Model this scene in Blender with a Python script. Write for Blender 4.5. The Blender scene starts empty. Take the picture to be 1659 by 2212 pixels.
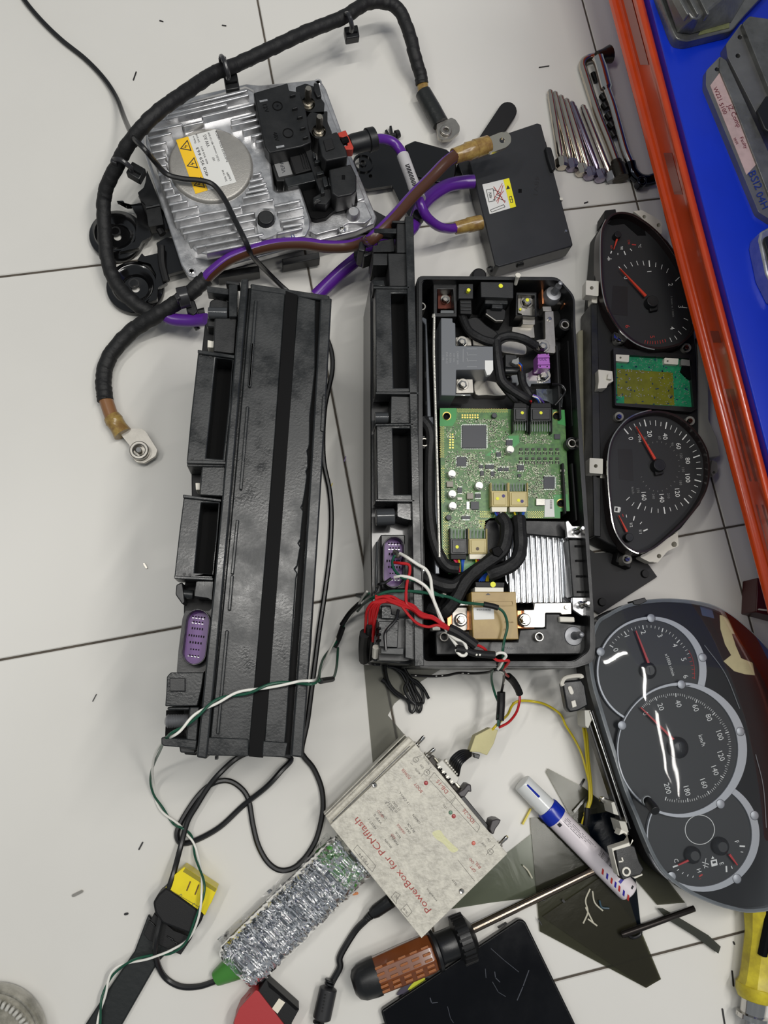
import bpy, bmesh, math, random
from mathutils import Vector, Matrix, noise
random.seed(7)
# ---------------- camera ----------------
F=1800.0; H=0.85465; W0,H0=1659,2212
SC=bpy.context.scene; COL=SC.collection
PITCH=0.23107316; ROLL=0.49802935
RM=Matrix.Rotation(-ROLL,3,'Z')@Matrix.Rotation(PITCH,3,'X')@Matrix.Rotation(ROLL,3,'Z')
cd=bpy.data.cameras.new('camera'); cam=bpy.data.objects.new('camera',cd); COL.objects.link(cam)
cam.matrix_world=Matrix.Translation((0,0,H))@RM.to_4x4()
cd.sensor_fit='VERTICAL'; cd.sensor_height=24; cd.lens=F/H0*24; cd.clip_start=0.01; cd.clip_end=50
SC.camera=cam
# ---------------- world and lamps ----------------
wd=bpy.data.worlds.new('world'); SC.world=wd; wd.use_nodes=True
wd.node_tree.nodes['Background'].inputs[0].default_value=(0.80,0.86,0.92,1)
wd.node_tree.nodes['Background'].inputs[1].default_value=0.22
SC.view_settings.view_transform='Standard'; SC.view_settings.look='None'; SC.view_settings.gamma=1
SC.view_settings.use_curve_mapping=False; SC.view_settings.exposure=0.26
def tube_lamp(name,loc,rot,power,l=1.2,w=0.06,col=(1,0.975,0.93)):
    d=bpy.data.lights.new(name,'AREA'); d.shape='RECTANGLE'; d.size=l; d.size_y=w; d.energy=power; d.color=col
    o=bpy.data.objects.new(name,d); COL.objects.link(o); o.location=loc; o.rotation_euler=(0,0,rot); return o
tube_lamp('ceiling_tube_lamp',(0.10,0.46,2.5),0.35,15)
tube_lamp('ceiling_tube_lamp',(1.05,0.45,2.5),1.05,17)
tube_lamp('ceiling_tube_lamp',(0.88,-0.36,2.5),1.0,4,0.5)
tube_lamp('ceiling_tube_lamp',(1.06,-0.46,2.5),1.0,4,0.5)
tube_lamp('ceiling_tube_lamp',(-1.2,0.3,2.5),1.05,11)
# ---------------- helpers ----------------
def Wp(px,py,z=0.0):
    d=RM@Vector(((px-W0/2)/F,-(py-H0/2)/F,-1.0))
    t=(H-z)/-d.z
    return Vector((d.x*t,d.y*t,z))
def Cr(x0,y0,s):                         # reads coordinates taken in an enlarged detail of the photograph
    def g(*a):
        if len(a)==2: return (x0+a[0]/s,y0+a[1]/s)
        return [(x0+p[0]/s,y0+p[1]/s) for p in a[0]]
    return g
def mpp(z): return (H-z)/F*1.04          # metres per photograph pixel at height z
def lin(c):
    return tuple(((x/255)/12.92 if x/255<=0.04045 else ((x/255+0.055)/1.055)**2.4) for x in c)
MATS={}
def mat(name,rgb,rough=0.5,metal=0.0,bump=0.0,bscale=300.0,var=0.0,vscale=20.0,rvar=0.0,coat=0.0,spec=0.5,stretch=None,rgb2=None,trans=0.0,alpha=1.0):
    if name in MATS: return MATS[name]
    m=bpy.data.materials.new(name); m.use_nodes=True; nt=m.node_tree; b=nt.nodes['Principled BSDF']
    c=lin(rgb); b.inputs['Base Color'].default_value=(*c,1); b.inputs['Roughness'].default_value=rough
    b.inputs['Metallic'].default_value=metal; b.inputs['Specular IOR Level'].default_value=spec
    b.inputs['Coat Weight'].default_value=coat; b.inputs['Coat Roughness'].default_value=0.08
    if trans: b.inputs['Transmission Weight'].default_value=trans
    tc=nt.nodes.new('ShaderNodeTexCoord'); mp=nt.nodes.new('ShaderNodeMapping'); nt.links.new(tc.outputs['Object'],mp.inputs[0])
    if stretch: mp.inputs['Scale'].default_value=stretch
    if var>0 or rgb2 or rvar>0:
        n=nt.nodes.new('ShaderNodeTexNoise'); n.inputs['Scale'].default_value=vscale; n.inputs['Detail'].default_value=5; n.inputs['Roughness'].default_value=0.62
        nt.links.new(mp.outputs[0],n.inputs['Vector'])
        if var>0 or rgb2:
            r=nt.nodes.new('ShaderNodeValToRGB'); c2=lin(rgb2) if rgb2 else tuple(x*(1-var) for x in c)
            r.color_ramp.elements[0].position=0.36; r.color_ramp.elements[0].color=(*c2,1)
            r.color_ramp.elements[1].position=0.64; r.color_ramp.elements[1].color=(*c,1)
            nt.links.new(n.outputs['Fac'],r.inputs[0]); nt.links.new(r.outputs[0],b.inputs['Base Color'])
        if rvar>0:
            q=nt.nodes.new('ShaderNodeMapRange'); q.inputs['From Min'].default_value=0.35; q.inputs['From Max'].default_value=0.65
            q.inputs['To Min'].default_value=max(0.02,rough-rvar); q.inputs['To Max'].default_value=min(1,rough+rvar)
            nt.links.new(n.outputs['Fac'],q.inputs['Value']); nt.links.new(q.outputs[0],b.inputs['Roughness'])
    if bump>0:
        n2=nt.nodes.new('ShaderNodeTexNoise'); n2.inputs['Scale'].default_value=bscale; n2.inputs['Detail'].default_value=4
        nt.links.new(mp.outputs[0],n2.inputs['Vector'])
        bp=nt.nodes.new('ShaderNodeBump'); bp.inputs['Strength'].default_value=bump; bp.inputs['Distance'].default_value=0.001
        nt.links.new(n2.outputs['Fac'],bp.inputs['Height']); nt.links.new(bp.outputs[0],b.inputs['Normal'])
        if coat: nt.links.new(bp.outputs[0],b.inputs['Coat Normal'])
    MATS[name]=m; return m
def film(name,rgb,tint,rough=0.06,bump=0.0,bscale=60,refl=1.0,cracks=0.0,ior=1.5):   # see-through sheet: tinted pass-through with a glossy surface
    if name in MATS: return MATS[name]
    m=bpy.data.materials.new(name); m.use_nodes=True; nt=m.node_tree
    for n in list(nt.nodes): nt.nodes.remove(n)
    out=nt.nodes.new('ShaderNodeOutputMaterial'); t=nt.nodes.new('ShaderNodeBsdfTransparent'); t.inputs[0].default_value=(*lin(tint),1)
    d=nt.nodes.new('ShaderNodeBsdfDiffuse'); d.inputs[0].default_value=(*lin(rgb),1)
    g=nt.nodes.new('ShaderNodeBsdfGlossy'); g.inputs['Roughness'].default_value=rough; g.inputs['Color'].default_value=(refl,refl,refl,1)
    fr=nt.nodes.new('ShaderNodeFresnel'); fr.inputs[0].default_value=ior
    a=nt.nodes.new('ShaderNodeMixShader'); a.inputs[0].default_value=cracks
    b=nt.nodes.new('ShaderNodeMixShader')
    nt.links.new(t.outputs[0],a.inputs[1]); nt.links.new(d.outputs[0],a.inputs[2])
    nt.links.new(fr.outputs[0],b.inputs[0]); nt.links.new(a.outputs[0],b.inputs[1]); nt.links.new(g.outputs[0],b.inputs[2])
    nt.links.new(b.outputs[0],out.inputs[0])
    if bump>0:
        tc=nt.nodes.new('ShaderNodeTexCoord'); n2=nt.nodes.new('ShaderNodeTexNoise'); n2.inputs['Scale'].default_value=bscale; n2.inputs['Detail'].default_value=5
        n2.inputs['Distortion'].default_value=1.2
        nt.links.new(tc.outputs['Object'],n2.inputs['Vector'])
        bp=nt.nodes.new('ShaderNodeBump'); bp.inputs['Strength'].default_value=bump; bp.inputs['Distance'].default_value=0.002
        nt.links.new(n2.outputs['Fac'],bp.inputs['Height']); nt.links.new(bp.outputs[0],g.inputs['Normal']); nt.links.new(bp.outputs[0],fr.inputs['Normal'])
    MATS[name]=m; return m
def catmull(P,n=8):
    if len(P)<3: return list(P)
    out=[]; Q=[P[0]*2-P[1]]+list(P)+[P[-1]*2-P[-2]]
    for i in range(1,len(Q)-2):
        a,b,c,d=Q[i-1:i+3]
        for k in range(n):
            t=k/n
            out.append(0.5*((2*b)+(c-a)*t+(2*a-5*b+4*c-d)*t*t+(3*b-a-3*c+d)*t**3))
    out.append(P[-1]); return out
TXT={}
FONT=None
def glyphs(s,space=1.0):
    k=(s,space)
    if k in TXT: return TXT[k]
    cu=bpy.data.curves.new('lettering','FONT'); cu.body=s; cu.resolution_u=2; cu.align_x='CENTER'; cu.space_character=space
    o=bpy.data.objects.new('lettering',cu); me=bpy.data.meshes.new_from_object(o)
    vs=[v.co.copy() for v in me.vertices]; fs=[tuple(p.vertices) for p in me.polygons]
    bpy.data.objects.remove(o); bpy.data.curves.remove(cu); bpy.data.meshes.remove(me)
    if vs:
        x0=min(v.x for v in vs); x1=max(v.x for v in vs); y0=0.0; y1=0.70
    else: x0=x1=0;y0=y1=0
    TXT[k]=(vs,fs,(x0+x1)/2,(y1)/2,x1-x0); return TXT[k]
class MB:
    def __init__(s): s.v=[]; s.f=[]
    def add(s,vs,fs):
        n=len(s.v); s.v+=[Vector(v) for v in vs]; s.f+=[tuple(i+n for i in f) for f in fs]; return s
    def prism(s,pts,z1,z0,zs=None):       # outline traced at the top face, walls straight down
        a=sum(pts[i][0]*pts[(i+1)%len(pts)][1]-pts[(i+1)%len(pts)][0]*pts[i][1] for i in range(len(pts)))
        if a>0: pts=pts[::-1]
        t=[Wp(x,y,z1) for x,y in pts]; n=len(t)
        b=[Vector((p.x,p.y,z0)) for p in t]
        return s.add(t+b,[tuple(range(n)),tuple(range(2*n-1,n-1,-1))]+[(i,i+n,(i+1)%n+n,(i+1)%n) for i in range(n)])
    def taper(s,pts,z1,pts0,z0):           # different outline at the foot
        t=[Wp(x,y,z1) for x,y in pts]; b=[Wp(x,y,z0) for x,y in pts0]; n=len(t)
        a=sum(t[i].x*t[(i+1)%n].y-t[(i+1)%n].x*t[i].y for i in range(n))
        if a<0: t=t[::-1]; b=b[::-1]
        return s.add(t+b,[tuple(range(n)),tuple(range(2*n-1,n-1,-1))]+[(i,i+n,(i+1)%n+n,(i+1)%n) for i in range(n)])
    def hprism(s,outer,holes,z1,z0):       # prism with openings
        cu=bpy.data.curves.new('c','CURVE'); cu.dimensions='2D'; cu.fill_mode='BOTH'; cu.extrude=(z1-z0)/2
        for loop in [outer]+holes:
            sp=cu.splines.new('POLY'); sp.points.add(len(loop)-1); sp.use_cyclic_u=True
            for i,(x,y) in enumerate(loop):
                p=Wp(x,y,z1); sp.points[i].co=(p.x,p.y,0,1)
        o=bpy.data.objects.new('c',cu); me=bpy.data.meshes.new_from_object(o)
        vs=[(v.co.x,v.co.y,v.co.z+(z0+z1)/2) for v in me.vertices]; fs=[tuple(p.vertices) for p in me.polygons]
        bpy.data.objects.remove(o); bpy.data.curves.remove(cu); bpy.data.meshes.remove(me)
        bm=bmesh.new(); V=[bm.verts.new(v) for v in vs]
        for f in fs:
            try: bm.faces.new([V[i] for i in f])
            except ValueError: pass
        bmesh.ops.remove_doubles(bm,verts=bm.verts,dist=1e-6); bmesh.ops.recalc_face_normals(bm,faces=bm.faces)
        bm.verts.index_update(); s.add([v.co.copy() for v in bm.verts],[tuple(v.index for v in f.verts) for f in bm.faces]); bm.free(); return s
    def bar(s,p,q,w,z1,z0,rnd=0):
        p=Vector(p);q=Vector(q);d=(q-p).normalized(); n=Vector((-d.y,d.x))*w/2
        if rnd:
            pts=[]
            for k in range(rnd+1):
                a=math.pi*k/rnd; pts.append(p+n*math.cos(a)-d*(w/2)*math.sin(a))
            for k in range(rnd+1):
                a=math.pi*k/rnd; pts.append(q-n*math.cos(a)+d*(w/2)*math.sin(a))
        else: pts=[p+n,p-n,q-n,q+n]
        return s.prism([(v.x,v.y) for v in pts],z1,z0)
    def rect(s,cx,cy,w,h,z1,z0,ang=0):
        a=math.radians(ang); u=Vector((math.cos(a),math.sin(a))); 
        return s.bar((cx-u.x*w/2,cy-u.y*w/2),(cx+u.x*w/2,cy+u.y*w/2),h,z1,z0)
    def disc(s,c,r,z1,z0,n=24,ry=None,r2=None):
        m=mpp(z1); return s.lathe(c,[(0,z1),(r,z1),(r if r2 is None else r2,z0),(0,z0)],n)
    def ring(s,c,r1,r0,z1,z0,n=32):
        return s.lathe(c,[(r0,z0),(r0,z1),(r1,z1),(r1,z0),(r0,z0)],n)
    def lathe(s,c,prof,n=24,zc=None):      # upright body of revolution, radii in photograph pixels at that height
        zt=max(z for r,z in prof) if zc is None else zc; c=Wp(c[0],c[1],zt); m=mpp(zt)
        return s.rod3(Vector((c.x,c.y,0)),Vector((0,0,1)),[(z,r*m) for r,z in prof],n)
    def rod3(s,o,ax,prof,n=16,ph=0.0):
        ax=ax.normalized(); u=ax.orthogonal().normalized(); w=ax.cross(u); vs=[];fs=[];rows=[]
        for t,r in prof:
            if r<1e-7: rows.append([len(vs)]); vs.append(o+ax*t)
            else:
                rows.append(list(range(len(vs),len(vs)+n)))
                vs+=[o+ax*t+(u*math.cos(2*math.pi*k/n+ph)+w*math.sin(2*math.pi*k/n+ph))*r for k in range(n)]
        for A,B in zip(rows,rows[1:]):
            for k in range(n):
                a,b=A[k%len(A)],A[(k+1)%len(A)]; c,d=B[(k+1)%len(B)],B[k%len(B)]
                f=[]
                for i in (a,b,c,d):
                    if i not in f: f.append(i)
                if len(f)>2: fs.append(tuple(f))
        # orient outward
        bm=bmesh.new(); V=[bm.verts.new(v) for v in vs]
        for f in fs:
            try: bm.faces.new([V[i] for i in f])
            except ValueError: pass
        bmesh.ops.recalc_face_normals(bm,faces=bm.faces); bm.verts.index_update()
        s.add([v.co.copy() for v in bm.verts],[tuple(v.index for v in f.verts) for f in bm.faces]); bm.free(); return s
    def rod(s,p,q,prof,n=16,ph=0.0):       # prof: (0..1 along p->q, radius m)
        d=q-p; L=d.length; pr=[(t*L,r) for t,r in prof]
        if pr[0][1]>0: pr=[(pr[0][0],0)]+pr
        if pr[-1][1]>0: pr=pr+[(pr[-1][0],0)]
        return s.rod3(p,d,pr,n,ph)
    def tube(s,pts,r,n=10,sm=8,wob=0.0,rf=None,spir=None):
        P=catmull(pts,sm) if sm else pts; N=len(P); vs=[];fs=[]
        t0=(P[1]-P[0]).normalized(); u=t0.orthogonal().normalized(); run=0.0
        for i in range(N):
            run+=(P[i]-P[i-1]).length if i else 0
            t=(P[min(i+1,N-1)]-P[max(i-1,0)]).normalized()
            if t.length<.5: t=t0
            u=(u-t*u.dot(t)).normalized(); w=t.cross(u); rr=rf(i/(N-1)) if rf else r
            if wob: rr*=1+wob*math.sin(i*0.9)+wob*(random.random()-.5)
            for k in range(n):
                a=2*math.pi*k/n; r2=rr*(1+spir[0]*((run/spir[1]+k/n)%1)) if spir else rr; vs.append(P[i]+(u*math.cos(a)+w*math.sin(a))*r2)
            t0=t
        for i in range(N-1):
            for k in range(n): fs.append((i*n+k,i*n+(k+1)%n,(i+1)*n+(k+1)%n,(i+1)*n+k))
        fs.append(tuple(range(n-1,-1,-1))); fs.append(tuple((N-1)*n+k for k in range(n)))
        return s.add(vs,fs)
    def text(s,st,c,d,h,z,w=None,thick=0.00012,space=1.0):   # c centre px, d reading direction, h cap height px, w optional length px
        vs,fs,mx,my,wd=glyphs(st,space)
        if not vs: return s
        d=Vector(d).normalized(); up=Vector((d.y,-d.x)); k=h/0.70; kx=(w/wd) if w else k
        V=[]
        for v in vs:
            p=Vector(c)+d*(v.x-mx)*kx+up*(v.y-my)*k
            V.append(Wp(p.x,p.y,z+thick))
        return s.add(V,fs)
    def tick(s,c,a0,r0,r1,w,z,t=0.00015):   # radial mark, angle in degrees (photo, counter-clockwise)
        a=math.radians(a0); u=Vector((math.cos(a),-math.sin(a)))
        return s.bar(Vector(c)+u*r0,Vector(c)+u*r1,w,z+t,z)
    def box3(s,c,u,v,w):                    # centre and three half vectors
        vs=[c+u*i+v*j+w*k for i in(-1,1) for j in(-1,1) for k in(-1,1)]
        f=[(0,1,3,2),(4,6,7,5),(0,4,5,1),(2,3,7,6),(0,2,6,4),(1,5,7,3)]
        if u.cross(v).dot(w)<0: f=[q[::-1] for q in f]
        return s.add(vs,f)
    def build(s,name,m,parent=None,bev=0.0,smooth=35,label=None,kind=None,org=None,seg=2):
        me=bpy.data.meshes.new(name)
        if parent is not None: O=Vector(parent['org'])
        elif org is not None: O=org
        else:
            xs=[v.x for v in s.v]; ys=[v.y for v in s.v]; O=Vector(((min(xs)+max(xs))/2,(min(ys)+max(ys))/2,min(v.z for v in s.v)))
        me.from_pydata([v-O for v in s.v],[],s.f); me.update()
        me.polygons.foreach_set('use_smooth',[True]*len(me.polygons)); me.set_sharp_from_angle(angle=math.radians(smooth))
        me.materials.append(m); o=bpy.data.objects.new(name,me); COL.objects.link(o)
        if parent is None: o.location=O
        else: o.parent=parent
        o['org']=list(O)
        if bev:
            b=o.modifiers.new('edge','BEVEL'); b.width=bev; b.segments=seg; b.limit_method='ANGLE'; b.angle_limit=math.radians(40); b.use_clamp_overlap=True
        if label: o['label']=label
        if kind: o['kind']=kind
        return o
def tag(o,label=None,cat=None,group=None,kind=None):
    if label:o['label']=label
    if cat:o['category']=cat
    if group:o['group']=group
    if kind:o['kind']=kind
    return o
def thing(name,label,cat,at,z=0.0,group=None):
    o=bpy.data.objects.new(name,None); COL.objects.link(o); p=Wp(at[0],at[1],z); o.location=p; o['org']=list(p); o.empty_display_size=0.01
    return tag(o,label,cat,group)
def pth(L): return [Wp(*p) for p in L]
def circ(c,r,n=24,ry=None): return [(c[0]+r*math.cos(2*math.pi*k/n),c[1]+(ry or r)*math.sin(2*math.pi*k/n)) for k in range(n)]
def rpoly(pts,r,n=4):                      # round the corners of a polygon
    out=[]; N=len(pts)
    for i in range(N):
        a,b,c=Vector(pts[i-1]),Vector(pts[i]),Vector(pts[(i+1)%N])
        ra=min(r,(a-b).length*.45,(c-b).length*.45); p=b+(a-b).normalized()*ra; q=b+(c-b).normalized()*ra
        for k in range(n+1):
            t=k/n; v=p*(1-t)**2+b*2*t*(1-t)+q*t*t; out.append((v.x,v.y))
    return out
def smooth2(pts,n=6):
    P=[Vector((x,y,0)) for x,y in pts]; N=len(P); out=[]
    for i in range(N):
        a,b,c,d=P[i-1],P[i],P[(i+1)%N],P[(i+2)%N]
        for k in range(n):
            t=k/n; v=0.5*((2*b)+(c-a)*t+(2*a-5*b+4*c-d)*t*t+(3*b-a-3*c+d)*t**3); out.append((v.x,v.y))
    return out
def inset(pts,d):
    cx=sum(p[0] for p in pts)/len(pts); cy=sum(p[1] for p in pts)/len(pts); a=sum(pts[i][0]*pts[(i+1)%len(pts)][1]-pts[(i+1)%len(pts)][0]*pts[i][1] for i in range(len(pts)))
    sg=1 if a>0 else -1; out=[]; N=len(pts)
    for i in range(N):
        e1=(Vector(pts[i])-Vector(pts[i-1])).normalized(); e2=(Vector(pts[(i+1)%N])-Vector(pts[i])).normalized()
        n=(Vector((-e1.y,e1.x))+Vector((-e2.y,e2.x)))*sg; L=n.length
        n=n/max(L,1e-6)*d/max(L/2,0.5); out.append((pts[i][0]+n.x,pts[i][1]+n.y))
    return out
# ---------------- materials ----------------
BLK=mat('black plastic',(19,20,21),.40,bump=.06,bscale=900,rvar=.08,vscale=40)
BLK2=mat('dark matt plastic',(17,17,18),.55,bump=.08,bscale=1200,spec=.35)
GRYP=mat('charcoal moulded plastic',(35,37,38),.30,bump=.10,bscale=500,var=.35,vscale=35,rvar=.12)
DEEP=mat('deep black',(4,4,5),.6,spec=.12)
GLB=mat('gloss black paint',(14,14,15),.16,coat=.4)
ALU=mat('cast aluminium',(202,202,203),.34,metal=.85,bump=.10,bscale=700,var=.16,vscale=70,rvar=.08)
ALUF=mat('brushed aluminium',(205,207,210),.22,metal=.9,bump=.03,bscale=400)
STL=mat('chromed steel',(200,198,194),.14,metal=1,bump=.04,bscale=200)
ZNC=mat('zinc plate',(178,174,166),.32,metal=.9,var=.15,vscale=120)
COP=mat('copper',(208,136,92),.3,metal=.9)
DST=mat('dark steel stud',(140,141,144),.42,metal=.6)
PUR=mat('purple cable jacket',(84,34,134),.26)
PURC=mat('purple connector insert',(92,48,120),.38)
BRN=mat('brown cable jacket',(74,46,32),.32)
AMB=mat('amber heat shrink',(160,134,74),.25,rgb2=(122,92,50),vscale=120)
WHT=mat('white plastic',(214,210,198),.42)
PCB=mat('green circuit board',(48,92,40),.36,rgb2=(78,124,56),vscale=260,var=.3)
PCBT=mat('teal circuit board',(22,110,78),.3,rgb2=(40,140,96),vscale=160,var=.3)
GLD=mat('gold pads',(214,190,104),.3,metal=.7)
SLD=mat('solder',(196,200,196),.3,metal=.7)
CHIP=mat('chip package',(48,50,56),.45)
YEL=mat('yellow paint dot',(226,226,40),.5)
INK=mat('black ink',(40,40,44),.6)
INKW=mat('white ink',(222,222,218),.55)
INKR=mat('red ink',(176,46,40),.55)
RED=mat('red wire insulation',(176,26,30),.32)
WWH=mat('white wire insulation',(226,224,216),.35)
GRN=mat('green wire insulation',(18,74,54),.36)
BLKW=mat('black wire insulation',(20,20,21),.32)
YLW=mat('yellow wire insulation',(206,186,36),.36)
BLU=mat('blue wire insulation',(40,84,180),.36)
TAPE=mat('black cloth tape',(8,8,9),.62,bump=.5,bscale=260)
PAPW=mat('white label paper',(216,216,212),.5)
PAPY=mat('yellow label print',(240,192,34),.45)
# ---------------- floor ----------------
GY=0.6778420147-ROLL; T=0.4
def rot2(x,y,a): return (x*math.cos(a)-y*math.sin(a),x*math.sin(a)+y*math.cos(a))
gx,gy=rot2(-0.22438308,0.43021661,-ROLL)
def tilept(i,j): 
    x,y=rot2(i*T,j*T,GY); return gx+x,gy+y
GROUT=mat('brown grey grout',(86,78,68),.8,bump=.4,bscale=500,var=.4,vscale=60)
TILE=mat('glazed white floor tile',(213,211,205),.30,bump=.035,bscale=26,var=.03,vscale=5,rvar=.015,spec=.32)
fb=MB(); cs=[tilept(-5,-6),tilept(7,-6),tilept(7,5),tilept(-5,5)]
fb.add([(x,y,-.0012) for x,y in cs]+[(x,y,-.03) for x,y in cs],[(0,1,2,3),(7,6,5,4)]+[(i,i+4,(i+1)%4+4,(i+1)%4) for i in range(4)])
fl=fb.build('floor',GROUT,org=Vector((0,0,0))); tag(fl,'white glazed square tile floor with brown grout joints',kind='structure')
tm=None
for i in range(-5,7):
    for j in range(-6,5):
        if tm is None:
            h=T/2-.0011; m=MB(); e=.0009
            ring=lambda s,z:[(-s,-s,z),(s,-s,z),(s,s,z),(-s,s,z)]
            m.add(ring(h-e,0)+ring(h,-e)+ring(h,-.006),[(0,1,2,3)]+[(k,k+4,(k+1)%4+4,(k+1)%4) for k in range(4)]+[(k+4,k+8,(k+1)%4+8,(k+1)%4+4) for k in range(4)])
            o=m.build('floor_tile',TILE,org=Vector((0,0,0))); tm=o
        else: o=tm.copy(); COL.objects.link(o)
        x,y=tilept(i+.5,j+.5); o.location=(x,y,random.uniform(-.0001,.0001)); o.rotation_euler=(random.uniform(-.0006,.0006),random.uniform(-.0006,.0006),GY); o.parent=fl
# ---------------- shelf: orange beam and blue deck ----------------
ORG=mat('orange enamel',(214,72,18),.24,coat=.5,bump=.02,bscale=80,var=.12,vscale=30)
BLUE=mat('blue enamel deck',(4,52,204),.30,coat=.15,bump=.03,bscale=60,var=.10,vscale=12)
sh=thing('storage_rack_shelf','blue steel rack shelf with an orange front beam standing over the floor at right','shelf',(1560,700),.0)
def loft(prof,y0,y1,mb,k=.26,cap=True):   # lengthwise beam: each edge a straight line at its own height
    A=[Wp(x+k*(y0-239),y0,z) for x,z in prof]; B=[Wp(x+k*(y1-239),y1,z) for x,z in prof]; n=len(A)
    return mb.add(A+B,[(i,(i+1)%n,(i+1)%n+n,i+n) for i in range(n)]+[tuple(range(n-1,-1,-1)),tuple(range(n,2*n))])
bprof=[(1374,.085),(1387,.0925),(1401,.0935),(1407,.1005),(1428,.1215),(1431,.129),(1440,.1345),(1452,.1350),(1462,.085)]
mb=loft([(x+0,z) for x,z in bprof],-260,1900,MB()); bm_=mb.build('front_beam',ORG,sh,bev=.0022)
for (a,b) in ((-250,140),(330,420),(715,740),(840,1040),(1090,1300)):
    A=[(1410,.1042),(1428,.1220),(1427,.1228),(1409,.1050)]
    loft(A,a,b,MB(),.262).build('beam_slot_plate',mat('dull orange recess',(150,60,40),.3,coat=.3),bm_)
mb=MB()
for sx0,sy0,sx1,sy1,z in ((1392,80,1398,100,.099),(1420,250,1426,254,.121),(1456,395,1467,393,.115)):
    mb.bar((sx0,sy0),(sx1,sy1),2.4,z+.006,z)
mb=MB(); 
loft([(1451,.128),(1466,.1420),(1469,.1425),(2100,.1400),(2100,.128)],-260,1900,mb,.26); mb.build('blue_deck',BLUE,sh,bev=.001)
for y in (-300,2150):
    mb=MB(); x=1500+.26*(y-239); c=Wp(x,y,.05); mb.box3(Vector((c.x,c.y,.067)),Vector((.02,0,0)),Vector((0,.02,0)),Vector((0,0,.067))); mb.build('rack_foot_post',BLUE,sh)
u=Wp(1490,-200,.14); v=Wp(1640,1180,.14); d=(v-u).normalized(); nn=Vector((-d.y,d.x,0))
if nn.x<0: nn=-nn
c=(u+v)/2+nn*.27+Vector((0,0,.48)); MB().box3(c,d*(v-u).length*.5,nn*.25,Vector((0,0,.012))).build('unseen_shade_deck',BLUE,sh)  # unseen upper level, added out of frame to shade the shelf and nearby floor
# items on deck
KA=Cr(1300,0,4.607); ZD=.1418
ECU=mat('dull cast ECU metal',(134,134,130),.34,metal=.6,bump=.25,bscale=250,var=.35,vscale=40,rvar=.1)
ECU2=mat('dull zinc sheet',(140,139,136),.36,metal=.55,var=.2,vscale=25)
PNK=mat('pink paper label',(216,186,180),.6,var=.2,vscale=60)
e=thing('control_unit','dark cast metal control unit with ribs at the top of the blue shelf','control unit',KA(900,100),ZD)
m=MB(); m.prism(rpoly(KA([(540,-140),(700,300),(745,390),(850,410),(1300,300),(1420,150),(1700,-150),(1200,-400)]),8),ZD+.012,ZD)
m.build('base_plate',ECU,e,bev=.001)
m=MB(); m.taper(KA([(610,-160),(900,180),(960,190),(1180,0),(1350,-200),(1000,-360)]),ZD+.035,KA([(590,-130),(745,330),(880,345),(1290,230),(1500,-120),(1050,-330)]),ZD+.012)
m.build('ribbed_cover',ECU,e,bev=.0015)
m=MB()
for t in range(3): m.bar(KA(700+t*110,-150),KA(860+t*100,130),6,ZD+.039,ZD+.03,4)
m.build('rib',ECU,e,bev=.0006)
m=MB(); m.prism(KA([(1000,270),(1270,205),(1270,275),(960,350)]),ZD+.0128,ZD+.011); m.build('paper_label',mat('olive aged paper',(130,134,88),.6,var=.3,vscale=80),e)
e=thing('control_unit','flat silver control unit with a pink handwritten label on the blue shelf','control unit',KA(1300,1200),ZD)
m=MB(); side=KA([(1180,555),(1040,700),(1035,850),(1560,2110),(1700,2200),(1900,2100)])
m.hprism(rpoly(side,5),[circ(KA(1145,690),4.5,12)],ZD+.008,ZD); m.build('mounting_flange',ECU2,e,bev=.0006)
m=MB(); m.prism(rpoly(KA([(1180,560),(1240,600),(1700,1600),(2000,2300),(1800,2300),(1300,1000),(1170,690)]),3),ZD+.0105,ZD+.006); m.build('case',ECU,e,bev=.001)
m=MB(); m.prism(KA([(1175,720),(1080,850),(1440,1740),(1560,1610)]),ZD+.0084,ZD+.0078); m.build('pink_label',PNK,e)
m=MB(); dt=(.42,.9); zt=ZD+.0086
for s,c,h in (('W221',(1155,930),9),('5100',(1210,1080),9),('JZ Comp',(1320,1150),10),('Faulty',(1415,1420),8),('test',(1340,1400),7)): m.text(s,KA(*c),dt,h,zt)
m.build('handwriting',mat('red brown pen',(120,40,52),.6),e)
m=MB(); m.text('BSI2',KA(1530,1790),dt,17,zt); m.text('04H',KA(1600,1990),dt,16,zt); m.build('blue_marker_note',mat('blue marker ink',(20,50,140),.5),e)
e=thing('control_unit','grey boxy control unit with two screw holes beside the pink labelled one','control unit',KA(1550,500),ZD)
m=MB(); m.hprism(rpoly(KA([(1390,230),(1235,440),(1250,560),(1530,1110),(1760,1500),(1900,1300)]),4),[circ(KA(1375,370),5,12),circ(KA(1355,555),5,12)],ZD+.012,ZD); m.build('mounting_flange',ECU2,e,bev=.0008)
m=MB(); m.prism(rpoly(KA([(1470,160),(1400,230),(1650,850),(1900,1400),(2100,1100),(1760,200)]),4),ZD+.018,ZD+.008); m.build('case',ECU,e,bev=.001)
m=MB(); m.prism(KA([(1640,950),(1545,1100),(1620,1280),(1800,1400),(1800,1000)]),ZD+.0195,ZD+.016); m.build('dark_connector_block',BLK,e,bev=.001)
e=thing('control_unit','silver finned control unit cut off by the right photo edge on the blue shelf','control unit',(1655,560),ZD)
m=MB(); m.prism([(1662,490),(1643,500),(1640,518),(1655,590),(1680,640),(1760,600),(1740,480)],ZD+.02,ZD); m.build('case',ALU,e,bev=.002)
m=MB(); m.prism([(1668,505),(1652,512),(1651,522),(1668,580),(1700,590),(1700,500)],ZD+.023,ZD+.018); m.build('recessed_cover',BLK,e,bev=.001)
e=thing('red_toolbox','dark red box edge standing on the floor beneath the orange beam','box',(1650,1270),0)
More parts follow.
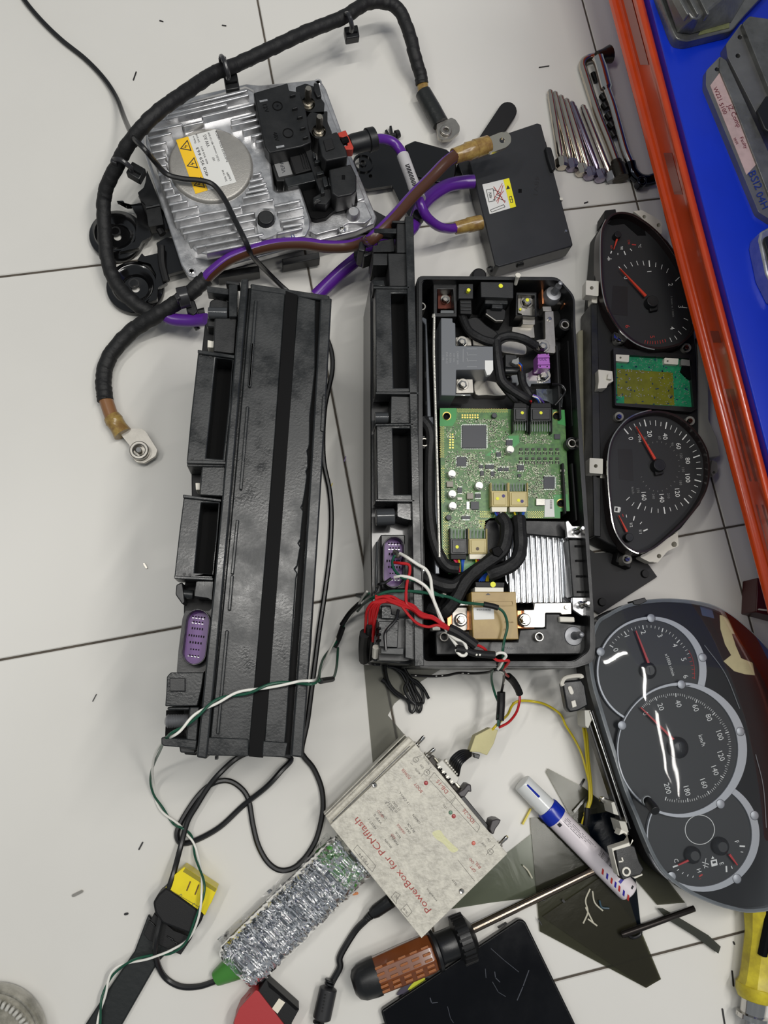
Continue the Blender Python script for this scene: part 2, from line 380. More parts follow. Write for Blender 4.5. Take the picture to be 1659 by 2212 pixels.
m=MB(); m.prism([(1636,1248),(1633,1322),(1720,1345),(1720,1255)],.03,0); m.build('case',mat('dark red plastic',(70,16,16),.4),e,bev=.001)
m=MB(); m.bar((1640,1316),(1700,1324),3,.0325,.030); m.build('latch',WHT,e)
# ---------------- left battery pack standing on its long side ----------------
Z=.190
bt=thing('battery_pack','long closed black battery pack standing on its side with an empty purple oval socket','battery pack',(540,1150),0)
k3=Cr(0,740,2.0); k8=Cr(340,580,4.1475); kb=Cr(330,1380,4.1475); kc=Cr(340,1100,5.53)
def lerpl(a,b,t): return (a[0]+(b[0]-a[0])*t,a[1]+(b[1]-a[1])*t)
def strip(a0,a1,b0,b1,z1,z0,mb,curve=0):  # band along the pack: top pair a0,a1, bottom pair b0,b1
    L=[lerpl(a0,b0,t/8) for t in range(9)]; R=[lerpl(a1,b1,t/8) for t in range(9)]
    for t in range(9):
        c=math.sin(math.pi*t/8)*curve; L[t]=(L[t][0]+c,L[t][1]); R[t]=(R[t][0]+c,R[t][1])
    return mb.prism(L+R[::-1],z1,z0)
m=MB(); m.prism(rpoly([(536,620),(712,644),(703,900),(672,1400),(652,1634),(448,1630),(470,1350),(505,980)],5),Z-.004,0.0); m.build('case_body',GRYP,bt,bev=.0015)
m=MB(); strip((521,601),(537,601),(424,1636),(447,1640),Z+.004,.02,m,3); m.build('rim_flange',GRYP,bt,bev=.0014)
m=MB(); strip((541,622),(617,630),(451,1615),(540,1618),Z,Z-.01,m,3); m.build('side_panel',GRYP,bt,bev=.0012)
m=MB(); strip((617,628),(643,637),(537,1634),(568,1637),Z+.0006,Z-.012,m,3); m.build('black_tape_band',DEEP,bt)
# inner panel with scalloped edge
L=[lerpl((643,638),(568,1634),t/10) for t in range(11)]
R=[(682,648),(681,800),(670,900),(669,960),(667,968),(664,974),(666,985),(666,1010),(662,1018),(664,1028),(660,1060),(655,1088),(651,1096),(656,1104),(654,1120),(650,1165),(645,1173),(650,1182),(648,1190),(643,1222),(637,1229),(643,1238),(640,1250),(630,1400),(620,1560),(614,1632)]
m=MB(); m.prism(L+R[::-1],Z,Z-.01); m.build('scalloped_panel',GRYP,bt,bev=.0010)
m=MB(); strip((692,645),(717,643),(628,1634),(654,1637),Z+.003,Z-.02,m,3); m.build('lid_flange',GRYP,bt,bev=.0014)
m=MB(); strip((682,648),(692,648),(612,1630),(627,1630),Z-.0035,Z-.0045,m,3); m.build('lid_groove',DEEP,bt)
m=MB(); m.prism([(700,850),(704,858),(700,932),(695,932),(692,930),(696,858)],Z+.0045,Z); m.build('lid_tab',GRYP,bt,bev=.0006)
m=MB(); m.prism(rpoly([(541,612),(712,638),(712,650),(541,626)],4),Z+.0005,Z-.03); m.build('top_end_rail',GRYP,bt,bev=.001)
m=MB(); m.prism(rpoly([(449,1592),(537,1596),(537,1634),(446,1632)],4),Z+.0015,Z-.03); m.prism(rpoly([(568,1600),(622,1604),(616,1636),(566,1634)],3),Z+.0012,Z-.03); m.build('end_rail',GRYP,bt,bev=.0018)
for a,b in ((k8(883,280),k8(825,1060)),(k3(1070,275),k3(1040,635)),(k3(1026,765),k3(1003,1000)),(k3(1003,1005),k3(990,1157)),(k3(981,1243),(470,1586)),(k3(1090,0),k3(1077,190))):
    MB().bar(a,b,7,Z+.003,Z-.001).build('stiffening_rib',GRYP,bt,bev=.0007)
m=MB(); m.bar((467,1634),(467,1641),6,Z-.02,Z-.03); m.build('lower_peg',GRYP,bt)
# connector ledge
m=MB()
led=[(446,616),(520,622),(497,1000),(463,1350),(425,1632),(350,1614),(352,1590),(357,1500),(358,1462),(366,1453),(381,1450),(391,1300),(382,1275),(378,1250),(396,1072),(405,1064),(405,1000),(427,762),(437,757),(438,702),(447,690)]
led=[(500,640),(515,700),(497,1000),(463,1350),(425,1632),(398,1630),(396,1450),(397,1300),(397,1270),(404,1240),(414,1072),(413,1005),(431,850),(436,757),(442,702)]
m.prism(led,Z-.03,.01); m.build('ledge_base',BLK2,bt,bev=.001)
def cellbox(name,outer,hole):
    MB().hprism(outer,[hole],Z-.002,Z-.030).build(name,GRYP,bt,bev=.0010)
    MB().prism(inset(hole,-1.5),Z-.026,Z-.031).build('recess_floor',DEEP,bt)
cellbox('frame_box',[(428,757),(506,771),(500,880),(487,1003),(403,998),(412,900)],[(466,773),(502,777),(493,880),(481,992),(445,989),(456,880)])
cellbox('frame_box',[(397,1071),(476,1080),(470,1160),(459,1252),(376,1249),(387,1150)],[(434,1086),(472,1087),(466,1160),(458,1240),(420,1238),(427,1160)])
m=MB(); m.prism(rpoly([(427,755),(507,767),(506,774),(427,763)],2),Z+.001,Z-.02); m.build('frame_lip',GRYP,bt,bev=.0006)
m=MB(); m.prism([(404,993),(488,996),(488,1003),(403,1001)],Z+.001,Z-.02); m.build('frame_lip',GRYP,bt,bev=.0006)
m=MB(); m.prism([(395,1068),(478,1078),(478,1084),(395,1075)],Z+.001,Z-.02); m.build('frame_lip',GRYP,bt,bev=.0006)
m=MB(); m.prism([(376,1243),(461,1248),(460,1254),(376,1250)],Z+.001,Z-.02); m.build('frame_lip',GRYP,bt,bev=.0006)
m=MB(); m.prism(rpoly(k3([(872,530),(975,535),(965,665),(862,660)]),3),Z-.004,Z-.03); m.build('latch_block',GRYP,bt,bev=.001)
m=MB(); m.prism(k3([(808,520),(1005,525),(1003,537),(808,535)]),Z-.002,Z-.03); m.build('cross_rib',GRYP,bt,bev=.0006)
m=MB(); m.prism([(422,1043),(432,1043),(432,1058),(423,1058)],Z-.012,Z-.03); m.build('white_latch',WHT,bt,bev=.0005)
m=MB(); m.prism(rpoly(kc([(465,860),(670,860),(650,1090),(600,1060),(440,1040)]),3),Z-.003,Z-.03); m.build('latch_block',GRYP,bt,bev=.0012)
m=MB(); m.rod(Wp(388,1282,Z-.016),Wp(418,1285,Z-.016),[(0,.0038),(1,.0038)],12); m.build('latch_pin',GRYP,bt,bev=.0005)
m=MB(); m.prism(rpoly(kc([(225,900),(300,870),(330,1110),(300,1140),(215,1020)]),4),Z-.012,.09); m.build('corner_guard',BLK,bt,bev=.001)
# purple socket
def socket(par,cx,cy,w,h,ang,z):
    a=math.radians(ang); U=Vector((math.cos(a),math.sin(a))); V=Vector((-U.y,U.x))
    def T(x,y): p=Vector((cx,cy))+U*x+V*y; return (p.x,p.y)
    def ov(w,h,n=14):
        r=w/2; o=[]
        for k in range(n+1): t=math.pi*k/n; o.append(T(r*math.cos(t),h/2-r+r*math.sin(t)))
        for k in range(n+1): t=math.pi*k/n; o.append(T(-r*math.cos(t),-(h/2-r)-r*math.sin(t)))
        return o
    s=MB().hprism(ov(w,h),[ov(w-5,h-5)],z,z-.022).build('socket_shroud',BLK,par,bev=.0005)
    MB().prism(ov(w-5,h-5),z-.012,z-.022).build('pin_carrier',PURC,s)
    g=MB(); zz=z-.0118
    for r,(yy,n,ww) in enumerate(((-.36,5,4),(-.27,4,4),(-.15,5,3.2),(-.02,7,3),(.10,5,3.6),(.22,4,3.4),(.33,4,4))):
        for k in range(n):
            x=(k-(n-1)/2)*(ww+2.2); c=T(x+1,yy*h); g.rect(c[0],c[1],ww*.7,4.5 if r in(2,3,4) else 2.6,zz+.0006,zz,ang)
    g.build('pin_slots',DEEP,s)
    g=MB()
    for (yy,n) in ((-.33,4),(-.24,4),(.35,4)):
        for k in range(n): c=T((k-(n-1)/2)*7,yy*h); g.rect(c[0],c[1],4,1.3,zz+.001,zz,ang)
    g.build('contact_pins',SLD,s); return s
m=MB(); m.hprism(rpoly(kc([(335,1210),(620,1215),(650,1180),(600,1900),(540,1960),(230,1950),(250,1700),(300,1300)]),3),[circ((424,1376),1,3)],Z-.016,Z-.05); m.build('socket_mount',BLK,bt,bev=.001)
socket(bt,423,1376,54,122,7,Z-.001)
m=MB(); m.prism(rpoly(kb([(125,340),(160,300),(460,300),(440,440),(400,600),(110,605),(120,480)]),3),Z-.004,Z-.06); m.build('terminal_housing',GRYP,bt,bev=.0012)
m=MB(); m.prism(rpoly(kb([(150,350),(290,350),(290,470),(150,470)]),2),Z-.001,Z-.01); m.build('cover_flap',BLK,bt,bev=.0008)
m=MB(); m.prism(kb([(330,610),(420,610),(390,1000),(300,990),(300,860),(320,700)]),Z-.004,Z-.06); m.prism(kb([(130,610),(330,610),(330,640),(130,640)]),Z-.006,Z-.06); m.build('terminal_frame',GRYP,bt,bev=.001)
m=MB(); m.prism(kb([(120,640),(330,640),(310,890),(110,880)]),Z-.035,.03); m.build('terminal_well',DEEP,bt)
m=MB(); p,q=Wp(*kb(110,738),Z-.012),Wp(*kb(325,735),Z-.012); m.rod(p,q,[(0,.0025),(.08,.005)]+[(.1+.9*i/26,.0055 if i%2 else .0046) for i in range(27)],14); m.build('threaded_stud',DST,bt)
m=MB(); m.prism(rpoly(kb([(75,885),(100,880),(400,905),(390,985),(95,960),(75,940)]),3),Z-.003,Z-.03); m.build('wire_guide_bar',GRYP,bt,bev=.0015)
m=MB(); m.prism(kb([(235,960),(385,960),(380,1030),(245,1020)]),Z-.01,Z-.05); m.build('lower_step',BLK,bt,bev=.001)
# top terminals
m=MB(); m.prism(rpoly(k8([(640,140),(720,140),(715,430),(640,430)]),2),Z-.001,Z-.05); m.build('terminal_frame',GRYP,bt,bev=.001)
m=MB(); m.prism(rpoly(k8([(443,155),(640,180),(640,235),(445,212)]),2),Z-.005,Z-.018); m.build('guide_bar',GRYP,bt,bev=.001)
m=MB(); m.prism(k8([(610,105),(740,120),(740,150),(612,135)]),Z-.002,Z-.014); m.build('guide_bar',BLK,bt,bev=.0008)
m=MB(); m.prism(rpoly(k8([(470,290),(520,265),(640,290),(640,430),(520,530),(440,520),(455,380)]),4),Z-.014,Z-.06); m.build('terminal_block',BLK,bt,bev=.0012)
m=MB(); m.rod(Wp(*k8(455,398),Z-.008),Wp(*k8(630,402),Z-.008),[(0,.0048),(1,.0052)],14); m.build('shiny_pin_sleeve',mat('polished dark plastic',(60,62,64),.15),bt,bev=.0006)
m=MB(); m.prism(k8([(510,440),(715,440),(690,765),(500,745)]),Z-.006,Z-.05); m.build('flat_cover',BLK,bt,bev=.001)
m=MB(); m.prism(k8([(450,640),(500,650),(520,620),(520,660),(500,710),(448,705)]),Z-.012,Z-.03); m.build('white_latch',WHT,bt,bev=.0005)
for c in (k3(868,55),k3(910,60),k3(830,500),k3(868,505),k3(795,1000),k3(820,1003)): MB().disc(c,3,Z-.0012,Z-.004,10).build('ejector_mark',BLK,bt)
# ---------------- opened battery pack ----------------
R_=.100
ob=thing('battery_pack','opened black battery pack showing a green circuit board and silver cell block','battery pack',(1080,1020),0)
A=Cr(900,580,4.6083); B=Cr(900,860,4.3658); C=Cr(900,1100,4.1475); D=Cr(760,460,4.425); E=Cr(760,960,4.2548)
outer=rpoly([(900,596),(1205,598),(1242,640),(1243,700),(1262,1000),(1287,1390),(1283,1430),(1240,1444),(900,1442)],14)
inner=rpoly([(912,606),(1207,608),(1236,642),(1236,720),(1250,1000),(1272,1300),(1272,1405),(1240,1428),(915,1428)],10)
MB().hprism(outer,[inner],R_,.0).build('tray_wall',BLK,ob,bev=.0012)
MB().prism(inset(inner,-2),.045,.03).build('tray_floor',DEEP,ob)
MB().hprism(inset(outer,4),[inset(inner,-2.5)],R_+.003,R_).build('sealing_lip',BLK,ob,bev=.0008)
# side wall ribs at right
for a,b in (((1203,745),(1211,905)),((1228,735),(1238,920)),((1236,1000),(1246,1125)),((1243,1150),(1253,1285)),((1216,1000),(1222,1110))):
    MB().bar(a,b,5,R_-.012,.05).build('wall_rib',BLK2,ob,bev=.0008)
for c in (A(50,375),A(1480,558),B(75,415),B(1468,425),C(248,1143),C(1100,1143)):
    t=MB().ring(c,10,6.5,R_-.006,R_-.03,20).build('bushing',ZNC,ob,bev=.0004)
    MB().disc(c,6.4,R_-.022,R_-.03,14).build('bushing_hole',DEEP,t)
for c in (A(1480,558),B(75,415),B(1468,425)):
    MB().ring(c,15,10,R_-.009,R_-.03,22).build('boss',BLK,ob,bev=.0006)
# left inner rail
m=MB(); m.tube(pth([(*A(160,490),R_-.004),(*A(175,480),R_-.003),(*A(172,840),R_-.003),(*A(190,1475),R_-.003),(*B(195,700),R_-.003),(*B(215,1500),R_-.003)]),.0013,6); m.build('sealant_bead',mat('silvery sealant bead',(190,188,180),.35,metal=.5,bump=.8,bscale=500),ob)
m=MB(); m.prism(A([(60,480),(100,500),(145,1475),(105,1475),(85,560),(40,500)]),R_-.010,.05); m.prism([(925,900),(936,900),(950,1240),(940,1240)],R_-.012,.05); m.build('inner_rail',mat('satin grey rail',(92,95,100),.25,metal=.4),ob,bev=.0008)
m=MB(); m.bar((903,700),(915,1260),7,R_-.03,.045); m.build('inner_wall',BLK,ob)
m=MB()
for y in (806,812,870,1132,1140,1230): m.rect(906+(y-800)*.02,y,3.5,7,R_-.028,R_-.031)
m.build('cell_tab_gleam',SLD,ob)
# carrier deck under the parts
MB().prism(A([(165,150),(1200,120),(1440,400),(1460,900),(1480,1500),(235,1500),(225,480),(165,480)]),.062,.045).build('component_carrier',BLK2,ob,bev=.001)
MB().prism(C([(165,1080),(480,1085),(500,1175),(900,1180),(920,1075),(1150,1060),(1150,930),(1290,930),(1300,1010),(1420,1025),(1560,1040),(1540,1290),(1500,1305),(170,1310)]),R_-.012,.05).build('end_carrier',BLK,ob,bev=.0015)
MB().text('>PA66-GF30<',C(870,1245),(1,0),6,R_-.0119).build('moulded_lettering',CHIP,ob)
MB().prism(A([(205,490),(245,495),(360,1270),(245,1265)]),.07,.05).build('relay_bracket',BLK,ob)
# top-left terminal
def nut(c,r,z,par,h=.006,name='nut'):
    n=MB().disc(c,r*1.35,z+.0012,z,20).build('washer',ZNC,par,bev=.0003)
    MB().lathe(c,[(0,z+h),(r*.85,z+h),(r,z+h-.001),(r,z+.001)],6).build(name,STL,n)
    MB().lathe(c,[(0,z+h+.003),(r*.5,z+h+.003),(r*.55,z+h)],12).build('stud_tip',ZNC,n)
def frame(o,i,z1,z0,name,mt): return MB().hprism(o,[i],z1,z0).build(name,mt,ob,bev=.0006)
frame(A([(165,150),(400,150),(400,480),(170,480)]),A([(205,205),(365,205),(375,440),(205,440)]),R_-.008,.06,'terminal_well',BLK)
m=MB(); m.prism(rpoly(A([(210,210),(355,210),(370,400),(210,400)]),2),R_-.022,.06); m.build('copper_red_terminal',mat('oxidised copper',(110,62,52),.3,metal=.8),ob,bev=.0004)
nut(A(287,305),8.5,R_-.022,ob)
m=MB(); m.prism(A([(230,405),(390,405),(395,465),(232,465)]),R_-.010,.06); m.build('bent_busbar_end',STL,ob,bev=.0015)
# connectors top
m=MB(); m.prism(rpoly(A([(415,150),(565,150),(565,300),(415,300)]),2),R_-.002,.06); m.prism(A([(455,105),(530,105),(530,150),(455,150)]),R_-.006,.06); m.build('plug_connector',BLK,ob,bev=.0008)
m=MB(); m.prism(rpoly(A([(428,300),(545,305),(550,455),(435,450)]),2),R_-.006,.06)
m.build('plug_connector_lower',BLK2,ob,bev=.0006)
m=MB()
for j in range(3): m.bar(A(440,340+j*35),A(540,342+j*35),2,R_-.005,R_-.007)
m.build('grip_ridge',GRYP,ob)
m=MB(); m.prism(rpoly(A([(635,130),(965,135),(965,295),(640,285)]),2),R_+.002,.06); m.build('fuse_box_cover',BLK,ob,bev=.0008)
m=MB(); m.prism(rpoly(A([(680,300),(910,305),(910,355),(680,350)]),2),R_-.004,.06); m.prism(A([(750,350),(860,350),(860,400),(750,395)]),R_-.006,.06); m.build('fuse_box_latch',GRYP,ob,bev=.0008)
m=MB(); m.prism(rpoly(A([(690,400),(750,400),(870,400),(890,420),(880,510),(790,520),(690,455)]),2),R_-.012,.06); m.build('lower_connector',BLK2,ob,bev=.001)
m=MB(); m.bar(A(690,450),A(790,520),2.2,R_-.010,R_-.014); m.bar(A(790,520),A(860,518),2.2,R_-.010,R_-.014); m.build('bright_edge',ZNC,ob)
for c,r in ((A(518,213),4.2),(A(838,172),5)): MB().disc(c,r,R_+.0026,R_-.003,14).build('yellow_paint_dot',YEL,ob)
m=MB(); m.rod(Wp(*A(985,155),R_-.002),Wp(*A(1010,65),R_+.012),[(0,.0018),(.85,.0018),(.86,.0028),(1,.0028)],8); m.build('cream_clip',WHT,ob)
# right top terminal plate
frame(A([(990,235),(1195,235),(1195,480),(985,470)]),A([(1005,262),(1175,265),(1175,470),(1005,455)]),R_-.012,.06,'terminal_well',BLK)
m=MB(); m.prism(rpoly(A([(1005,275),(1165,275),(1182,530),(1180,560),(1055,555),(1050,455),(1005,440)]),2),R_-.020,.06); m.build('tin_busbar',ZNC,ob,bev=.0006)
m=MB(); m.prism(rpoly(A([(950,580),(1170,570),(1180,690),(1095,690),(1080,720),(945,640)]),2),R_-.028,.06); m.build('tin_busbar',ZNC,ob,bev=.0006)
m=MB(); m.prism(smooth2(A([(838,760),(930,720),(1080,760),(1090,850),(1000,855),(960,850),(850,830)])),R_-.030,.06); m.build('tin_busbar',ZNC,ob,bev=.0006)
nut(A(1100,330),11,R_-.020,ob)
MB().disc(A(1103,312),4.2,R_-.0105,R_-.013,12).build('yellow_paint_dot',YEL,ob)
MB().disc(A(1033,405),3,R_-.0185,R_-.020,10).build('yellow_paint_dot',YEL,ob)
# corner posts
def post(c0,c1,r,plate):
    p=MB().prism(plate,R_-.024,.06).build('post_plate',mat('tinned plate',(150,146,140),.35,metal=.8,var=.2,vscale=90),ob,bev=.0004)
    for i in (0,1):
        a,b=(plate[0],plate[3]) if i==0 else (plate[1],plate[2]); s=1 if i==0 else -1
        MB().prism([a,(a[0]+s*4.5,a[1]),(b[0]+s*4.5,b[1]),b],R_-.018,R_-.030).build('copper_strip',COP,p,bev=.0003)
    b=MB().lathe(c0,[(0,R_-.010),(r*.35,R_-.010),(r*.9,R_-.011),(r,R_-.0125),(r,R_-.016),(r*1.08,R_-.017),(r*1.08,R_-.022)],32).build('round_post_base',DST,ob)
    P=Wp(c0[0],c0[1],R_-.011); m_=mpp(R_)
    MB().rod(P,P+Vector((0,0,.022)),[(0,.0045),(.1,.0033)]+[(.12+.6*i/14,.0033 if i%2 else .0029) for i in range(15)]+[(.74,.0026),(.97,.0022),(1,.0012)],14).build('threaded_stud',DST,b)
post(A(1368,240),0,19,A([(1240,180),(1480,185),(1490,360),(1250,350)]))
post(C(1412,1135),0,21.5,C([(1280,1035),(1510,1040),(1525,1240),(1300,1235)]))
# fuse link arm
m=MB(); m.prism(rpoly(A([(1275,425),(1365,420),(1390,830),(1375,845),(1280,835),(1250,830),(1185,800),(1180,720),(1215,705),(1280,700)]),3),R_-.014,R_-.020); m.prism(rpoly(A([(1250,375),(1340,375),(1350,425),(1260,425)]),2),R_-.016,R_-.03); m.build('fuse_link_arm',ZNC,ob,bev=.0006)
MB().disc(A(1327,497),4.5,R_-.012,R_-.015,14).build('rivet',STL,ob,bev=.0004)
nut(A(1262,770),11,R_-.014,ob); 
m=MB(); m.prism(rpoly(A([(1150,1005),(1330,1000),(1340,1145),(1145,1150),(1140,1180),(1090,1180),(1080,1040),(1120,1030)]),2),R_-.022,.06); m.build('fuse_link_plate',STL,ob,bev=.0012)
nut(A(1272,1060),11,R_-.022,ob)
f=MB().prism(rpoly(A([(1205,850),(1320,845),(1330,995),(1210,990)]),1.5),R_-.004,R_-.02).build('purple_fuse',mat('purple fuse body',(160,92,176),.35),ob,bev=.0006)
m=MB(); m.prism(A([(1203,870),(1325,868),(1327,885),(1204,887)]),R_-.002,R_-.006); m.prism(A([(1205,940),(1328,938),(1329,955),(1206,957)]),R_-.002,R_-.006); m.build('fuse_ridge',mat('purple fuse body',(160,92,176)),f,bev=.0004)
MB().text('200',A(1262,903),(-1,0),8,R_-.0039).build('fuse_rating',mat('dark purple',(90,30,110),.5),f)
for c in ((1228,848),(1298,850),(1230,972),(1300,975)): MB().disc(A(*c),1.6,R_-.0037,R_-.0042,8).build('pinhole',DEEP,f)
# relay
rl=MB().prism(rpoly(A([(243,492),(358,495),(358,535),(385,545),(390,770),(760,775),(765,1005),(395,1010),(390,1265),(245,1262)]),1.5),R_+.004,.06).build('grey_relay',mat('grey relay body',(98,101,105),.5,bump=.05,bscale=800),ob,bev=.0006)
m=MB(); z=R_+.0041
for i,s in enumerate(('1-08','EVR 10-12','KG-2036','12V DC','CARRY 80A')): m.text(s,A(265+i*36,890),(0,1),4,z)
for i in range(4): m.bar(A(500,800+i*60),A(600,800+i*60),.8,z+.0001,z)
m.bar(A(462,800),A(462,930),.8,z+.0001,z); m.bar(A(500,830),A(512,870),.8,z+.0001,z); m.bar(A(500,890),A(512,930),.8,z+.0001,z)
m.build('printed_diagram',mat('faint grey print',(150,152,154),.6),rl)
m=MB(); m.prism(A([(680,915),(760,915),(762,1010),(735,1055),(700,1060),(680,1000)]),z+.0005,z-.004); m.build('white_code_label',PAPW,rl)
for c,pl in ((A(455,727),[(385,682),(540,685),(550,770),(390,770)]),(A(462,1150),[(395,1100),(560,1100),(570,1240),(390,1245)])):
    q=MB().prism(rpoly(A(pl),2),R_-.010,.06).build('relay_terminal_plate',ZNC,ob,bev=.0005); nut(c,10,R_-.010,q)
m=MB(); m.prism(A([(370,1245),(540,1248),(540,1268),(372,1266)]),R_-.006,.07); m.build('plate_edge',STL,ob,bev=.0005)
m=MB(); m.prism(smooth2(A([(585,1110),(780,1125),(880,1180),(900,1265),(700,1262),(585,1255)]),3),R_-.028,.06); m.build('brushed_busbar',mat('brushed busbar',(190,186,176),.25,metal=.9,bump=.05,bscale=60),ob,bev=.0008)
m=MB(); m.prism(A([(555,700),(700,750),(740,775),(560,770)]),R_-.024,.06); m.prism(A([(400,1010),(640,1015),(720,1060),(700,1110),(400,1080)]),R_-.026,.06); m.build('brushed_busbar',ZNC,ob,bev=.0006)
m=MB(); m.prism(smooth2(A([(900,1080),(1020,1065),(1010,1160),(950,1150)])),R_-.03,.06); m.build('foil_patch',STL,ob)
m=MB(); m.prism(smooth2(A([(500,500),(600,480),(700,560),(810,640),(800,720),(700,720),(560,640),(510,560)])),R_-.014,.06); m.build('corrugated_boot',BLK2,ob,bev=.0015)
m=MB(); m.prism(rpoly(A([(880,850),(1000,860),(1005,960),(1000,1000),(880,980)]),2),R_-.018,.06); m.build('small_connector',BLK,ob,bev=.0008)
m=MB(); m.prism(A([(955,905),(990,900),(1015,880),(1025,950),(985,955),(945,935)]),R_-.012,R_-.02); m.build('grey_clip',mat('grey clip',(128,130,128),.4),ob,bev=.0004)
m=MB(); m.rod(Wp(*A(870,1020),R_-.016),Wp(*A(1015,1020),R_-.016),[(0,.004),(1,.004)],14); m.build('round_plug',BLK,ob,bev=.0005)
# internal taped looms
def loom(par,name,L,r,mt=TAPE,n=10): MB().tube(pth(L),r,n,6,.03).build(name,mt,par)
q=R_-.004
loom(ob,'taped_loom',[(*A(450,470),q-.01),(*A(520,620),q-.004),(*A(640,700),q),(*A(770,735),q),(*A(830,690),q),(*A(930,670),q),(*A(1060,700),q),(*A(1190,770),q-.006)],0.0044)
loom(ob,'taped_loom',[(*A(790,730),q),(*A(800,850),q+.002),(*A(820,1000),q+.002),(*A(850,1120),q),(*A(950,1210),q-.002),(*A(1080,1290),q-.004),(*A(1130,1320),q-.01)],0.0049)
loom(ob,'taped_loom',[(*A(1040,1030),q-.01),(*A(1060,1150),q-.008),(*A(1110,1240),q-.006),(*A(1150,1310),q-.01)],0.0042)
loom(ob,'taped_loom',[(*A(820,1120),q-.006),(*A(880,1200),q-.006),(*A(950,1280),q-.006),(*A(1000,1330),q-.010)],0.0034)
loom(ob,'black_lead',[(*A(1380,1360),q-.01),(*A(1440,1290),q-.006),(*A(1480,1220),q-.006),(*A(1440,1160),q-.006),(*A(1350,1150),q-.012)],.0012,BLKW,8)
for i,(a,b,mt) in enumerate(((A(1155,1270),A(1235,1330),WWH),(A(1160,1258),A(1265,1335),mat('violet wire',(96,70,160),.4)),(A(1170,1280),A(1215,1335),BLU),(A(1020,940),A(1050,1010),BLU),(A(1015,960),A(1035,1015),mat('orange wire',(214,130,40),.4)),(A(1130,1320),A(1135,1340),RED))):
    MB().tube([Wp(*a,q),Wp((a[0]+b[0])/2+2,(a[1]+b[1])/2-2,q+.002),Wp(*b,q-.006)],.0008,6,4).build('thin_wire',mt,ob)
m=MB(); m.prism(A([(1190,1200),(1350,1200),(1460,1260),(1450,1380),(1390,1375),(1300,1320),(1200,1300)]),R_-.03,.06); m.build('clear_film_scrap',mat('shiny bare metal',(150,156,158),.15,metal=.9,bump=.5,bscale=60),ob)
# board
ZP=.082
bd=[(220,95),(865,95),(890,380),(905,60),(1400,110),(1445,1065),(1355,1070),(1355,1130),(700,1130),(650,1170),(640,1230),(660,1320),(660,1490),(520,1560),(290,1560),(245,1530),(235,1300)]
bd=B([(220,95),(1395,110),(1420,600),(1445,1065),(1355,1070),(1355,1135),(700,1130),(645,1160),(635,1230),(665,1450),(700,1659),(300,1659),(245,1530),(235,1300)])
pb=MB().prism(bd,ZP,ZP-.0016).build('circuit_board',PCB,ob)
LG=mat('bright green solder mask',(52,138,66),.3)
for P in ([(220,95),(375,95),(375,200),(340,262),(218,262)],[(1330,112),(1395,112),(1405,262),(1330,240)],[(1290,915),(1425,905),(1443,1062),(1355,1068),(1355,1128),(1300,1128)],[(500,1560),(660,1500),(700,1659),(300,1659),(280,1560)],[(860,360),(960,350),(970,420),(900,480),(880,400)],[(650,540),(740,470),(770,480),(700,545)]): MB().prism(B(P),ZP+.0001,ZP).build('bare_mask_area',LG,pb)
zz=ZP+.0001
m=MB()
def dots(x0,y0,x1,y1,st):
    y=y0;r=0
    while y<y1:
        x=x0+(r%2)*st/2
        while x<x1: m.rect(*B(x,y),1.15,1.15,zz+.00012,zz); x+=st
        y+=st*.6;r+=1
dots(385,102,860,136,16); dots(222,270,262,560,17); dots(238,640,262,1000,20); dots(255,1080,300,1540,20); dots(600,1070,700,1125,18); dots(1050,1070,1200,1125,18); dots(590,1150,650,1230,18)
m.build('gold_via_border',GLD,pb,kind='stuff')
m=MB(); random.seed(11)
areas=[(380,200,860,240,60),(660,200,860,420,90),(270,500,640,680,150),(480,600,900,760,150),(400,520,560,600,40),(700,430,860,600,60),(980,340,1270,430,60),(970,600,1250,780,130),(1050,740,1200,940,70),(280,700,560,860,70),(640,620,1000,760,90),(290,860,560,1060,60),(1200,860,1330,940,20),(300,1060,600,1180,60),(290,1160,620,1230,60),(260,270,400,380,25),(680,260,760,420,30),(1060,820,1180,940,50),(1250,700,1400,900,30),(560,760,690,800,20),(640,790,700,860,10)]
m2=MB()
for x0,y0,x1,y1,n in areas:
    for k in range(int(n*1.6)):
        x,y=random.uniform(x0,x1),random.uniform(y0,y1); a=random.choice((0,90)); w=random.choice((1.2,1.6,2.2)); 
        t=m if random.random()<.62 else m2
        t.rect(*B(x,y),w*1.6,w,zz+.0006,zz,a)
        if t is m2: 
            for s in (-1,1): m.rect(B(x,y)[0]+(s*w*.8 if a==0 else 0),B(x,y)[1]+(0 if a==0 else s*w*.8),.8 if a==0 else w,w if a==0 else .8,zz+.00065,zz)
for i in range(7):
    for r in range(2):
        x,y=985+i*57,480+r*88
        m2.rect(*B(x,y),6,4.5,zz+.0012,zz)
        for dx in (-14,0,14):
            for dy in (22,36,50): m.rect(*B(x+dx,y+dy),1.6,1.4,zz+.0006,zz)
        m2.rect(*B(x-14,y+36),2,5,zz+.001,zz); m2.rect(*B(x+14,y+40),2,5,zz+.001,zz)
for j in range(6):
    for i in range(14): m.rect(*B(1040+i*16,360+j*13),1.5,1,zz+.0004,zz)
    for i in range(12): m.rect(*B(1110+i*14,650+j*12),1.3,1,zz+.0004,zz)
m.build('solder_pads',mat('solder pads',(158,166,140),.4,metal=.3),pb,kind='stuff'); m2.build('surface_mount_parts',mat('dark chip bits',(50,50,44),.5),pb,kind='stuff')
m=MB()
for i in range(7):
    for j in range(2): m.disc(B(432+i*24,160+j*22),2.1,zz+.0003,zz,8)
for i in range(6):
    for j in range(2): m.disc(B(316+j*26,342+i*25),2.1,zz+.0003,zz,8)
m.build('gold_test_pads',GLD,pb,kind='stuff')
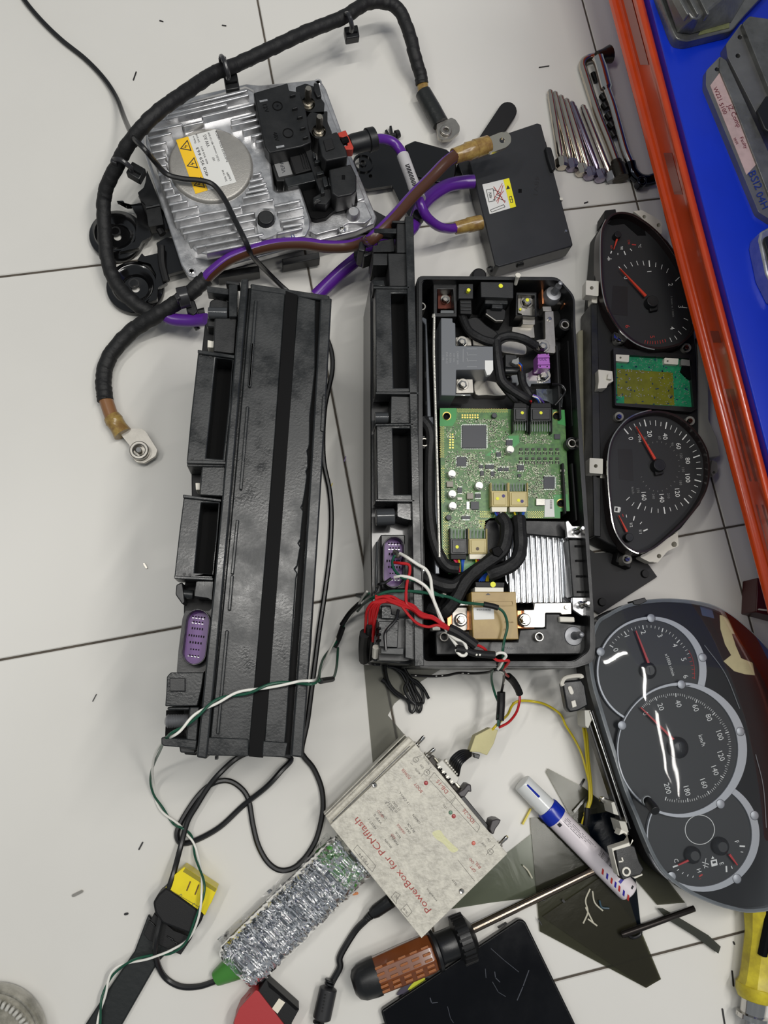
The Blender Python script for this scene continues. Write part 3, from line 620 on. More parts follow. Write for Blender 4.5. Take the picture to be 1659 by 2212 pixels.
def chip(x0,y0,x1,y1,pins=True,mt=CHIP,h=.0014,nm='chip'):
    c=MB().prism(rpoly(B([(x0,y0),(x1,y0),(x1,y1),(x0,y1)]),.6),zz+h,zz).build(nm,mt,pb,bev=.0002)
    if pins:
        g=MB(); n=max(3,int((x1-x0)/9))
        for i in range(n):
            x=x0+(i+.5)*(x1-x0)/n; g.rect(*B(x,y0-5),1,3.2,zz+.0004,zz); g.rect(*B(x,y1+5),1,3.2,zz+.0004,zz)
        n=max(3,int((y1-y0)/9))
        if pins==2:
            for i in range(n):
                y=y0+(i+.5)*(y1-y0)/n; g.rect(*B(x0-5,y),3.2,1,zz+.0004,zz); g.rect(*B(x1+5,y),3.2,1,zz+.0004,zz)
        g.build('chip_legs',SLD,c)
    return c
chip(430,255,658,470,2,h=.002); chip(380,555,470,642,2); chip(1200,740,1303,852,2,h=.0018)
for r in ((590,630,630,660,1),(648,628,730,664,1),(768,655,815,685,1),(822,655,868,685,1),(950,630,1012,680,1),(752,510,795,550,1),(845,395,905,445,1),(1298,338,1355,385,0),(385,842,430,892,1),(552,900,605,938,1),(955,715,985,745,0),(510,975,588,1050,0),(425,1110,505,1140,1),(600,685,635,730,1),(700,690,735,735,1),(1130,1000,1205,1015,0)): chip(*r[:4],r[4])
TAN=mat('tan inductor',(132,126,114),.4)
chip(285,785,345,838,False,TAN,.003,'inductor'); chip(475,895,535,950,False,TAN,.003,'inductor'); chip(1128,948,1212,1010,False,mat('silver crystal can',(170,168,160),.3,metal=.5),.003,'crystal_can'); chip(385,935,430,960,False,WHT,.002,'ceramic_part')
chip(470,975,498,1050,False,SLD,.0015,'metal_tab')
for c in ((885,482),(335,712),(592,823),(338,902),(342,1015)):
    t=MB().lathe(B(*c),[(0,ZP+.0075),(8,ZP+.0075),(9,ZP+.007),(9,ZP+.001)],20).build('electrolytic_capacitor',mat('aluminium can top',(208,208,200),.35,metal=.3),pb)
    MB().prism([(B(*c)[0]-7,B(*c)[1]+3.5),(B(*c)[0]+5,B(*c)[1]+6),(B(*c)[0],B(*c)[1]+8)],ZP+.0077,ZP+.0074).build('polarity_mark',CHIP,t)
for c in ((735,162),(302,1125)): MB().disc(B(*c),6,zz+.004,zz,16).build('round_plug',CHIP,pb,bev=.0004)
for c in ((285,168),(1323,165),(1362,990)):
    t=MB().ring(B(*c),9.6,7.5,zz+.0004,zz,24).build('mounting_ring',GLD,pb)
    MB().lathe(B(*c),[(0,zz+.001),(3,zz+.0012),(4,zz+.0025),(7.4,zz+.002),(7.4,zz)],18).build('torx_screw',DEEP,t)
MB().disc(B(1380,682),5,zz+.003,zz,14).build('white_plug',WHT,pb,bev=.0005)
m=MB().prism(B([(1210,955),(1292,952),(1302,1120),(1205,1122)]),zz+.0003,zz).build('white_code_label',PAPW,pb)
g=MB()
for y in range(965,1040,9): g.rect(*B(1268,y),5,random.choice((.8,1.4)),zz+.0005,zz)
g.build('barcode_print',INK,m)
# board connectors
CRM=mat('beige connector',(186,170,112),.42,var=.06); WHC=mat('cream plug',(222,216,196),.4)
def bcon(x0,y0,x1,yp,y1,mt,pl,n,dot,up=False):     # shroud with pins (yp..): B coords
    z=ZP+.010
    if not up:
        s=MB().prism(rpoly(B([(x0,yp),(x1,yp),(x1+4,y1),(x0+6,y1)]),1),z,ZP).build('board_connector',mt,pb,bev=.0005)
        for x in (x0-8,x1+2): MB().prism(B([(x,y0),(x+10,y0),(x+12,y1),(x+2,y1)]),z-.002,ZP).build('shroud_wall',mt,s,bev=.0004)
    else:
        s=MB().prism(rpoly(B([(x0,y0),(x1,y0),(x1,yp),(x0,yp)]),1),z,ZP).build('board_connector',mt,pb,bev=.0005)
        for x in (x0-8,x1+2): MB().prism(B([(x,y0),(x+10,y0),(x+10,y1),(x,y1)]),z-.002,ZP).build('shroud_wall',mt,s,bev=.0004)
    MB().prism(rpoly(B([(x0+18,(yp if not up else y0)+12),(x1-12,(yp if not up else y0)+12),(x1-12,(y1 if not up else yp)-14),(x0+20,(y1 if not up else yp)-14)]),1),z+.001,z-.002).build('latch_plate',mt,s,bev=.0004)
    for i in range(n):
        x=x0+14+(x1-x0-28)*i/(n-1); a,b=((y0+12,yp) if not up else (yp,y1-14))
        MB().rod(Wp(*B(x,a),ZP+.003),Wp(*B(x,b),ZP+.007),[(0,.0006),(1,.0006)],4).build('pin',SLD,s)
    for d in dot: MB().disc(B(d[0],d[1]),3.6,z+.0014,z,12).build('paint_dot',d[2],s)
    if not up: MB().prism(rpoly(B([(x0+2,y1),(x1,y1),(x1-4,y1+50),(x0+6,y1+50)]),1),z-.002,ZP).build('mating_plug',pl,s,bev=.0005)
    else: MB().prism(rpoly(B([(x0+6,y0-45),(x1-6,y0-45),(x1,y0),(x0,y0)]),1),z-.002,ZP).build('mating_plug',pl,s,bev=.0005)
PURP=mat('purple paint dot',(58,44,110),.5)
bcon(705,795,855,875,1022,CRM,WHC,5,[(763,947,YEL),(820,922,PURP)]); bcon(875,795,1040,880,1022,CRM,WHC,6,[(962,963,YEL),(995,972,PURP)])
bcon(318,1225,472,1325,1470,BLK,BLK2,5,[(382,1403,YEL)]); bcon(495,1230,655,1325,1468,CRM,WHC,5,[(575,1420,mat('brown paint dot',(70,52,36),.5))])
bcon(915,90,1040,215,320,BLK,BLK2,5,[(997,138,YEL)],True); bcon(1075,90,1270,215,330,BLK,BLK2,8,[(1173,138,YEL)],True)
for i,(a,b,mt) in enumerate(((745,780,BLU),(765,785,PUR),(795,800,WWH),(830,800,YLW),(925,950,YLW),(945,955,GRN),(965,970,BLKW),(985,975,GRN),(1010,985,BLU),(1000,980,BLU))):
    MB().tube([Wp(*B(a,1072),ZP+.005),Wp(*B(a,1090),ZP+.008),Wp(*B(b,1135),ZP+.012)],.0009,6,4).build('thin_wire',mt,ob)
for i,(a,b,mt) in enumerate(((350,405,mat('pink wire',(200,60,100),.4)),(372,410,RED),(395,415,YLW),(410,418,GRN),(430,425,BLU),(448,432,BLU),(560,570,YLW),(580,575,RED),(600,590,PUR),(625,600,BLU))):
    MB().tube([Wp(*B(a,1520),ZP+.005),Wp(*B((a+b)/2,1560),ZP+.006),Wp(*B(b,1640),ZP+.003)],.0009,6,4).build('thin_wire',mt,ob)
for i,(a,b,mt) in enumerate(((560,640,BLU),(580,645,BLU),(600,648,BLU),(625,650,YLW),(640,655,YLW),(665,655,GRN),(690,660,GRN))):
    MB().tube([Wp(*C(a,645),ZP+.006),Wp(*C((a+b)/2-4,600),ZP+.008),Wp(*C(b,565),ZP+.010)],.0009,6,4).build('thin_wire',mt,ob)
loom(ob,'taped_loom',[(*C(750,65),q-.004),(*C(800,140),q),(*C(800,260),q+.002),(*C(760,380),q+.003),(*C(640,470),q+.003),(*C(520,560),q+.002),(*C(430,660),q),(*C(360,790),q),(*C(290,880),q-.002),(*C(230,925),q-.006),(*C(110,890),q-.012)],0.0063)
loom(ob,'taped_loom',[(*C(915,75),q-.004),(*C(925,200),q),(*C(930,340),q+.002),(*C(900,450),q+.004),(*C(820,520),q+.004),(*C(700,570),q+.002),(*C(650,590),q)],0.0066)
loom(ob,'taped_loom',[(*C(560,540),q-.002),(*C(430,625),q-.004),(*C(330,690),q-.004),(*C(200,670),q-.006),(*C(60,600),q-.010)],0.0067)
loom(ob,'taped_loom',[(*B(50,200),q-.006),(*B(130,330),q-.004),(*B(120,600),q-.008),(*B(120,1000),q-.008),(*B(150,1300),q-.006),(*B(220,1500),q-.004),(*B(300,1590),q-.006),(*B(400,1610),q-.004)],0.0057)
m=MB(); m.prism(C([(670,350),(740,325),(780,380),(740,430),(690,410)]),q+.011,q); m.build('cable_tie_clip',DEEP,ob,bev=.0008)
# dark well and cell block
MB().prism(rpoly(C([(610,130),(640,90),(1340,100),(1340,260),(780,210),(790,470),(640,480),(600,200)]),4),ZP-.006,.045).build('cell_cover_frame',BLK,ob,bev=.0015)
cellm=MB(); corner=C([(830,225),(1380,225),(1400,835),(890,835),(800,640),(790,330)])
MB().prism(corner,.068,.045).build('cell_plate',ALUF,ob)
for i in range(11):
    a=C(822+i*50,222); b=C(845+i*50.5,832); 
    if i==10: continue
    MB().bar(a,b,6.6,.0725 if i<9 else .0705,.066,6).build('corrugation',ALUF,ob,bev=.0012)
MB().prism(C([(1290,230),(1330,205),(1350,280),(1390,830),(1330,790),(1310,300)]),.0745,.066).build('end_cell_plate',ALUF,ob,bev=.001)
m=MB(); m.prism(C([(1360,270),(1500,270),(1530,790),(1400,790)]),R_-.010,.05); m.build('side_rail',BLK,ob,bev=.001)
for y in (330,460,600,740): MB().rect(*C(1450+(y-300)*.05,y),14,4,R_-.008,R_-.012).build('rail_notch',DEEP,ob)
for pl,a,b in (([(1335,110),(1360,100),(1395,150),(1500,150),(1490,262),(1350,255)],(1420,205),0),([(1395,790),(1525,790),(1540,955),(1480,955),(1400,900)],(1465,860),0)):
    q2=MB().prism(rpoly(C(pl),2),R_-.008,R_-.013).build('stud_bracket',ALU,ob,bev=.0005)
    P=Wp(*C(*a),R_-.008); MB().rod(P,P+Vector((0,0,.022)),[(0,.0040),(.08,.0040),(.09,.0028)]+[(.1+.7*i/14,.0028 if i%2 else .0024) for i in range(15)]+[(.82,.002),(1,.0016)],14).build('threaded_stud',STL,q2)
# shunt at the bottom
sh_=MB().prism(rpoly(C([(488,740),(888,740),(915,1165),(505,1165)]),2),R_+.002,R_-.02).build('amber_shunt_module',mat('amber translucent housing',(164,138,76),.4,rgb2=(148,120,62),vscale=40),ob,bev=.0010)
MB().hprism(rpoly(C([(510,815),(865,815),(872,865),(515,868)]),1.5),[rpoly(C([(518,824),(857,824),(862,856),(523,858)]),1)],R_+.003,R_+.001).build('raised_frame',mat('amber translucent housing',(164,138,76)),sh_,bev=.0003)
MB().prism(C([(620,768),(640,750),(662,768)]),R_+.0024,R_+.001).build('arrow_mark',CHIP,sh_)
l=MB().prism(rpoly(C([(508,882),(690,880),(697,985),(515,990)]),1.5),R_+.0024,R_+.0005).build('white_code_label',PAPW,sh_)
g=MB(); g.text('4N0915181AB',C(600,900),(1,0),3.6,R_+.0025)
g.build('label_print',INK,l)
g=MB(); g.text('ISAScale',C(830,1010),(1,0),4,R_+.0022); g.text('F01',C(800,1080),(1,0),5,R_+.0022); g.build('moulded_lettering',mat('dark amber',(130,104,52),.5),sh_)
MB().prism(rpoly(C([(522,698),(780,700),(780,742),(522,740)]),1),R_-.001,R_-.02).build('white_plug_body',WHT,sh_,bev=.0005)
MB().prism(rpoly(C([(525,650),(790,655),(785,700),(530,698)]),1.5),R_,R_-.02).build('dark_plug',BLK2,sh_,bev=.0006)
MB().disc(C(685,674),6,R_+.001,R_-.001,12).build('yellow_paint_dot',YEL,sh_)
m=MB(); m.prism(C([(270,930),(320,905),(500,905),(500,1085),(330,1085),(275,1060)]),R_-.012,R_-.02); m.build('copper_busbar',COP,ob,bev=.0005); m=MB(); m.prism(C([(900,905),(1060,905),(1060,1070),(900,1070)]),R_-.013,R_-.02); m.build('copper_busbar',COP,ob,bev=.0005)
m=MB(); m.prism(rpoly(C([(318,880),(452,880),(455,1070),(440,1088),(345,1088),(320,1060)]),2),R_-.010,R_-.013); m.build('tinned_plate',mat('tinned plate',(150,146,140)),ob,bev=.0004)
m=MB(); m.prism(C([(330,835),(470,835),(472,870),(335,870)]),R_-.010,R_-.02); m.build('bent_busbar_end',STL,ob,bev=.001)
m=MB(); m.prism(rpoly(C([(1055,840),(1385,835),(1390,940),(1300,945),(1290,930),(1155,930),(1152,1055),(1130,1062),(960,1060),(960,900),(1050,900)]),2),R_-.008,R_-.012); m.build('tin_busbar',ZNC,ob,bev=.0005)
MB().disc(C(1345,878),4.8,R_-.006,R_-.009,14).build('rivet',STL,ob,bev=.0004)
m=MB(); m.prism(C([(1280,960),(1415,965),(1420,1012),(1285,1010)]),R_-.007,R_-.02); m.build('bent_busbar_end',WHT,ob,bev=.001)
for c in (C(400,990),C(970,990)):
    w=MB().lathe(c,[(0,R_-.006),(12,R_-.006),(14,R_-.008),(14,R_-.010)],24).build('dark_washer',DST,ob); nut(c,9,R_-.006,w)
m=MB(); m.prism(C([(140,1050),(210,1045),(215,1085),(145,1085)]),R_-.004,.08); m.build('white_tab',WHT,ob,bev=.0005)
for (x,y) in ((107,660),(250,760)): MB().rect(*C(x,y),8,9,R_-.012,R_-.03).build('white_tab',WHT,ob,bev=.0005)
# connector strip on the near long side
S=.112
m=MB(); m.prism([(800,610),(893,480),(918,1440),(806,1428),(801,1200)],S-.03,0); m.build('side_strip_body',mat('gloss black side wall',(20,21,23),.3,coat=.15),ob,bev=.001)
m=MB(); m.prism(rpoly([(875,467),(893,467),(897,640),(905,1000),(916,1438),(896,1440),(888,1000),(880,640)],2),S+.002,.02); m.build('long_rim',GRYP,ob,bev=.0014)
def cb(o,h):
    MB().hprism(o,[h],S,S-.03).build('frame_box',GRYP,ob,bev=.001); MB().prism(inset(h,-1.5),S-.022,S-.031).build('recess_floor',DEEP,ob)
cb(D([(225,715),(550,720),(562,1715),(230,1715)]),D([(375,770),(530,770),(545,1670),(400,1670)]))
cb(D([(232,2020),(575,2020),(590,2212),(600,2800),(230,2800)])[:2]+[(893,1082),(815,1080)],[(848,925),(888,926),(890,1068),(852,1068)])
m=MB(); m.prism(D([(205,700),(560,705),(640,1710),(640,1725),(225,1725),(230,1712),(560,1712),(548,722),(210,718)]),S+.002,S-.02); 
for (a,b) in ((D(205,710),D(550,712)),(D(225,1720),D(640,1722)),(D(225,2025),D(590,2020)),(E(215,515),E(580,518))): MB().bar(a,b,5,S+.002,S-.02).build('frame_lip',GRYP,ob,bev=.0006)
m=MB(); m.prism(rpoly(D([(345,385),(520,385),(545,700),(360,700)]),2),S-.003,S-.04); m.prism(D([(200,385),(345,385),(345,500),(200,500)]),S-.006,S-.04); m.build('flat_cover',BLK,ob,bev=.001)
m=MB(); m.prism(rpoly(D([(430,100),(515,90),(520,380),(430,380)]),2),S-.002,S-.04); m.build('terminal_frame',BLK,ob,bev=.001)
m=MB(); m.prism(rpoly(D([(215,145),(430,145),(430,195),(215,190)]),2),S-.004,S-.016); m.build('guide_bar',GRYP,ob,bev=.001)
m=MB(); m.prism(D([(385,70),(515,70),(515,95),(385,92)]),S,S-.012); m.build('guide_bar',BLK,ob,bev=.0008)
m=MB(); m.prism(rpoly(D([(245,270),(400,240),(410,370),(200,375),(200,310),(245,305)]),2),S-.014,S-.06); m.build('terminal_block',BLK,ob,bev=.001)
m=MB(); m.prism(D([(200,640),(310,640),(320,700),(205,695)]),S-.012,S-.03); m.build('pale_latch',GRYP,ob,bev=.0008)
m=MB(); m.prism(rpoly(D([(375,1750),(560,1755),(565,2010),(370,2015)]),2),S-.003,S-.03); m.build('latch_block',GRYP,ob,bev=.001)
m=MB(); m.rod(Wp(*D(222,1960),S-.012),Wp(*D(345,1960),S-.012),[(0,.0055),(1,.0055)],16); m.build('shiny_pin_sleeve',mat('polished dark plastic',(60,62,64)),ob)
m=MB(); m.prism(rpoly(E([(415,535),(550,535),(550,700),(490,690),(415,665)]),2),S-.003,S-.03); m.build('latch_block',GRYP,ob,bev=.001)
m=MB(); m.rod(Wp(*E(220,670),S-.010),Wp(*E(390,665),S-.010),[(0,.008),(1,.008)],16); m.build('shiny_pin_sleeve',mat('polished dark plastic',(60,62,64)),ob,bev=.0008)
m=MB(); m.prism(rpoly(E([(265,830),(490,830),(495,1330),(270,1335)]),3),S-.016,.05); m.build('socket_mount',BLK,ob,bev=.001)
socket(ob,*E(387,1080),47,112,1,S-.001)
m=MB(); m.bar(E(235,890),E(225,1350),6,S-.01,.03); m.build('polished_edge_rib',mat('polished dark plastic',(60,62,64)),ob,bev=.0015)
m=MB(); m.prism(rpoly(E([(240,1600),(480,1600),(485,1870),(575,1600),(575,1975),(500,1990),(250,1985)]),2),S-.01,S-.05); m.build('terminal_housing',BLK,ob,bev=.001)
m=MB(); m.prism(rpoly(E([(245,1625),(430,1625),(420,1870),(250,1860)]),2),S-.004,S-.03); m.build('terminal_cover',GRYP,ob,bev=.001)
m=MB(); m.prism(rpoly(E([(265,1870),(480,1870),(475,1935),(265,1925)]),2),S+.004,S-.02); m.build('wire_guide_bar',GRYP,ob,bev=.0012)
m=MB(); m.prism(rpoly(E([(490,1600),(575,1600),(578,1980),(490,1960)]),2),S-.002,S-.05); m.build('corner_block',GRYP,ob,bev=.001)
for y in (1690,1745,1800): MB().rect(*E(255,y),7,5,S,S-.02).build('hook',DEEP,ob,bev=.0005)
m=MB(); m.prism(E([(270,1480),(360,1480),(370,1560),(430,1570),(440,1610),(270,1600)]),S-.006,S-.04); m.build('stepped_bracket',GRYP,ob,bev=.0008)
m=MB(); m.tube(pth([(795,1375,.06),(796,1420,.03),(803,1430,.03),(820,1432,.03)]),.0012,6); m.build('edge_wire',BLKW,ob)
# ---------------- silver converter ----------------
K=Cr(300,160,3.1904); ZC=.070
cv=thing('power_converter','silver finned cast aluminium converter with a yellow and white label on its round boss','converter',(560,400),0)
fl_=K([(340,1390),(290,1310),(30,520),(8,470),(12,340),(60,255),(140,205),(740,66),(830,75),(1215,38),(1255,45),(1290,100),(1400,400),(1520,700),(1640,985),(1625,1030),(1500,1085),(1200,1160),(500,1350),(430,1400),(380,1405)])
MB().prism(rpoly(fl_,3),.036,.026).build('base_flange',ALU,cv,bev=.0015)
MB().prism(inset(rpoly(fl_,3),2),.026,.012).build('bottom_cover',mat('grey base plate',(120,122,124),.4,metal=.6),cv,bev=.001)
for a,b in (((470,594),(560,580)),((610,566),(690,551))): MB().bar(a,b,14,.020,.004).build('foot_clip',BLK,cv,bev=.0006)
up=K([(330,1155),(250,1010),(150,740),(45,480),(50,400),(150,270),(740,95),(790,120),(850,420),(870,500),(900,560),(930,800),(960,815),(1110,785),(1180,1000),(1180,1060),(1150,1120),(480,1245),(400,1230)])
up0=K([(320,1200),(230,1050),(130,760),(35,500),(30,390),(130,250),(735,80),(800,110),(870,420),(885,500),(915,560),(945,830),(970,830),(1120,800),(1195,1010),(1200,1080),(1165,1150),(480,1290),(390,1270)])
MB().taper(rpoly(up,4),ZC-.010,rpoly(up0,4),.034).build('finned_housing',ALU,cv,bev=.002)
MB().prism(rpoly(K([(1190,1000),(1150,900),(1490,880),(1560,880),(1610,990),(1560,1030),(1440,1030),(1380,1070),(1330,1080),(1220,1110),(1180,1090)]),4),.044,.034).build('raised_pad',ALU,cv,bev=.0018)
MB().prism(K([(1260,100),(1290,180),(1390,430),(1560,860),(1500,880),(1200,300),(1180,100)]),.040,.034).build('side_wall',ALU,cv,bev=.0015)
disc=MB().lathe(K(495,622),[(0,ZC-.006),(88,ZC-.006),(92,ZC-.0065),(95,ZC-.009),(95,ZC-.012)],56).build('round_boss',mat('sand cast boss',(166,163,157),.42,metal=.55,bump=.2,bscale=900,var=.08,vscale=150),cv,smooth=50)
dv=Vector((.978,-.21))
fins=[((90,325),(600,205)),((130,290),(750,140)),((180,245),(740,108)),((310,355),(440,325)),((440,290),(790,205)),((640,315),(800,275)),((640,350),(815,310)),((720,385),(830,355)),((780,425),(850,408)),((810,465),(860,455)),
((790,690),(835,678)),((770,735),(850,715)),((760,778),(870,750)),((740,815),(880,785)),((720,850),(890,815)),((700,905),(920,862)),((330,985),(700,915)),((940,905),(1105,870)),((960,950),(1125,915)),((985,1015),(1130,985)),((1000,1050),(1120,1030)),
((250,1010),(410,975)),((290,1055),(790,955)),((310,1095),(800,1000)),((350,1150),(790,1060)),((400,1190),(850,1100)),((470,1225),(840,1150)),((960,1095),(1120,1060)),
((60,395),(290,345)),((70,440),(215,405)),((80,490),(180,468)),((95,535),(175,520)),((110,585),(180,570)),((125,635),(185,622)),((140,690),(195,678)),((160,745),(210,735)),((180,795),(230,785)),((195,845),(280,825)),((215,895),(330,872)),((232,945),(400,910))]
for a,b in fins: MB().bar(K(*a),K(*b),6.2,ZC,ZC-.014,5).build('cooling_fin',ALU,cv,bev=.0010)
MB().lathe(K(875,985),[(0,ZC+.004),(16,ZC+.004),(19,ZC+.002),(19,ZC-.012)],28).build('black_breather_cap',BLK,cv,bev=.0004)
MB().hprism(rpoly(K([(800,960),(830,925),(920,925),(960,990),(985,1090),(860,1140),(830,1130)]),3),[circ(K(875,995),21,20)],ZC-.002,ZC-.012).build('cap_collar',ALU,cv,bev=.001)
for c,z in ((K(362,1357),.036),(K(1403,1067),.046),(K(1235,55),.036)):
    w=MB().ring(c,9,5.8,z+.0015,z,20).build('screw_boss',ALU,cv,bev=.0004); MB().lathe(c,[(0,z),(3,z),(4,z+.0022),(6,z+.0018),(6,z)],14).build('torx_screw',STL,w)
MB().lathe(K(1480,945),[(0,.052),(11,.052),(15,.050),(17,.044)],24).build('round_bump',ALU,cv)
# label
zl=ZC-.0058; u1=Vector(K(340,430)); LU=(Vector(K(475,800))-Vector(K(340,430))).normalized(); 
MB().prism(K([(255,453),(340,430),(475,800),(390,825)]),zl+.0003,zl-.0004).build('yellow_warning_strip',PAPY,disc)
lb=MB().prism(K([(340,430),(527,380),(672,745),(478,800)]),zl+.0003,zl-.0004).build('white_rating_label',PAPW,disc)
g=MB(); zg=zl+.0004; td=(-LU.x,-LU.y)
def kt(s,x,y,h,w=None): g.text(s,K(x,y),td,h,zg,w)
kt('4K0 959 663',437,605,6.6,66); kt('VW AG',466,460,7.5,27); kt('400 950 601',452,560,4,40); kt('SW 0100',405,440,4,20); kt('Made in',382,452,4,16)
kt('DC/DC converter 48V-12V 3kW',515,500,4.2,66); kt('H07',515,585,5,8); kt('Audi/VW EP 470.01 1407374',570,500,4.4,72); kt('2206 19:48',590,700,4,26); kt('200',612,690,4,9); kt('LB01',625,712,4,14)
g.build('label_print',INK,disc)
g=MB()
for tx,ty in ((322,500),(368,620),(415,755)):
    c=Vector(K(tx,ty)); ax=-LU; n=Vector((ax.y,-ax.x))
    P=[c+n*13,c-n*9+ax*13,c-n*9-ax*13]; Q=[c+n*9.5,c-n*7.2+ax*9.6,c-n*7.2-ax*9.6]
    g.hprism([tuple(p) for p in P],[[tuple(p) for p in Q]],zg+.0001,zg)
    g.prism([tuple(c+n*6+ax*1),tuple(c-n*1-ax*3),tuple(c-n*0+ax*.5),tuple(c-n*6-ax*1),tuple(c-n*0+ax*3.5),tuple(c+n*1)],zg+.0001,zg)
g.build('warning_triangles',INK,disc)
# black connector block
m=MB(); m.prism(K([(790,128),(1025,60),(1035,110),(1110,125),(1150,250),(1190,470),(1120,500),(900,545),(868,500),(850,420)]),.078,.036); blk=m.build('terminal_cover',BLK,cv,bev=.0012)
for c,r in ((K(955,218),12),(K(1028,405),12.5)): MB().ring(c,r,r-1.8,.0786,.0775,24).build('moulded_ring',DEEP,blk)
g=MB(); g.text('+',K(955,218),(.3,.95),8,.0781); g.text('12V',K(875,235),(.3,.95),9,.0781); g.text('48V',K(945,430),(.3,.95),9,.0781); g.build('moulded_lettering',DEEP,blk)
m=MB(); m.prism(K([(830,182),(885,172),(888,184),(834,194)]),.0785,.0775); m.build('bright_slot',ALU,blk)
m=MB(); m.prism(K([(945,498),(1000,488),(1003,500),(950,512)]),.0785,.0775); m.build('bright_slot',ALU,blk)
for i,(x,y) in enumerate(((1060,140),(1075,230),(1110,290),(1130,365),(1150,430))): MB().rect(*K(x,y),12,4,.082,.07,-15).build('cover_clip',BLK,cv,bev=.0005)
for c,cup in ((K(1165,180),[(1080,90),(1150,65),(1230,95),(1250,160),(1280,200),(1275,280),(1130,250),(1090,180)]),(K(1240,370),[(1150,310),(1180,265),(1300,255),(1300,330),(1330,400),(1330,430),(1200,430),(1160,370)])):
    o_=rpoly(K(cup),3); cc=Vector(c)
    MB().hprism(o_,[circ((c[0],c[1]+8),15.5,18)],.066,.040).build('terminal_shroud',BLK,cv,bev=.0008)
    w=MB().lathe((c[0],c[1]+9),[(0,.058),(13,.058),(15,.056),(15,.045)],20).build('bolt_washer',mat('nickel washer',(160,156,146),.3,metal=.9),cv)
    P=Wp(c[0],c[1]+10,.056); MB().rod(P,P+Vector((0,0,.026)),[(0,.0056),(.18,.0056),(.19,.0036),(.9,.0036),(1,.003)],14).build('terminal_stud',mat('warm steel',(178,172,160),.3,metal=.95),w)
m=MB(); m.prism(K([(1205,60),(1240,60),(1260,150),(1230,160),(1205,110)]),.07,.036); m.build('corner_hook',BLK,cv,bev=.001)
# side plugs and tray
m=MB(); m.prism(rpoly(K([(1110,770),(1490,740),(1510,880),(1340,940),(1290,985),(1220,1000),(1180,985)]),3),.052,.036); m.build('connector_tray',DEEP,cv,bev=.001)
m=MB(); m.prism(K([(895,560),(1170,490),(1240,770),(1020,780),(1000,735),(950,740)]),.056,.036); m.build('connector_base',BLK,cv,bev=.001)
m=MB(); m.prism(K([(920,585),(1015,550),(1060,690),(965,710)]),.0575,.05); w=m.build('grey_stamp_pad',mat('cast pad',(156,156,156),.45,metal=.6,var=.1),cv); MB().text('VEPA',K(990,640),(-.25,-.97),8,.0576).build('stamped_lettering',CHIP,w)
m=MB(); m.prism(rpoly(K([(1035,560),(1150,530),(1190,660),(1080,690)]),2),.064,.05); m.build('square_plug',BLK2,cv,bev=.001)
for i in range(4): MB().bar(K(1110+i*16,545-i*3),K(1140+i*16,650-i*3),1.6,.0655,.062).build('plug_rib',BLK,cv,bev=.0003)
m=MB(); m.prism(rpoly(K([(1000,715),(1200,670),(1220,735),(1025,780)]),2),.066,.05); m.build('latch_lever',GRYP,cv,bev=.001)
m=MB(); m.prism(rpoly(K([(1130,490),(1170,480),(1350,830),(1290,900),(1200,890),(1200,850),(1250,820)]),2),.066,.05); m.build('latch_frame',BLK,cv,bev=.001)
for (x,y,w_,h_) in ((1230,600,12,7),(1250,680,16,8),(1285,740,10,22),(1320,740,8,20),(1230,860,16,5),(1265,800,8,14),(1210,560,6,12)): MB().rect(*K(x,y),w_,h_,.072,.05,-14).build('latch_tooth',GRYP,cv,bev=.0006)
pl=MB().prism(rpoly(K([(1310,655),(1460,620),(1500,700),(1500,800),(1470,830),(1370,850),(1330,820)]),3),.078,.05).build('round_cornered_plug',BLK,cv,bev=.0015)
MB().rect(*K(1410,710),7,9,.0785,.077).build('plug_keyhole',DEEP,pl)
pl=MB().prism(rpoly(K([(1235,440),(1365,395),(1430,520),(1440,570),(1290,600),(1260,560)]),3),.088,.05).build('latch_plug',BLK,cv,bev=.0015)
MB().prism(rpoly(K([(1270,455),(1330,440),(1350,510),(1290,530)]),2),.0895,.087).build('plug_key_block',BLK2,pl,bev=.0006)
rc=MB().prism(K([(1370,405),(1425,385),(1480,505),(1475,520),(1415,520),(1400,500),(1440,490),(1430,440),(1380,430)]),.087,.075).build('red_locking_clip',mat('red clip plastic',(178,58,44),.4),cv,bev=.0006)
MB().rod(Wp(*K(1450,490),.078),Wp(*K(1625,445),.076),[(0,.0095),(.15,.0105),(.7,.0105),(.72,.0125),(1,.0122)],20).build('plug_barrel',BLK,cv,bev=.0004)
MB().rod(Wp(*K(1395,470),.086),Wp(*K(1440,455),.086),[(0,.004),(1,.004)],10).build('clip_window',DEEP,cv)
g=MB(); g.text('8ZT78',K(965,1110),(-.97,.2),12,.060,thick=.004); 
g=MB()
for i,s in enumerate('8STF'): g.text(s,K(1060-i*65,1112+i*14),(-.97,.22),14,.0600)
g.build('blue_pen_number',mat('blue marker ink',(20,50,140),.5),cv)
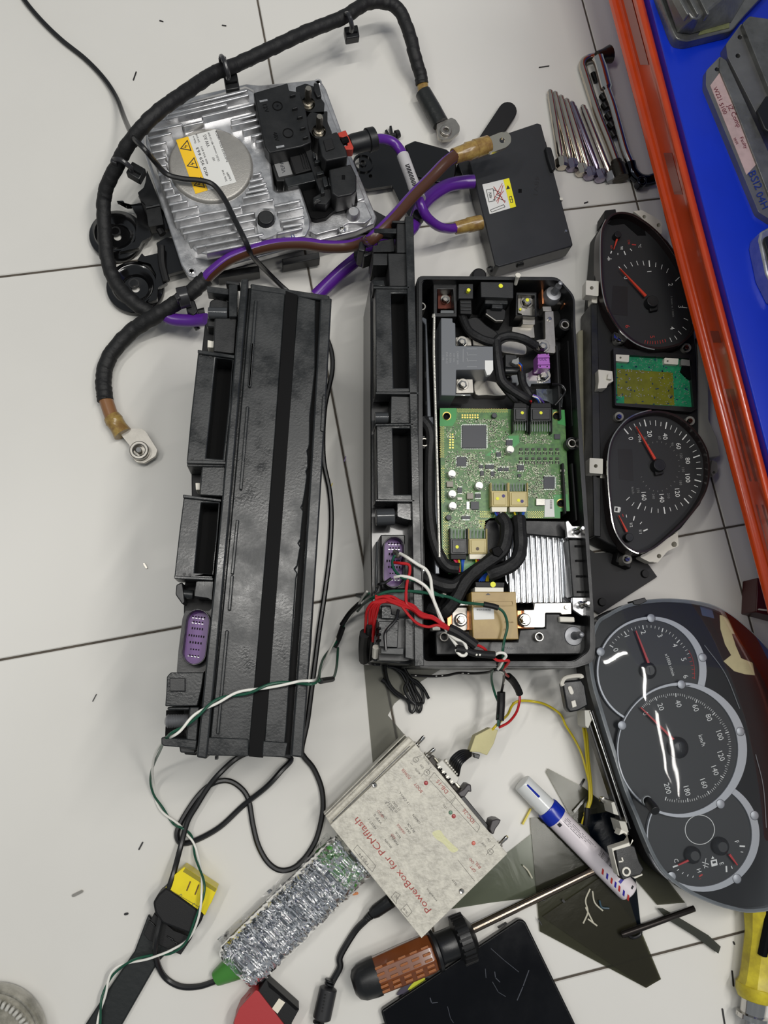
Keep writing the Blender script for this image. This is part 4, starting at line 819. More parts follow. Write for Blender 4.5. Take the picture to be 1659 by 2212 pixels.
# mounting brackets
Q=Cr(180,340,5.53)
def foot(c,r,arms,name,par):
    z0=.002
    pr=[(r*.14,.002),(r*.14,.0035),(r*.44,.0045),(r*.50,.0085),(r*.58,.009),(r*.64,.013),(r*.76,.014),(r*.82,.010),(r*.97,.009),(r,.008),(r,.001)]
    b=MB().lathe(c,pr,44,zc=.016).build(name,GLB,par,smooth=55)
    for a in arms: MB().prism(rpoly(a,3),.018,.012).build('bracket_arm',GLB,b,bev=.0012)
    MB().ring(c,r*.19,r*.14,.0045,.0025,18).build('hole_rim',BLK,b)
foot((249,499),60,[Q([(390,520),(480,515),(510,580),(680,540),(900,560),(1060,800),(1000,860),(830,870),(790,960),(700,1000),(660,1080),(420,1130),(620,1000),(640,700),(560,560)])],'isolator_foot',cv)
foot((289,612),62,[Q([(640,1230),(700,1140),(730,1180),(900,1140),(870,1020),(1000,950),(1120,980),(1240,1330),(1010,1400),(1000,1500),(890,1560),(880,1700),(760,1730),(850,1600),(870,1400),(800,1270)])],'isolator_foot',cv)
m=MB(); m.prism(rpoly(Q([(650,420),(720,360),(740,300),(760,150),(900,500),(960,800),(780,830),(740,560),(680,500)]),2),.030,.016); m.build('upright_bracket',BLK,cv,bev=.0015)
m=MB(); m.rod(Wp(*Q(750,605),.030),Wp(*Q(915,570),.030),[(0,.0018),(1,.0018)],8); m.build('bracket_bead',GLB,cv)
for a in ((700,450,950,920),(930,1060,990,1480)): MB().tube(pth([(*Q(a[0],a[1]),.024),(*Q((a[0]+a[2])/2-20,(a[1]+a[3])/2),.022),(*Q(a[2],a[3]),.020)]),.004,8).build('rubber_edge',BLK2,cv)
X=Cr(780,180,3.456)
rb=MB().hprism(rpoly(X([(-20,390),(60,400),(200,440),(270,490),(330,640),(420,960),(360,1000),(290,890),(230,760),(50,790),(-10,760)]),3),[circ(X(15,590),6,16),circ(X(70,692),4,10)],.014,.009).build('right_mounting_bracket',GLB,cv,bev=.0012)
MB().ring(X(18,590),24,20,.0165,.012,28).build('stamped_ring',GLB,rb); MB().ring(X(15,590),9,6,.016,.012,20).build('stamped_ring',GLB,rb)
m=MB(); m.prism(rpoly(X([(325,460),(400,425),(640,490),(720,560),(700,740),(560,740),(420,700),(380,600)]),3),.022,.004); m.build('black_bracket_box',GLB,cv,bev=.002)
m=MB(); m.prism(X([(90,940),(200,1000),(170,1070),(60,1090)]),.02,.004); m.build('bracket_tail',BLK,cv,bev=.001)
# plastic fir clip
c=thing('cable_clip','small black star-shaped cable clip lying left of the converter plug end','clip',X(240,380),0)
MB().rod(Wp(*X(215,400),.006),Wp(*X(285,375),.006),[(0,.003),(.6,.003),(.62,.005),(1,.0045)],10).build('clip_body',BLK,c)
for a in ((185,345,215,400),(220,315,235,395),(260,420,235,385)): MB().bar(X(a[0],a[1]),X(a[2],a[3]),5,.007,.0).build('clip_wing',BLK,c,bev=.0005)
# ---------------- black junction box ----------------
ZB=.030
jb=thing('junction_box','flat black plastic box with a white and yellow warning sticker, above the opened pack','box',(1130,430),0)
top=X([(815,555),(870,440),(1310,295),(1345,305),(1370,400),(1580,1190),(1575,1215),(1030,1370),(1000,1360),(960,1250)])
MB().prism(rpoly(X([(812,575),(870,445),(1315,295),(1345,305),(1370,400),(1582,1200),(1575,1215),(1030,1370),(1000,1355)]),2),ZB,.006).build('lid',mat('satin black lid',(42,43,45),.38,bump=.05,bscale=1200,rvar=.05),jb,bev=.0014)
MB().prism(X([(808,600),(1380,430),(1570,1180),(1000,1345)]),.022,0).build('lower_case',BLK2,jb,bev=.001)
st=MB().prism(rpoly(X([(905,755),(1105,707),(1157,920),(960,977)]),1.2),ZB+.0003,ZB-.0005).build('warning_sticker',PAPW,jb)
MB().prism(X([(1062,718),(1105,707),(1157,920),(1115,932)]),ZB+.0006,ZB+.0003).build('yellow_band',mat('bright yellow print',(232,222,30),.5),st)
g=MB(); z=ZB+.0007
g.prism(X([(1095,760),(1113,785),(1083,793)]),z,z-.0002); g.hprism(X([(1105,845),(1125,840),(1135,890),(1115,893)]),[X([(1110,850),(1122,848),(1129,886),(1118,888)])],z,z-.0002)
g.bar(X(1108,870),X(1132,864),.8,z,z-.0002)
for L_ in (((935,795),(985,785),(1000,875),(955,885),(935,795)),((985,795),(1010,800)),((985,870),(1010,860)),((1010,800),(1040,815),(1010,830)),((1010,830),(1055,850)),((1000,845),(1080,880)),((965,945),(1065,905),(1075,922),(975,960),(965,945))):
    for a,b in zip(L_,L_[1:]): g.bar(X(*a),X(*b),.9,z,z-.0002)
g.text('48V',X(965,835),(-.2,-.97),6,z-.0002); g.text('-  +',X(968,808),(.2,.97),5,z-.0002)
g.build('sticker_print',INK,st)
g=MB()
for a,b in (((990,770),(1075,890)),((1055,745),(995,860)),((1010,880),(1065,800)),((1060,760),(1020,895))): g.bar(X(*a),X(*b),1.1,z+.0002,z-.0002)
g.build('red_cross_print',INKR,st)
g=MB(); g.text('48V1',X(1310,760),(-.1,1),9,ZB+.0001,w=42); g.build('moulded_lettering',mat('soft dark mark',(30,30,32),.6),jb)
MB().rect(*X(1187,802),7,8,ZB+.0004,ZB-.002).build('square_hole',DEEP,jb)
MB().rect(*X(1495,862),7,5,.03,.02).build('white_peg',WHT,jb)
MB().disc(X(1530,1100),3,ZB+.001,ZB-.001,10).build('small_stud',STL,jb)
m=MB(); m.prism(rpoly(X([(1375,470),(1420,475),(1445,560),(1455,640),(1425,650),(1395,560)]),4),.036,.01); m.build('side_lug',BLK,jb,bev=.0015)
m=MB(); m.bar(X(920,470),X(1095,205),40,.010,.004,10); m.build('flat_strap',mat('flat black strap',(12,12,13),.5),jb,bev=.001)
m=MB(); m.lathe(X(885,1425),[(0,.03),(14,.03),(17,.028),(20,.02),(20,.0)],24); m.build('rubber_foot',BLK2,jb,bev=.0006)
m=MB(); m.rod(Wp(*X(950,1400),.012),Wp(*X(1010,1370),.012),[(0,.004),(1,.005)],10); m.rod(Wp(*X(1160,1350),.02),Wp(*X(1205,1340),.02),[(0,.004),(1,.004)],10); m.build('hinge_lug',BLK,jb)
m=MB(); m.prism(X([(720,590),(830,560),(830,700),(760,700)]),.02,.002); m.build('side_latch',BLK,jb,bev=.001)
# ---------------- thick cables ----------------
def cable(name,label,L,r,mt,extra=None,n=12,cat='cable',wob=0,part='jacket',sm=8):
    t=thing(name,label,cat,(L[len(L)//2][0],L[len(L)//2][1]),0)
    MB().tube(pth(L),r,n,sm,wob).build(part,mt,t); return t
h1=thing('taped_cable_harness','thick black cloth-taped cable harness arching over the converter to a steel lug','cable',(420,170),0)
MB().tube(pth([(912,182,.016),(908,160,.02),(896,120,.03),(885,75,.035),(862,22,.04),(830,5,.045),(790,8,.05),(740,38,.055),(660,70,.06),(585,105,.066),(510,140,.072),(460,160,.080),(400,200,.092),(350,235,.098),(310,272,.095),(272,320,.08),(252,360,.065),(232,400,.05),(224,440,.038),(226,500,.028),(232,560,.022),(250,610,.020),(285,650,.020),(330,680,.018)]),.0071,22,16,.02,spir=(.10,.017)).build('cloth_tape_sleeve',TAPE,h1,smooth=30)
MB().tube(pth([(912,176,.016),(914,192,.015),(917,206,.014)]),.0065,12,4).build('amber_crimp_sleeve',AMB,h1)
MB().rod(Wp(914,200,.014),Wp(952,268,.014),[(0,.0095),(.5,.010),(1,.0098)],16).build('black_shrink_sleeve',mat('wrinkled black sleeve',(30,32,31),.35,bump=.5,bscale=150),h1)
lug=MB().hprism(rpoly([(943,268),(975,254),(984,258),(993,272),(993,284),(975,300),(955,302),(947,296)],3),[circ((964,280),5,14)],.018,.013).build('steel_lug',ZNC,h1,bev=.0012)
MB().ring((964,280),14,6,.0215,.018,24).build('lug_collar',ZNC,lug,bev=.0008)
for c,ang in (((760,66),15),((496,170),15),((290,360),25)): pass
def tie(par,c,c2,z,ang,w=26,h=24):
    a=math.radians(ang); 
    MB().rect(c[0],c[1],w,h,z,z-.010,ang).build('edge_clip',BLK,par,bev=.0012)
    MB().rect(c[0]-math.sin(a)*2,c[1]+math.cos(a)*2,w*.8,3,z+.001,z-.004,ang).build('clip_slot',DEEP,par)
tie(h1,(760,68),0,.046,-10,30,26); tie(h1,(500,176),0,.068,-10,30,34); tie(h1,(293,368),0,.070,30,34,28)
for (a,b,z) in (((747,30,),(760,56),.058),((478,122),(492,158),.083),((246,345),(282,362),.072)):
    p,q_=Wp(*a,z+.004),Wp(*b,z+.004); MB().tube([p+Vector((0,0,-.006)),p,(p+q_)/2+Vector((0,0,.006)),q_,q_+Vector((0,0,-.008))],.0026,8,5).build('zip_tie_band',mat('shiny zip tie',(44,44,46),.25),h1)
for (a,z) in (((480,124),.090),((246,346),.078)): MB().rect(a[0],a[1],15,10,z,z-.006,20).build('zip_tie_head',mat('shiny zip tie',(44,44,46)),h1,bev=.0008)
# second harness
h2=thing('taped_cable_harness','short black taped harness with a square steel lug on the bare tiles at left','cable',(270,760),0)
MB().tube(pth([(228,866,.010),(224,835,.010),(226,800,.010),(242,762,.012),(285,715,.018),(340,680,.030),(380,655,.036),(420,625,.042),(447,600,.046)]),.0078,22,18,.02,spir=(.10,.017)).build('cloth_tape_sleeve',TAPE,h2,smooth=30)
MB().tube(pth([(227,858,.010),(236,885,.010),(243,905,.010)]),.0072,12,4).build('brown_crimp_sleeve',mat('brown crimp',(132,92,58),.3),h2)
MB().rod(Wp(241,900,.010),Wp(266,938,.010),[(0,.0085),(.25,.0095),(.3,.0088),(.6,.0086),(1,.0098)],16).build('amber_crimp_sleeve',AMB,h2)
lug=MB().hprism(rpoly([(262,926),(305,925),(315,932),(340,972),(336,985),(312,1000),(295,998),(282,985),(280,962),(262,940)],3),[circ((298,972),7,16)],.012,.007).build('steel_lug',ZNC,h2,bev=.0012)
w=MB().ring((300,972),20,12,.019,.012,28).build('lug_collar',ZNC,lug,bev=.001); MB().lathe((299,971),[(0,.024),(5,.024),(6,.022),(6,.012)],18).build('lug_pin',STL,w)
MB().tube(pth([(443,604,.047),(458,588,.052),(495,560,.060),(545,540,.064),(600,528,.066),(655,526,.066),(700,532,.066),(750,532,.070),(790,522,.082),(805,514,.10),(850,470,.10),(890,425,.09),(930,385,.085),(962,352,.085),(985,335,.080)]),.0062,14,8).build('purple_brown_jacket',PUR,h2)
def side_strip(L,r,ph,wd,twist=0.0):   # second colour running along the cable
    P=catmull(pth(L),8); m=MB(); vs=[];fs=[];k=5; N=len(P)
    for i in range(N):
        t=(P[min(i+1,N-1)]-P[max(i-1,0)]).normalized(); u=t.cross(Vector((0,0,1))).normalized(); w=u.cross(t)
        if w.z<0: w=-w
        for j in range(k):
            a=ph+twist*i/N+wd*(j/(k-1)-.5); vs.append(P[i]+(u*math.cos(a)+w*math.sin(a))*(r+.0002))
    for i in range(N-1):
        for j in range(k-1): fs.append((i*k+j,i*k+j+1,(i+1)*k+j+1,(i+1)*k+j))
    return m.add(vs,fs)
side_strip([(443,604,.047),(458,588,.052),(495,560,.060),(545,540,.064),(600,528,.066),(655,526,.066),(700,532,.066),(750,532,.070),(790,522,.082),(805,514,.10),(850,470,.10),(890,425,.09),(930,385,.085),(962,352,.085),(985,335,.080)],.0062,.0,2.0,1.2).build('brown_stripe',BRN,h2)
sl=MB().rod(Wp(980,338,.079),Wp(1055,312,.076),[(0,.0082),(.35,.0088),(.4,.0100),(.6,.0092),(.62,.0100),(1,.0094)],18).build('amber_crimp_sleeve',AMB,h2)
lug=MB().hprism(rpoly([(1045,300),(1082,285),(1096,284),(1104,294),(1104,308),(1094,318),(1060,330),(1050,325)],5),[circ((1085,303),6,16)],.078,.074).build('steel_lug',mat('bright tin lug',(208,202,186),.2,metal=.9,bump=.15,bscale=120),h2,bev=.0012)
m=MB(); m.rod(Wp(385,645,.045),Wp(408,640,.045),[(0,.011),(1,.011)],14); m.build('zip_tie_band',mat('shiny zip tie',(44,44,46)),h2,bev=.0008)
MB().rect(383,640,10,12,.058,.045,-30).build('zip_tie_head',mat('shiny zip tie',(44,44,46)),h2,bev=.0008)
m=MB(); m.prism(rpoly([(400,650),(420,648),(428,672),(418,682),(403,672)],3),.040,.02); m.build('edge_clip',BLK,h2,bev=.0015)
m=MB(); m.tube(pth([(412,675,.03),(418,695,.028),(428,712,.026)]),.0028,8,4); m.build('clip_tail',BLK,h2)
MB().rod(Wp(418,676,.03),Wp(442,672,.03),[(0,.003),(1,.004)],8).build('clip_pin',BLK,h2)
# purple cables
c1=cable('purple_cable','short purple cable entering the top left corner of the standing battery pack',[(348,672,.028),(368,688,.028),(395,692,.030),(425,692,.034),(446,690,.04)],.0066,PUR)
c2=cable('purple_cable','thickest purple cable curving from beneath the standing pack into the junction box',[(682,640,.012),(705,618,.016),(740,585,.024),(775,556,.034),(803,528,.052),(840,512,.058),(880,500,.056),(897,478,.050),(907,452,.044),(930,425,.038),(965,402,.034),(1000,394,.032),(1024,392,.032)],.0076,PUR)
MB().rod(Wp(772,560,.036),Wp(802,548,.045),[(0,.009),(1,.009)],12).build('zip_tie_band',BLK,c2,bev=.0008)
c3=cable('purple_cable','thin purple cable with a white printed sleeve from converter plug to junction box',[(800,303,.075),(825,300,.070),(850,308,.066),(868,330,.064),(880,360,.066),(895,400,.070),(908,440,.074),(922,468,.066),(945,488,.052),(968,494,.040),(990,492,.034)],.0052,PUR)
MB().rod(Wp(870,336,.066),Wp(906,432,.074),[(0,.0066),(.5,.0064),(1,.0072)],14).build('white_printed_sleeve',mat('grey white sleeve',(186,184,184),.3,bump=.3,bscale=200),c3)
g=MB(); 
for i in range(16): 
    t=.2+.035*i; p=lerpl((872,336),(907,432),t); g.rect(p[0]+1,p[1],9,.9,.0815,.0800,-10 if i%2 else -22)
g.build('sleeve_print',INK,c3)
MB().rod(Wp(983,493,.034),Wp(1040,480,.034),[(0,.0070),(.45,.0076),(.5,.0084),(1,.0080)],16).build('amber_crimp_sleeve',AMB,c3)
tg=thing('cable_tie_cluster','black tied clip bundle joining the purple cables above the long connector strip','clip',(800,540),.05)
MB().rect(783,532,16,22,.090,.060,10).build('clip_block',BLK,tg,bev=.0015); MB().rect(795,548,22,9,.085,.06,-20).build('clip_tail',BLK,tg,bev=.0012)
MB().lathe((905,462),[(0,.062),(13,.062),(15,.058),(15,.052)],18).build('round_clip',BLK,tg)
# thin black cable
blk=thing('long_lead','long thin black lead from the top left corner looping down to the green diagnostic device','cable',(700,1000),0)
L1=[(40,-20,.003),(60,10,.003),(95,50,.003),(135,88,.003),(185,128,.003),(225,170,.004),(252,212,.010),(270,258,.035),(288,296,.092),(312,322,.105),(335,350,.088),(360,376,.076),(395,386,.073),(435,390,.073),(462,400,.073),(485,430,.073),(505,470,.074),(530,520,.078),(545,552,.062),(575,585,.025),(605,615,.010),(632,640,.004),(668,680,.003),(700,720,.003),(716,760,.003),(718,800,.003),(710,840,.003),(702,880,.003),(698,940,.003),(700,1000,.003),(712,1060,.003),(716,1120,.003),(712,1200,.003),(702,1280,.003),(690,1360,.003),(681,1430,.003),(672,1500,.003),(664,1560,.003),(652,1618,.003)]
L2=[(*Cr(0,1480,2)(x,y),.0032) for x,y in ((1315,310),(1355,360),(1388,440),(1396,520),(1385,600),(1360,680),(1310,755),(1260,793),(1205,798),(1155,762),(1115,690),(1092,600),(1072,490),(1030,435),(975,412),(910,430),(855,480),(800,560),(768,625),(768,665),(790,683),(850,668),(950,612),(1050,520),(1150,440),(1215,370),(1258,318),(1200,296),(1090,290),(1020,318),(950,380),(900,440),(850,520),(810,590),(780,700),(748,820),(712,930),(690,1030),(672,1120),(680,1200),(715,1265),(780,1302),(860,1302),(935,1278))]
P=[]; 
L2z=[]
for i,(x,y,z) in enumerate(L2):
    zz_=.003
    if 24<=i<=25: zz_=.0085
    if 30<=i<=33: zz_=.0085
    if 34<=i<=39: zz_=.020 if i in (35,36,37,38) else .01
    L2z.append((x,y,zz_))
MB().tube(pth(L1+L2z[0:]),.0027,8,6).build('jacket',BLKW,blk)
# ---------------- twin dial instrument cluster ----------------
U=Cr(1240,440,2.7656); ZU=.052
FACE=mat('black dial face',(26,27,29),.55,bump=.04,bscale=900); RIMB=mat('dark brown black rim',(34,24,24),.28)
ic=thing('instrument_cluster','twin teardrop dial instrument cluster with a bare green circuit window, half under the orange beam','instrument cluster',(1400,830),0)
MB().prism(rpoly(U([(150,150),(115,560),(108,1500),(118,1985),(200,2030),(330,2085),(430,2090),(640,1940),(760,1790),(800,1600),(745,1380),(738,900),(720,780),(735,600),(690,400),(560,220),(400,90),(260,70)]),4),.034,.004).build('housing',BLK2,ic,bev=.0015)
MB().prism(rpoly(U([(100,600),(140,600),(160,1520),(160,1990),(118,1985),(110,1500)]),2),.036,.004).build('side_bar',BLK,ic,bev=.001)
fr_=rpoly(U([(235,860),(720,905),(735,1225),(700,1245),(245,1205)]),3)
MB().hprism(fr_,[rpoly(U([(250,900),(690,925),(715,1215),(252,1190)]),1.5)],.042,.010).build('window_frame',BLK,ic,bev=.001)
wp=MB().prism(U([(246,895),(715,920),(722,1222),(248,1195)]),.0375,.035).build('green_circuit_board',PCBT,ic)
m=MB(); m.prism(U([(255,985),(590,1010),(600,1205),(300,1195),(300,1150),(258,1150)]),.0377,.0375); m.build('olive_board_area',mat('olive board area',(112,114,20),.35,var=.3,vscale=90),wp)
random.seed(9); m=MB(); m2=MB()
for gx_,gy_ in [(x,y) for x in (275,320,335,385,410,455) for y in (1000,1050,1105,1145)]:
    for k in range(3): m.rect(*U(gx_+random.uniform(-12,12),gy_+random.uniform(-10,10)),2.2,1.6,.0383,.0375,random.choice((0,90)))
for k in range(120): m.rect(*U(random.uniform(500,690),random.uniform(1000,1205)),1.4,1.4,.0383,.0375)
for k in range(60): m.rect(*U(random.uniform(340,560),random.uniform(910,985)),1.2,1.2,.0381,.0375)
for k in range(40): m2.rect(*U(random.uniform(255,690),random.uniform(930,1200)),3.4,2,.0383,.0375,random.choice((0,90)))
m.build('solder_dots',SLD,wp,kind='stuff'); m2.build('small_board_parts',mat('navy board bits',(10,50,90),.4),wp,kind='stuff')
m=MB(); m.prism(U([(660,935),(690,930),(715,1000),(715,1060),(680,1040),(640,1000)]),.041,.036); m.build('dark_board_block',DEEP,ic)
def tab(pl,holes,z=.038,h=.012,mt=WHT,name='white_tab',rz=2):
    MB().hprism(rpoly(U(pl),rz),[circ(U(*c),r,12) for c,r in holes],z,z-h).build(name,mt,ic,bev=.0006)
tab([(250,898),(330,903),(328,946),(250,940)],[((278,920),2.2)],.042)
tab([(540,920),(625,925),(622,962),(538,955)],[((560,940),2.2)],.042)
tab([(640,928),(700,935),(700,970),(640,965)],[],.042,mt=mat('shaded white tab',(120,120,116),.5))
tab([(72,458),(148,462),(146,552),(70,545)],[((106,503),4)],.045); tab([(106,552),(140,556),(138,595),(106,590)],[],.036)
tab([(93,1518),(173,1524),(172,1615),(92,1608)],[((130,1567),4)],.045); tab([(130,1612),(172,1616),(170,1640),(135,1636)],[],.036)
m=MB(); m.prism(rpoly(U([(145,990),(230,1000),(235,1060),(205,1075),(195,1100),(142,1105),(148,1060)]),1.5),.046,.02); m.prism(U([(205,1015),(225,1018),(225,1050),(200,1045)]),.050,.04); m.build('white_clip',WHT,ic,bev=.0008)
tab([(355,45),(405,38),(470,72),(525,108),(525,178),(505,182),(480,150),(440,130),(400,80)],[((420,78),4),((506,128),4.5)],.034)
tab([(395,2105),(620,1960),(625,2045),(560,2075),(500,2145),(450,2140),(400,2115)],[((508,2105),4.8),((598,2035),6)],.030)
GLG=mat('grey lug',(134,132,126),.4)
for c,z in ((U(272,806),.046),(U(272,1270),.044),(U(697,1295),.044),(U(320,2122),.036),(U(675,857),.044)):
    a=MB().disc(c,11,z-.004,z-.02,20).build('screw_lug',GLG,ic,bev=.0008); MB().lathe(c,[(0,z),(5,z),(6,z-.001),(6,z-.004)],16).build('screw',STL,a)
    MB().rect(c[0],c[1],8,1.2,z+.0003,z-.001,30).build('screw_slot',DEEP,a)
tab([(240,765),(300,790),(312,815),(300,830),(238,800)],[],.045,.006,mt=STL,name='bright_lug',rz=1)
m=MB(); m.prism(rpoly(U([(738,790),(765,800),(800,900),(805,1290),(855,1400),(875,1505),(770,1520),(735,1380)]),3),.026,.004); m.build('pale_back_cover',mat('pale grey plastic',(150,150,142),.45,var=.1),ic,bev=.002)
MB().hprism(rpoly(U([(825,1530),(855,1545),(860,1600),(830,1630),(815,1600)]),2),[circ(U(836,1605),3,10)],.02,.012).build('back_lug',GLG,ic,bev=.0006)
m=MB(); m.prism(rpoly(U([(22,760),(60,750),(125,760),(128,1525),(60,1520),(35,1300)]),6),.010,.001); m.build('frosted_side_cover',mat('yellowed frosted plastic',(168,164,140),.4,rgb2=(130,126,108),vscale=14),ic,bev=.001)
m=MB(); m.prism(U([(265,2070),(350,2110),(340,2180),(250,2140)]),.02,.001); m.build('black_corner_bracket',BLK2,ic,bev=.001); m=MB(); m.prism(U([(185,38),(250,30),(260,80),(180,100)]),.03,.005); m.build('black_corner_bracket',BLK2,ic,bev=.001)
def dial(out,name):
    o=smooth2(U(out),4); r=MB().hprism(inset(o,2.0),[inset(o,6.5)],ZU,.030).build(name,RIMB,ic,bev=.0016)
    half=[p for p in o]; 
    MB().prism(inset(o,3),.042,.036).build('dial_plate',FACE,r); return r,o
out1=[(180,110),(215,62),(270,43),(340,50),(400,80),(470,130),(540,200),(620,310),(690,430),(735,560),(745,660),(730,750),(690,805),(640,845),(560,868),(480,872),(400,852),(330,812),(260,742),(205,652),(175,560),(160,450),(155,300),(160,170)]
out2=[(500,1230),(420,1240),(340,1270),(280,1320),(230,1390),(205,1465),(197,1560),(200,1680),(210,1790),(225,1900),(250,1975),(290,2035),(345,2078),(400,2092),(470,2072),(540,2022),(620,1950),(700,1870),(765,1780),(803,1700),(818,1610),(812,1500),(780,1420),(730,1350),(660,1285),(585,1245)]
D1,o1=dial(out1,'tachometer_dial'); D2,o2=dial(out2,'speedometer_dial')
def edge(idx,o,par,name='chrome_trim_edge'):
    m=MB(); m.tube([Wp(o[i%len(o)][0],o[i%len(o)][1],ZU-.001) for i in idx],.0011,6,0); m.build(name,STL,par)
n1=len(o1); edge(list(range(60,98)),inset(o1,1.2),D1); edge(list(range(2,52)),inset(o2,1.2),D2)
ZF=.0421; TD=(.09,1)
W=MB(); Rr=MB(); Gm=MB()
for s,x,y in (('1',450,405),('2',577,483),('3',637,615),('4',588,743)): W.text(s,U(x,y),TD,9.5,ZF)
for s,x,y in (('5',468,795),('6',320,733)): Rr.text(s,U(x,y),TD,9.5,ZF)
W.text('0',U(310,442),TD,9,ZF); Gm.text('1/min x 1000',U(588,615),TD,4,ZF,w=44)
hub=Vector(U(470,595)); 
def tk(mb,x,y,L=9,w=1.5,hub=hub):
    p=Vector(U(x,y)); d=(hub-p).normalized(); mb.bar(p-d*L/2,p+d*L/2,w,ZF+.00015,ZF)
tk(W,275,385)
for x,y in ((307,375),(344,362),(378,355),(415,355),(488,365),(524,378),(558,400),(578,813),(608,800),(632,770),(660,745),(668,690)): tk(W,x,y,10,1.1)
tk(W,450,358,14,2.2); tk(W,618,450,12,1.6); tk(W,660,620,12,1.6)
for i in range(9): tk(Rr,425+i*15,822+(i-3)*(i-3)*-.5+8,7,1.1)
for s,x,y in (('0',340,1402),('20',452,1375),('40',545,1390),('60',625,1448),('80',680,1535),('100',680,1640),('120',618,1727),('140',525,1760),('160',418,1748)): W.text(s,U(x,y),TD,10,ZF)
for s,x,y in (('30',425,1400),('60',512,1398),('90',587,1437),('120',640,1507),('150',652,1590),('180',637,1668),('210',565,1745),('240',475,1748),('270',383,1713),('km/h',352,1713)): Gm.text(s,U(x,y),TD,5.5,ZF)
W.text('MPH',U(392,1400),TD,6.5,ZF)
h2_=Vector(U(500,1590)); K2=[(312,1360),(425,1310),(550,1325),(660,1395),(732,1510),(740,1655),(672,1775),(540,1832),(390,1805)]
for i,k in enumerate(K2):
    tk(W,*k,15,2.4,h2_)
    if i<8:
        a=Vector(k)-Vector((500,1590)); b=Vector(K2[i+1])-Vector((500,1590))
        for t in (.25,.5,.75):
            v=a.lerp(b,t); v=v.normalized()*(a.length*(1-t)+b.length*t)+Vector((500,1590)); tk(W,v.x,v.y,12 if t==.5 else 9,1.2,h2_)
tk(W,352,1795,9,1.2,h2_); tk(W,322,1762,10,1.6,h2_)
for i in range(22):
    a=math.radians(118-i*13); tk(Gm,500+math.cos(a)*118*(1+.1*math.cos(a)),1570-math.sin(a)*148,3,.9,h2_)
for (x,y,L,w) in ((222,290,6,2.4),(262,300,4,1.4),(303,294,9,2),(340,275,6,1.4)): tk(W,x,y,L,w,Vector(U(262,185)))
for s,x,y in (('90',285,265),('°C',393,253)): W.text(s,U(x,y),TD,5.5,ZF)
Rr.text('60',U(225,258),TD,5,ZF); Rr.text('130',U(328,230),TD,5,ZF); tk(Rr,358,245,9,2,Vector(U(300,240)))
for s,x,y in (('1/2',342,1920),('1/1',397,1960)): W.text(s,U(x,y),TD,6,ZF)
for (x,y,L,w) in ((313,1866,6,1.5),(358,1880,10,2.4),(400,1907,6,1.5),(427,1950,10,2.8)): tk(W,x,y,L,w,Vector(U(330,1990)))
tk(Rr,292,1862,6,1.5,Vector(U(330,1990)))
W.hprism(U([(242,1808),(275,1812),(272,1845),(240,1842)]),[U([(248,1814),(262,1816),(260,1838),(246,1836)])],ZF+.0002,ZF); W.bar(U(278,1815),U(276,1838),1.2,ZF+.0002,ZF)
W.bar(U(205,315),U(205,340),1.2,ZF+.0002,ZF); W.bar(U(198,330),U(225,330),1.2,ZF+.0002,ZF); W.bar(U(212,322),U(212,338),1,ZF+.0002,ZF)
W.build('white_markings',INKW,ic); Rr.build('red_markings',INKR,ic); Gm.build('grey_markings',mat('grey print',(120,120,118),.55),ic)
NR=mat('orange red needle',(200,62,40),.35)
def needle(par,tip,base,hubc,hr,zn=.047,w=2.6):
    h=MB().lathe(hubc,[(0,zn+.004),(hr*.9,zn+.004),(hr,zn+.002),(hr,zn-.004)],28).build('needle_hub',BLK,par,bev=.0003)
    t,b=Vector(tip),Vector(base); d=(t-b).normalized(); n=Vector((-d.y,d.x))
    MB().prism([tuple(t+n*.5),tuple(b+n*w),tuple(b-n*w),tuple(t-n*.5)],zn+.001,zn-.001).build('needle',NR,h)
needle(ic,U(275,385),U(430,550),U(472,580),15); needle(ic,U(372,1330),U(485,1525),U(512,1560),15); needle(ic,U(238,272),U(260,205),U(264,182),9,.046,2); needle(ic,U(268,1862),U(318,1960),U(332,1992),10,.046,2)
for c,a in ((U(478,625),0),(U(510,1605),0)): MB().rect(c[0],c[1],10,18,.0465,.043,80).build('hub_counterweight',BLK2,ic,bev=.0008)
for pl in ([(232,490),(320,497),(320,670),(222,660)],[(262,1465),(348,1468),(356,1655),(270,1645)]): MB().prism(U(pl),ZF+.0001,ZF-.003).build('blank_display',mat('unlit display',(12,9,9),.5),ic)
MB().prism(U([(200,120),(240,80),(330,85),(420,150),(430,190),(380,190),(300,120),(230,130)]),.0423,.040).build('dark_hood_trim',DEEP,ic)
# black plate with bosses
bp_=thing('plastic_plate','black flat plastic plate with round bosses poking out between the two instrument clusters','plate',(1340,1250),0)
MB().prism(rpoly([(1230,1150),(1285,1195),(1380,1190),(1420,1246),(1295,1326),(1240,1290)],2),.006,.001).build('plate_body',mat('matt black sheet',(22,22,24),.6),bp_,bev=.0006)
for c in ((1395,1239),(1302,1300)): MB().lathe(c,[(0,.0095),(8,.0095),(9,.008),(9,.005)],20).build('round_boss',BLK2,bp_)
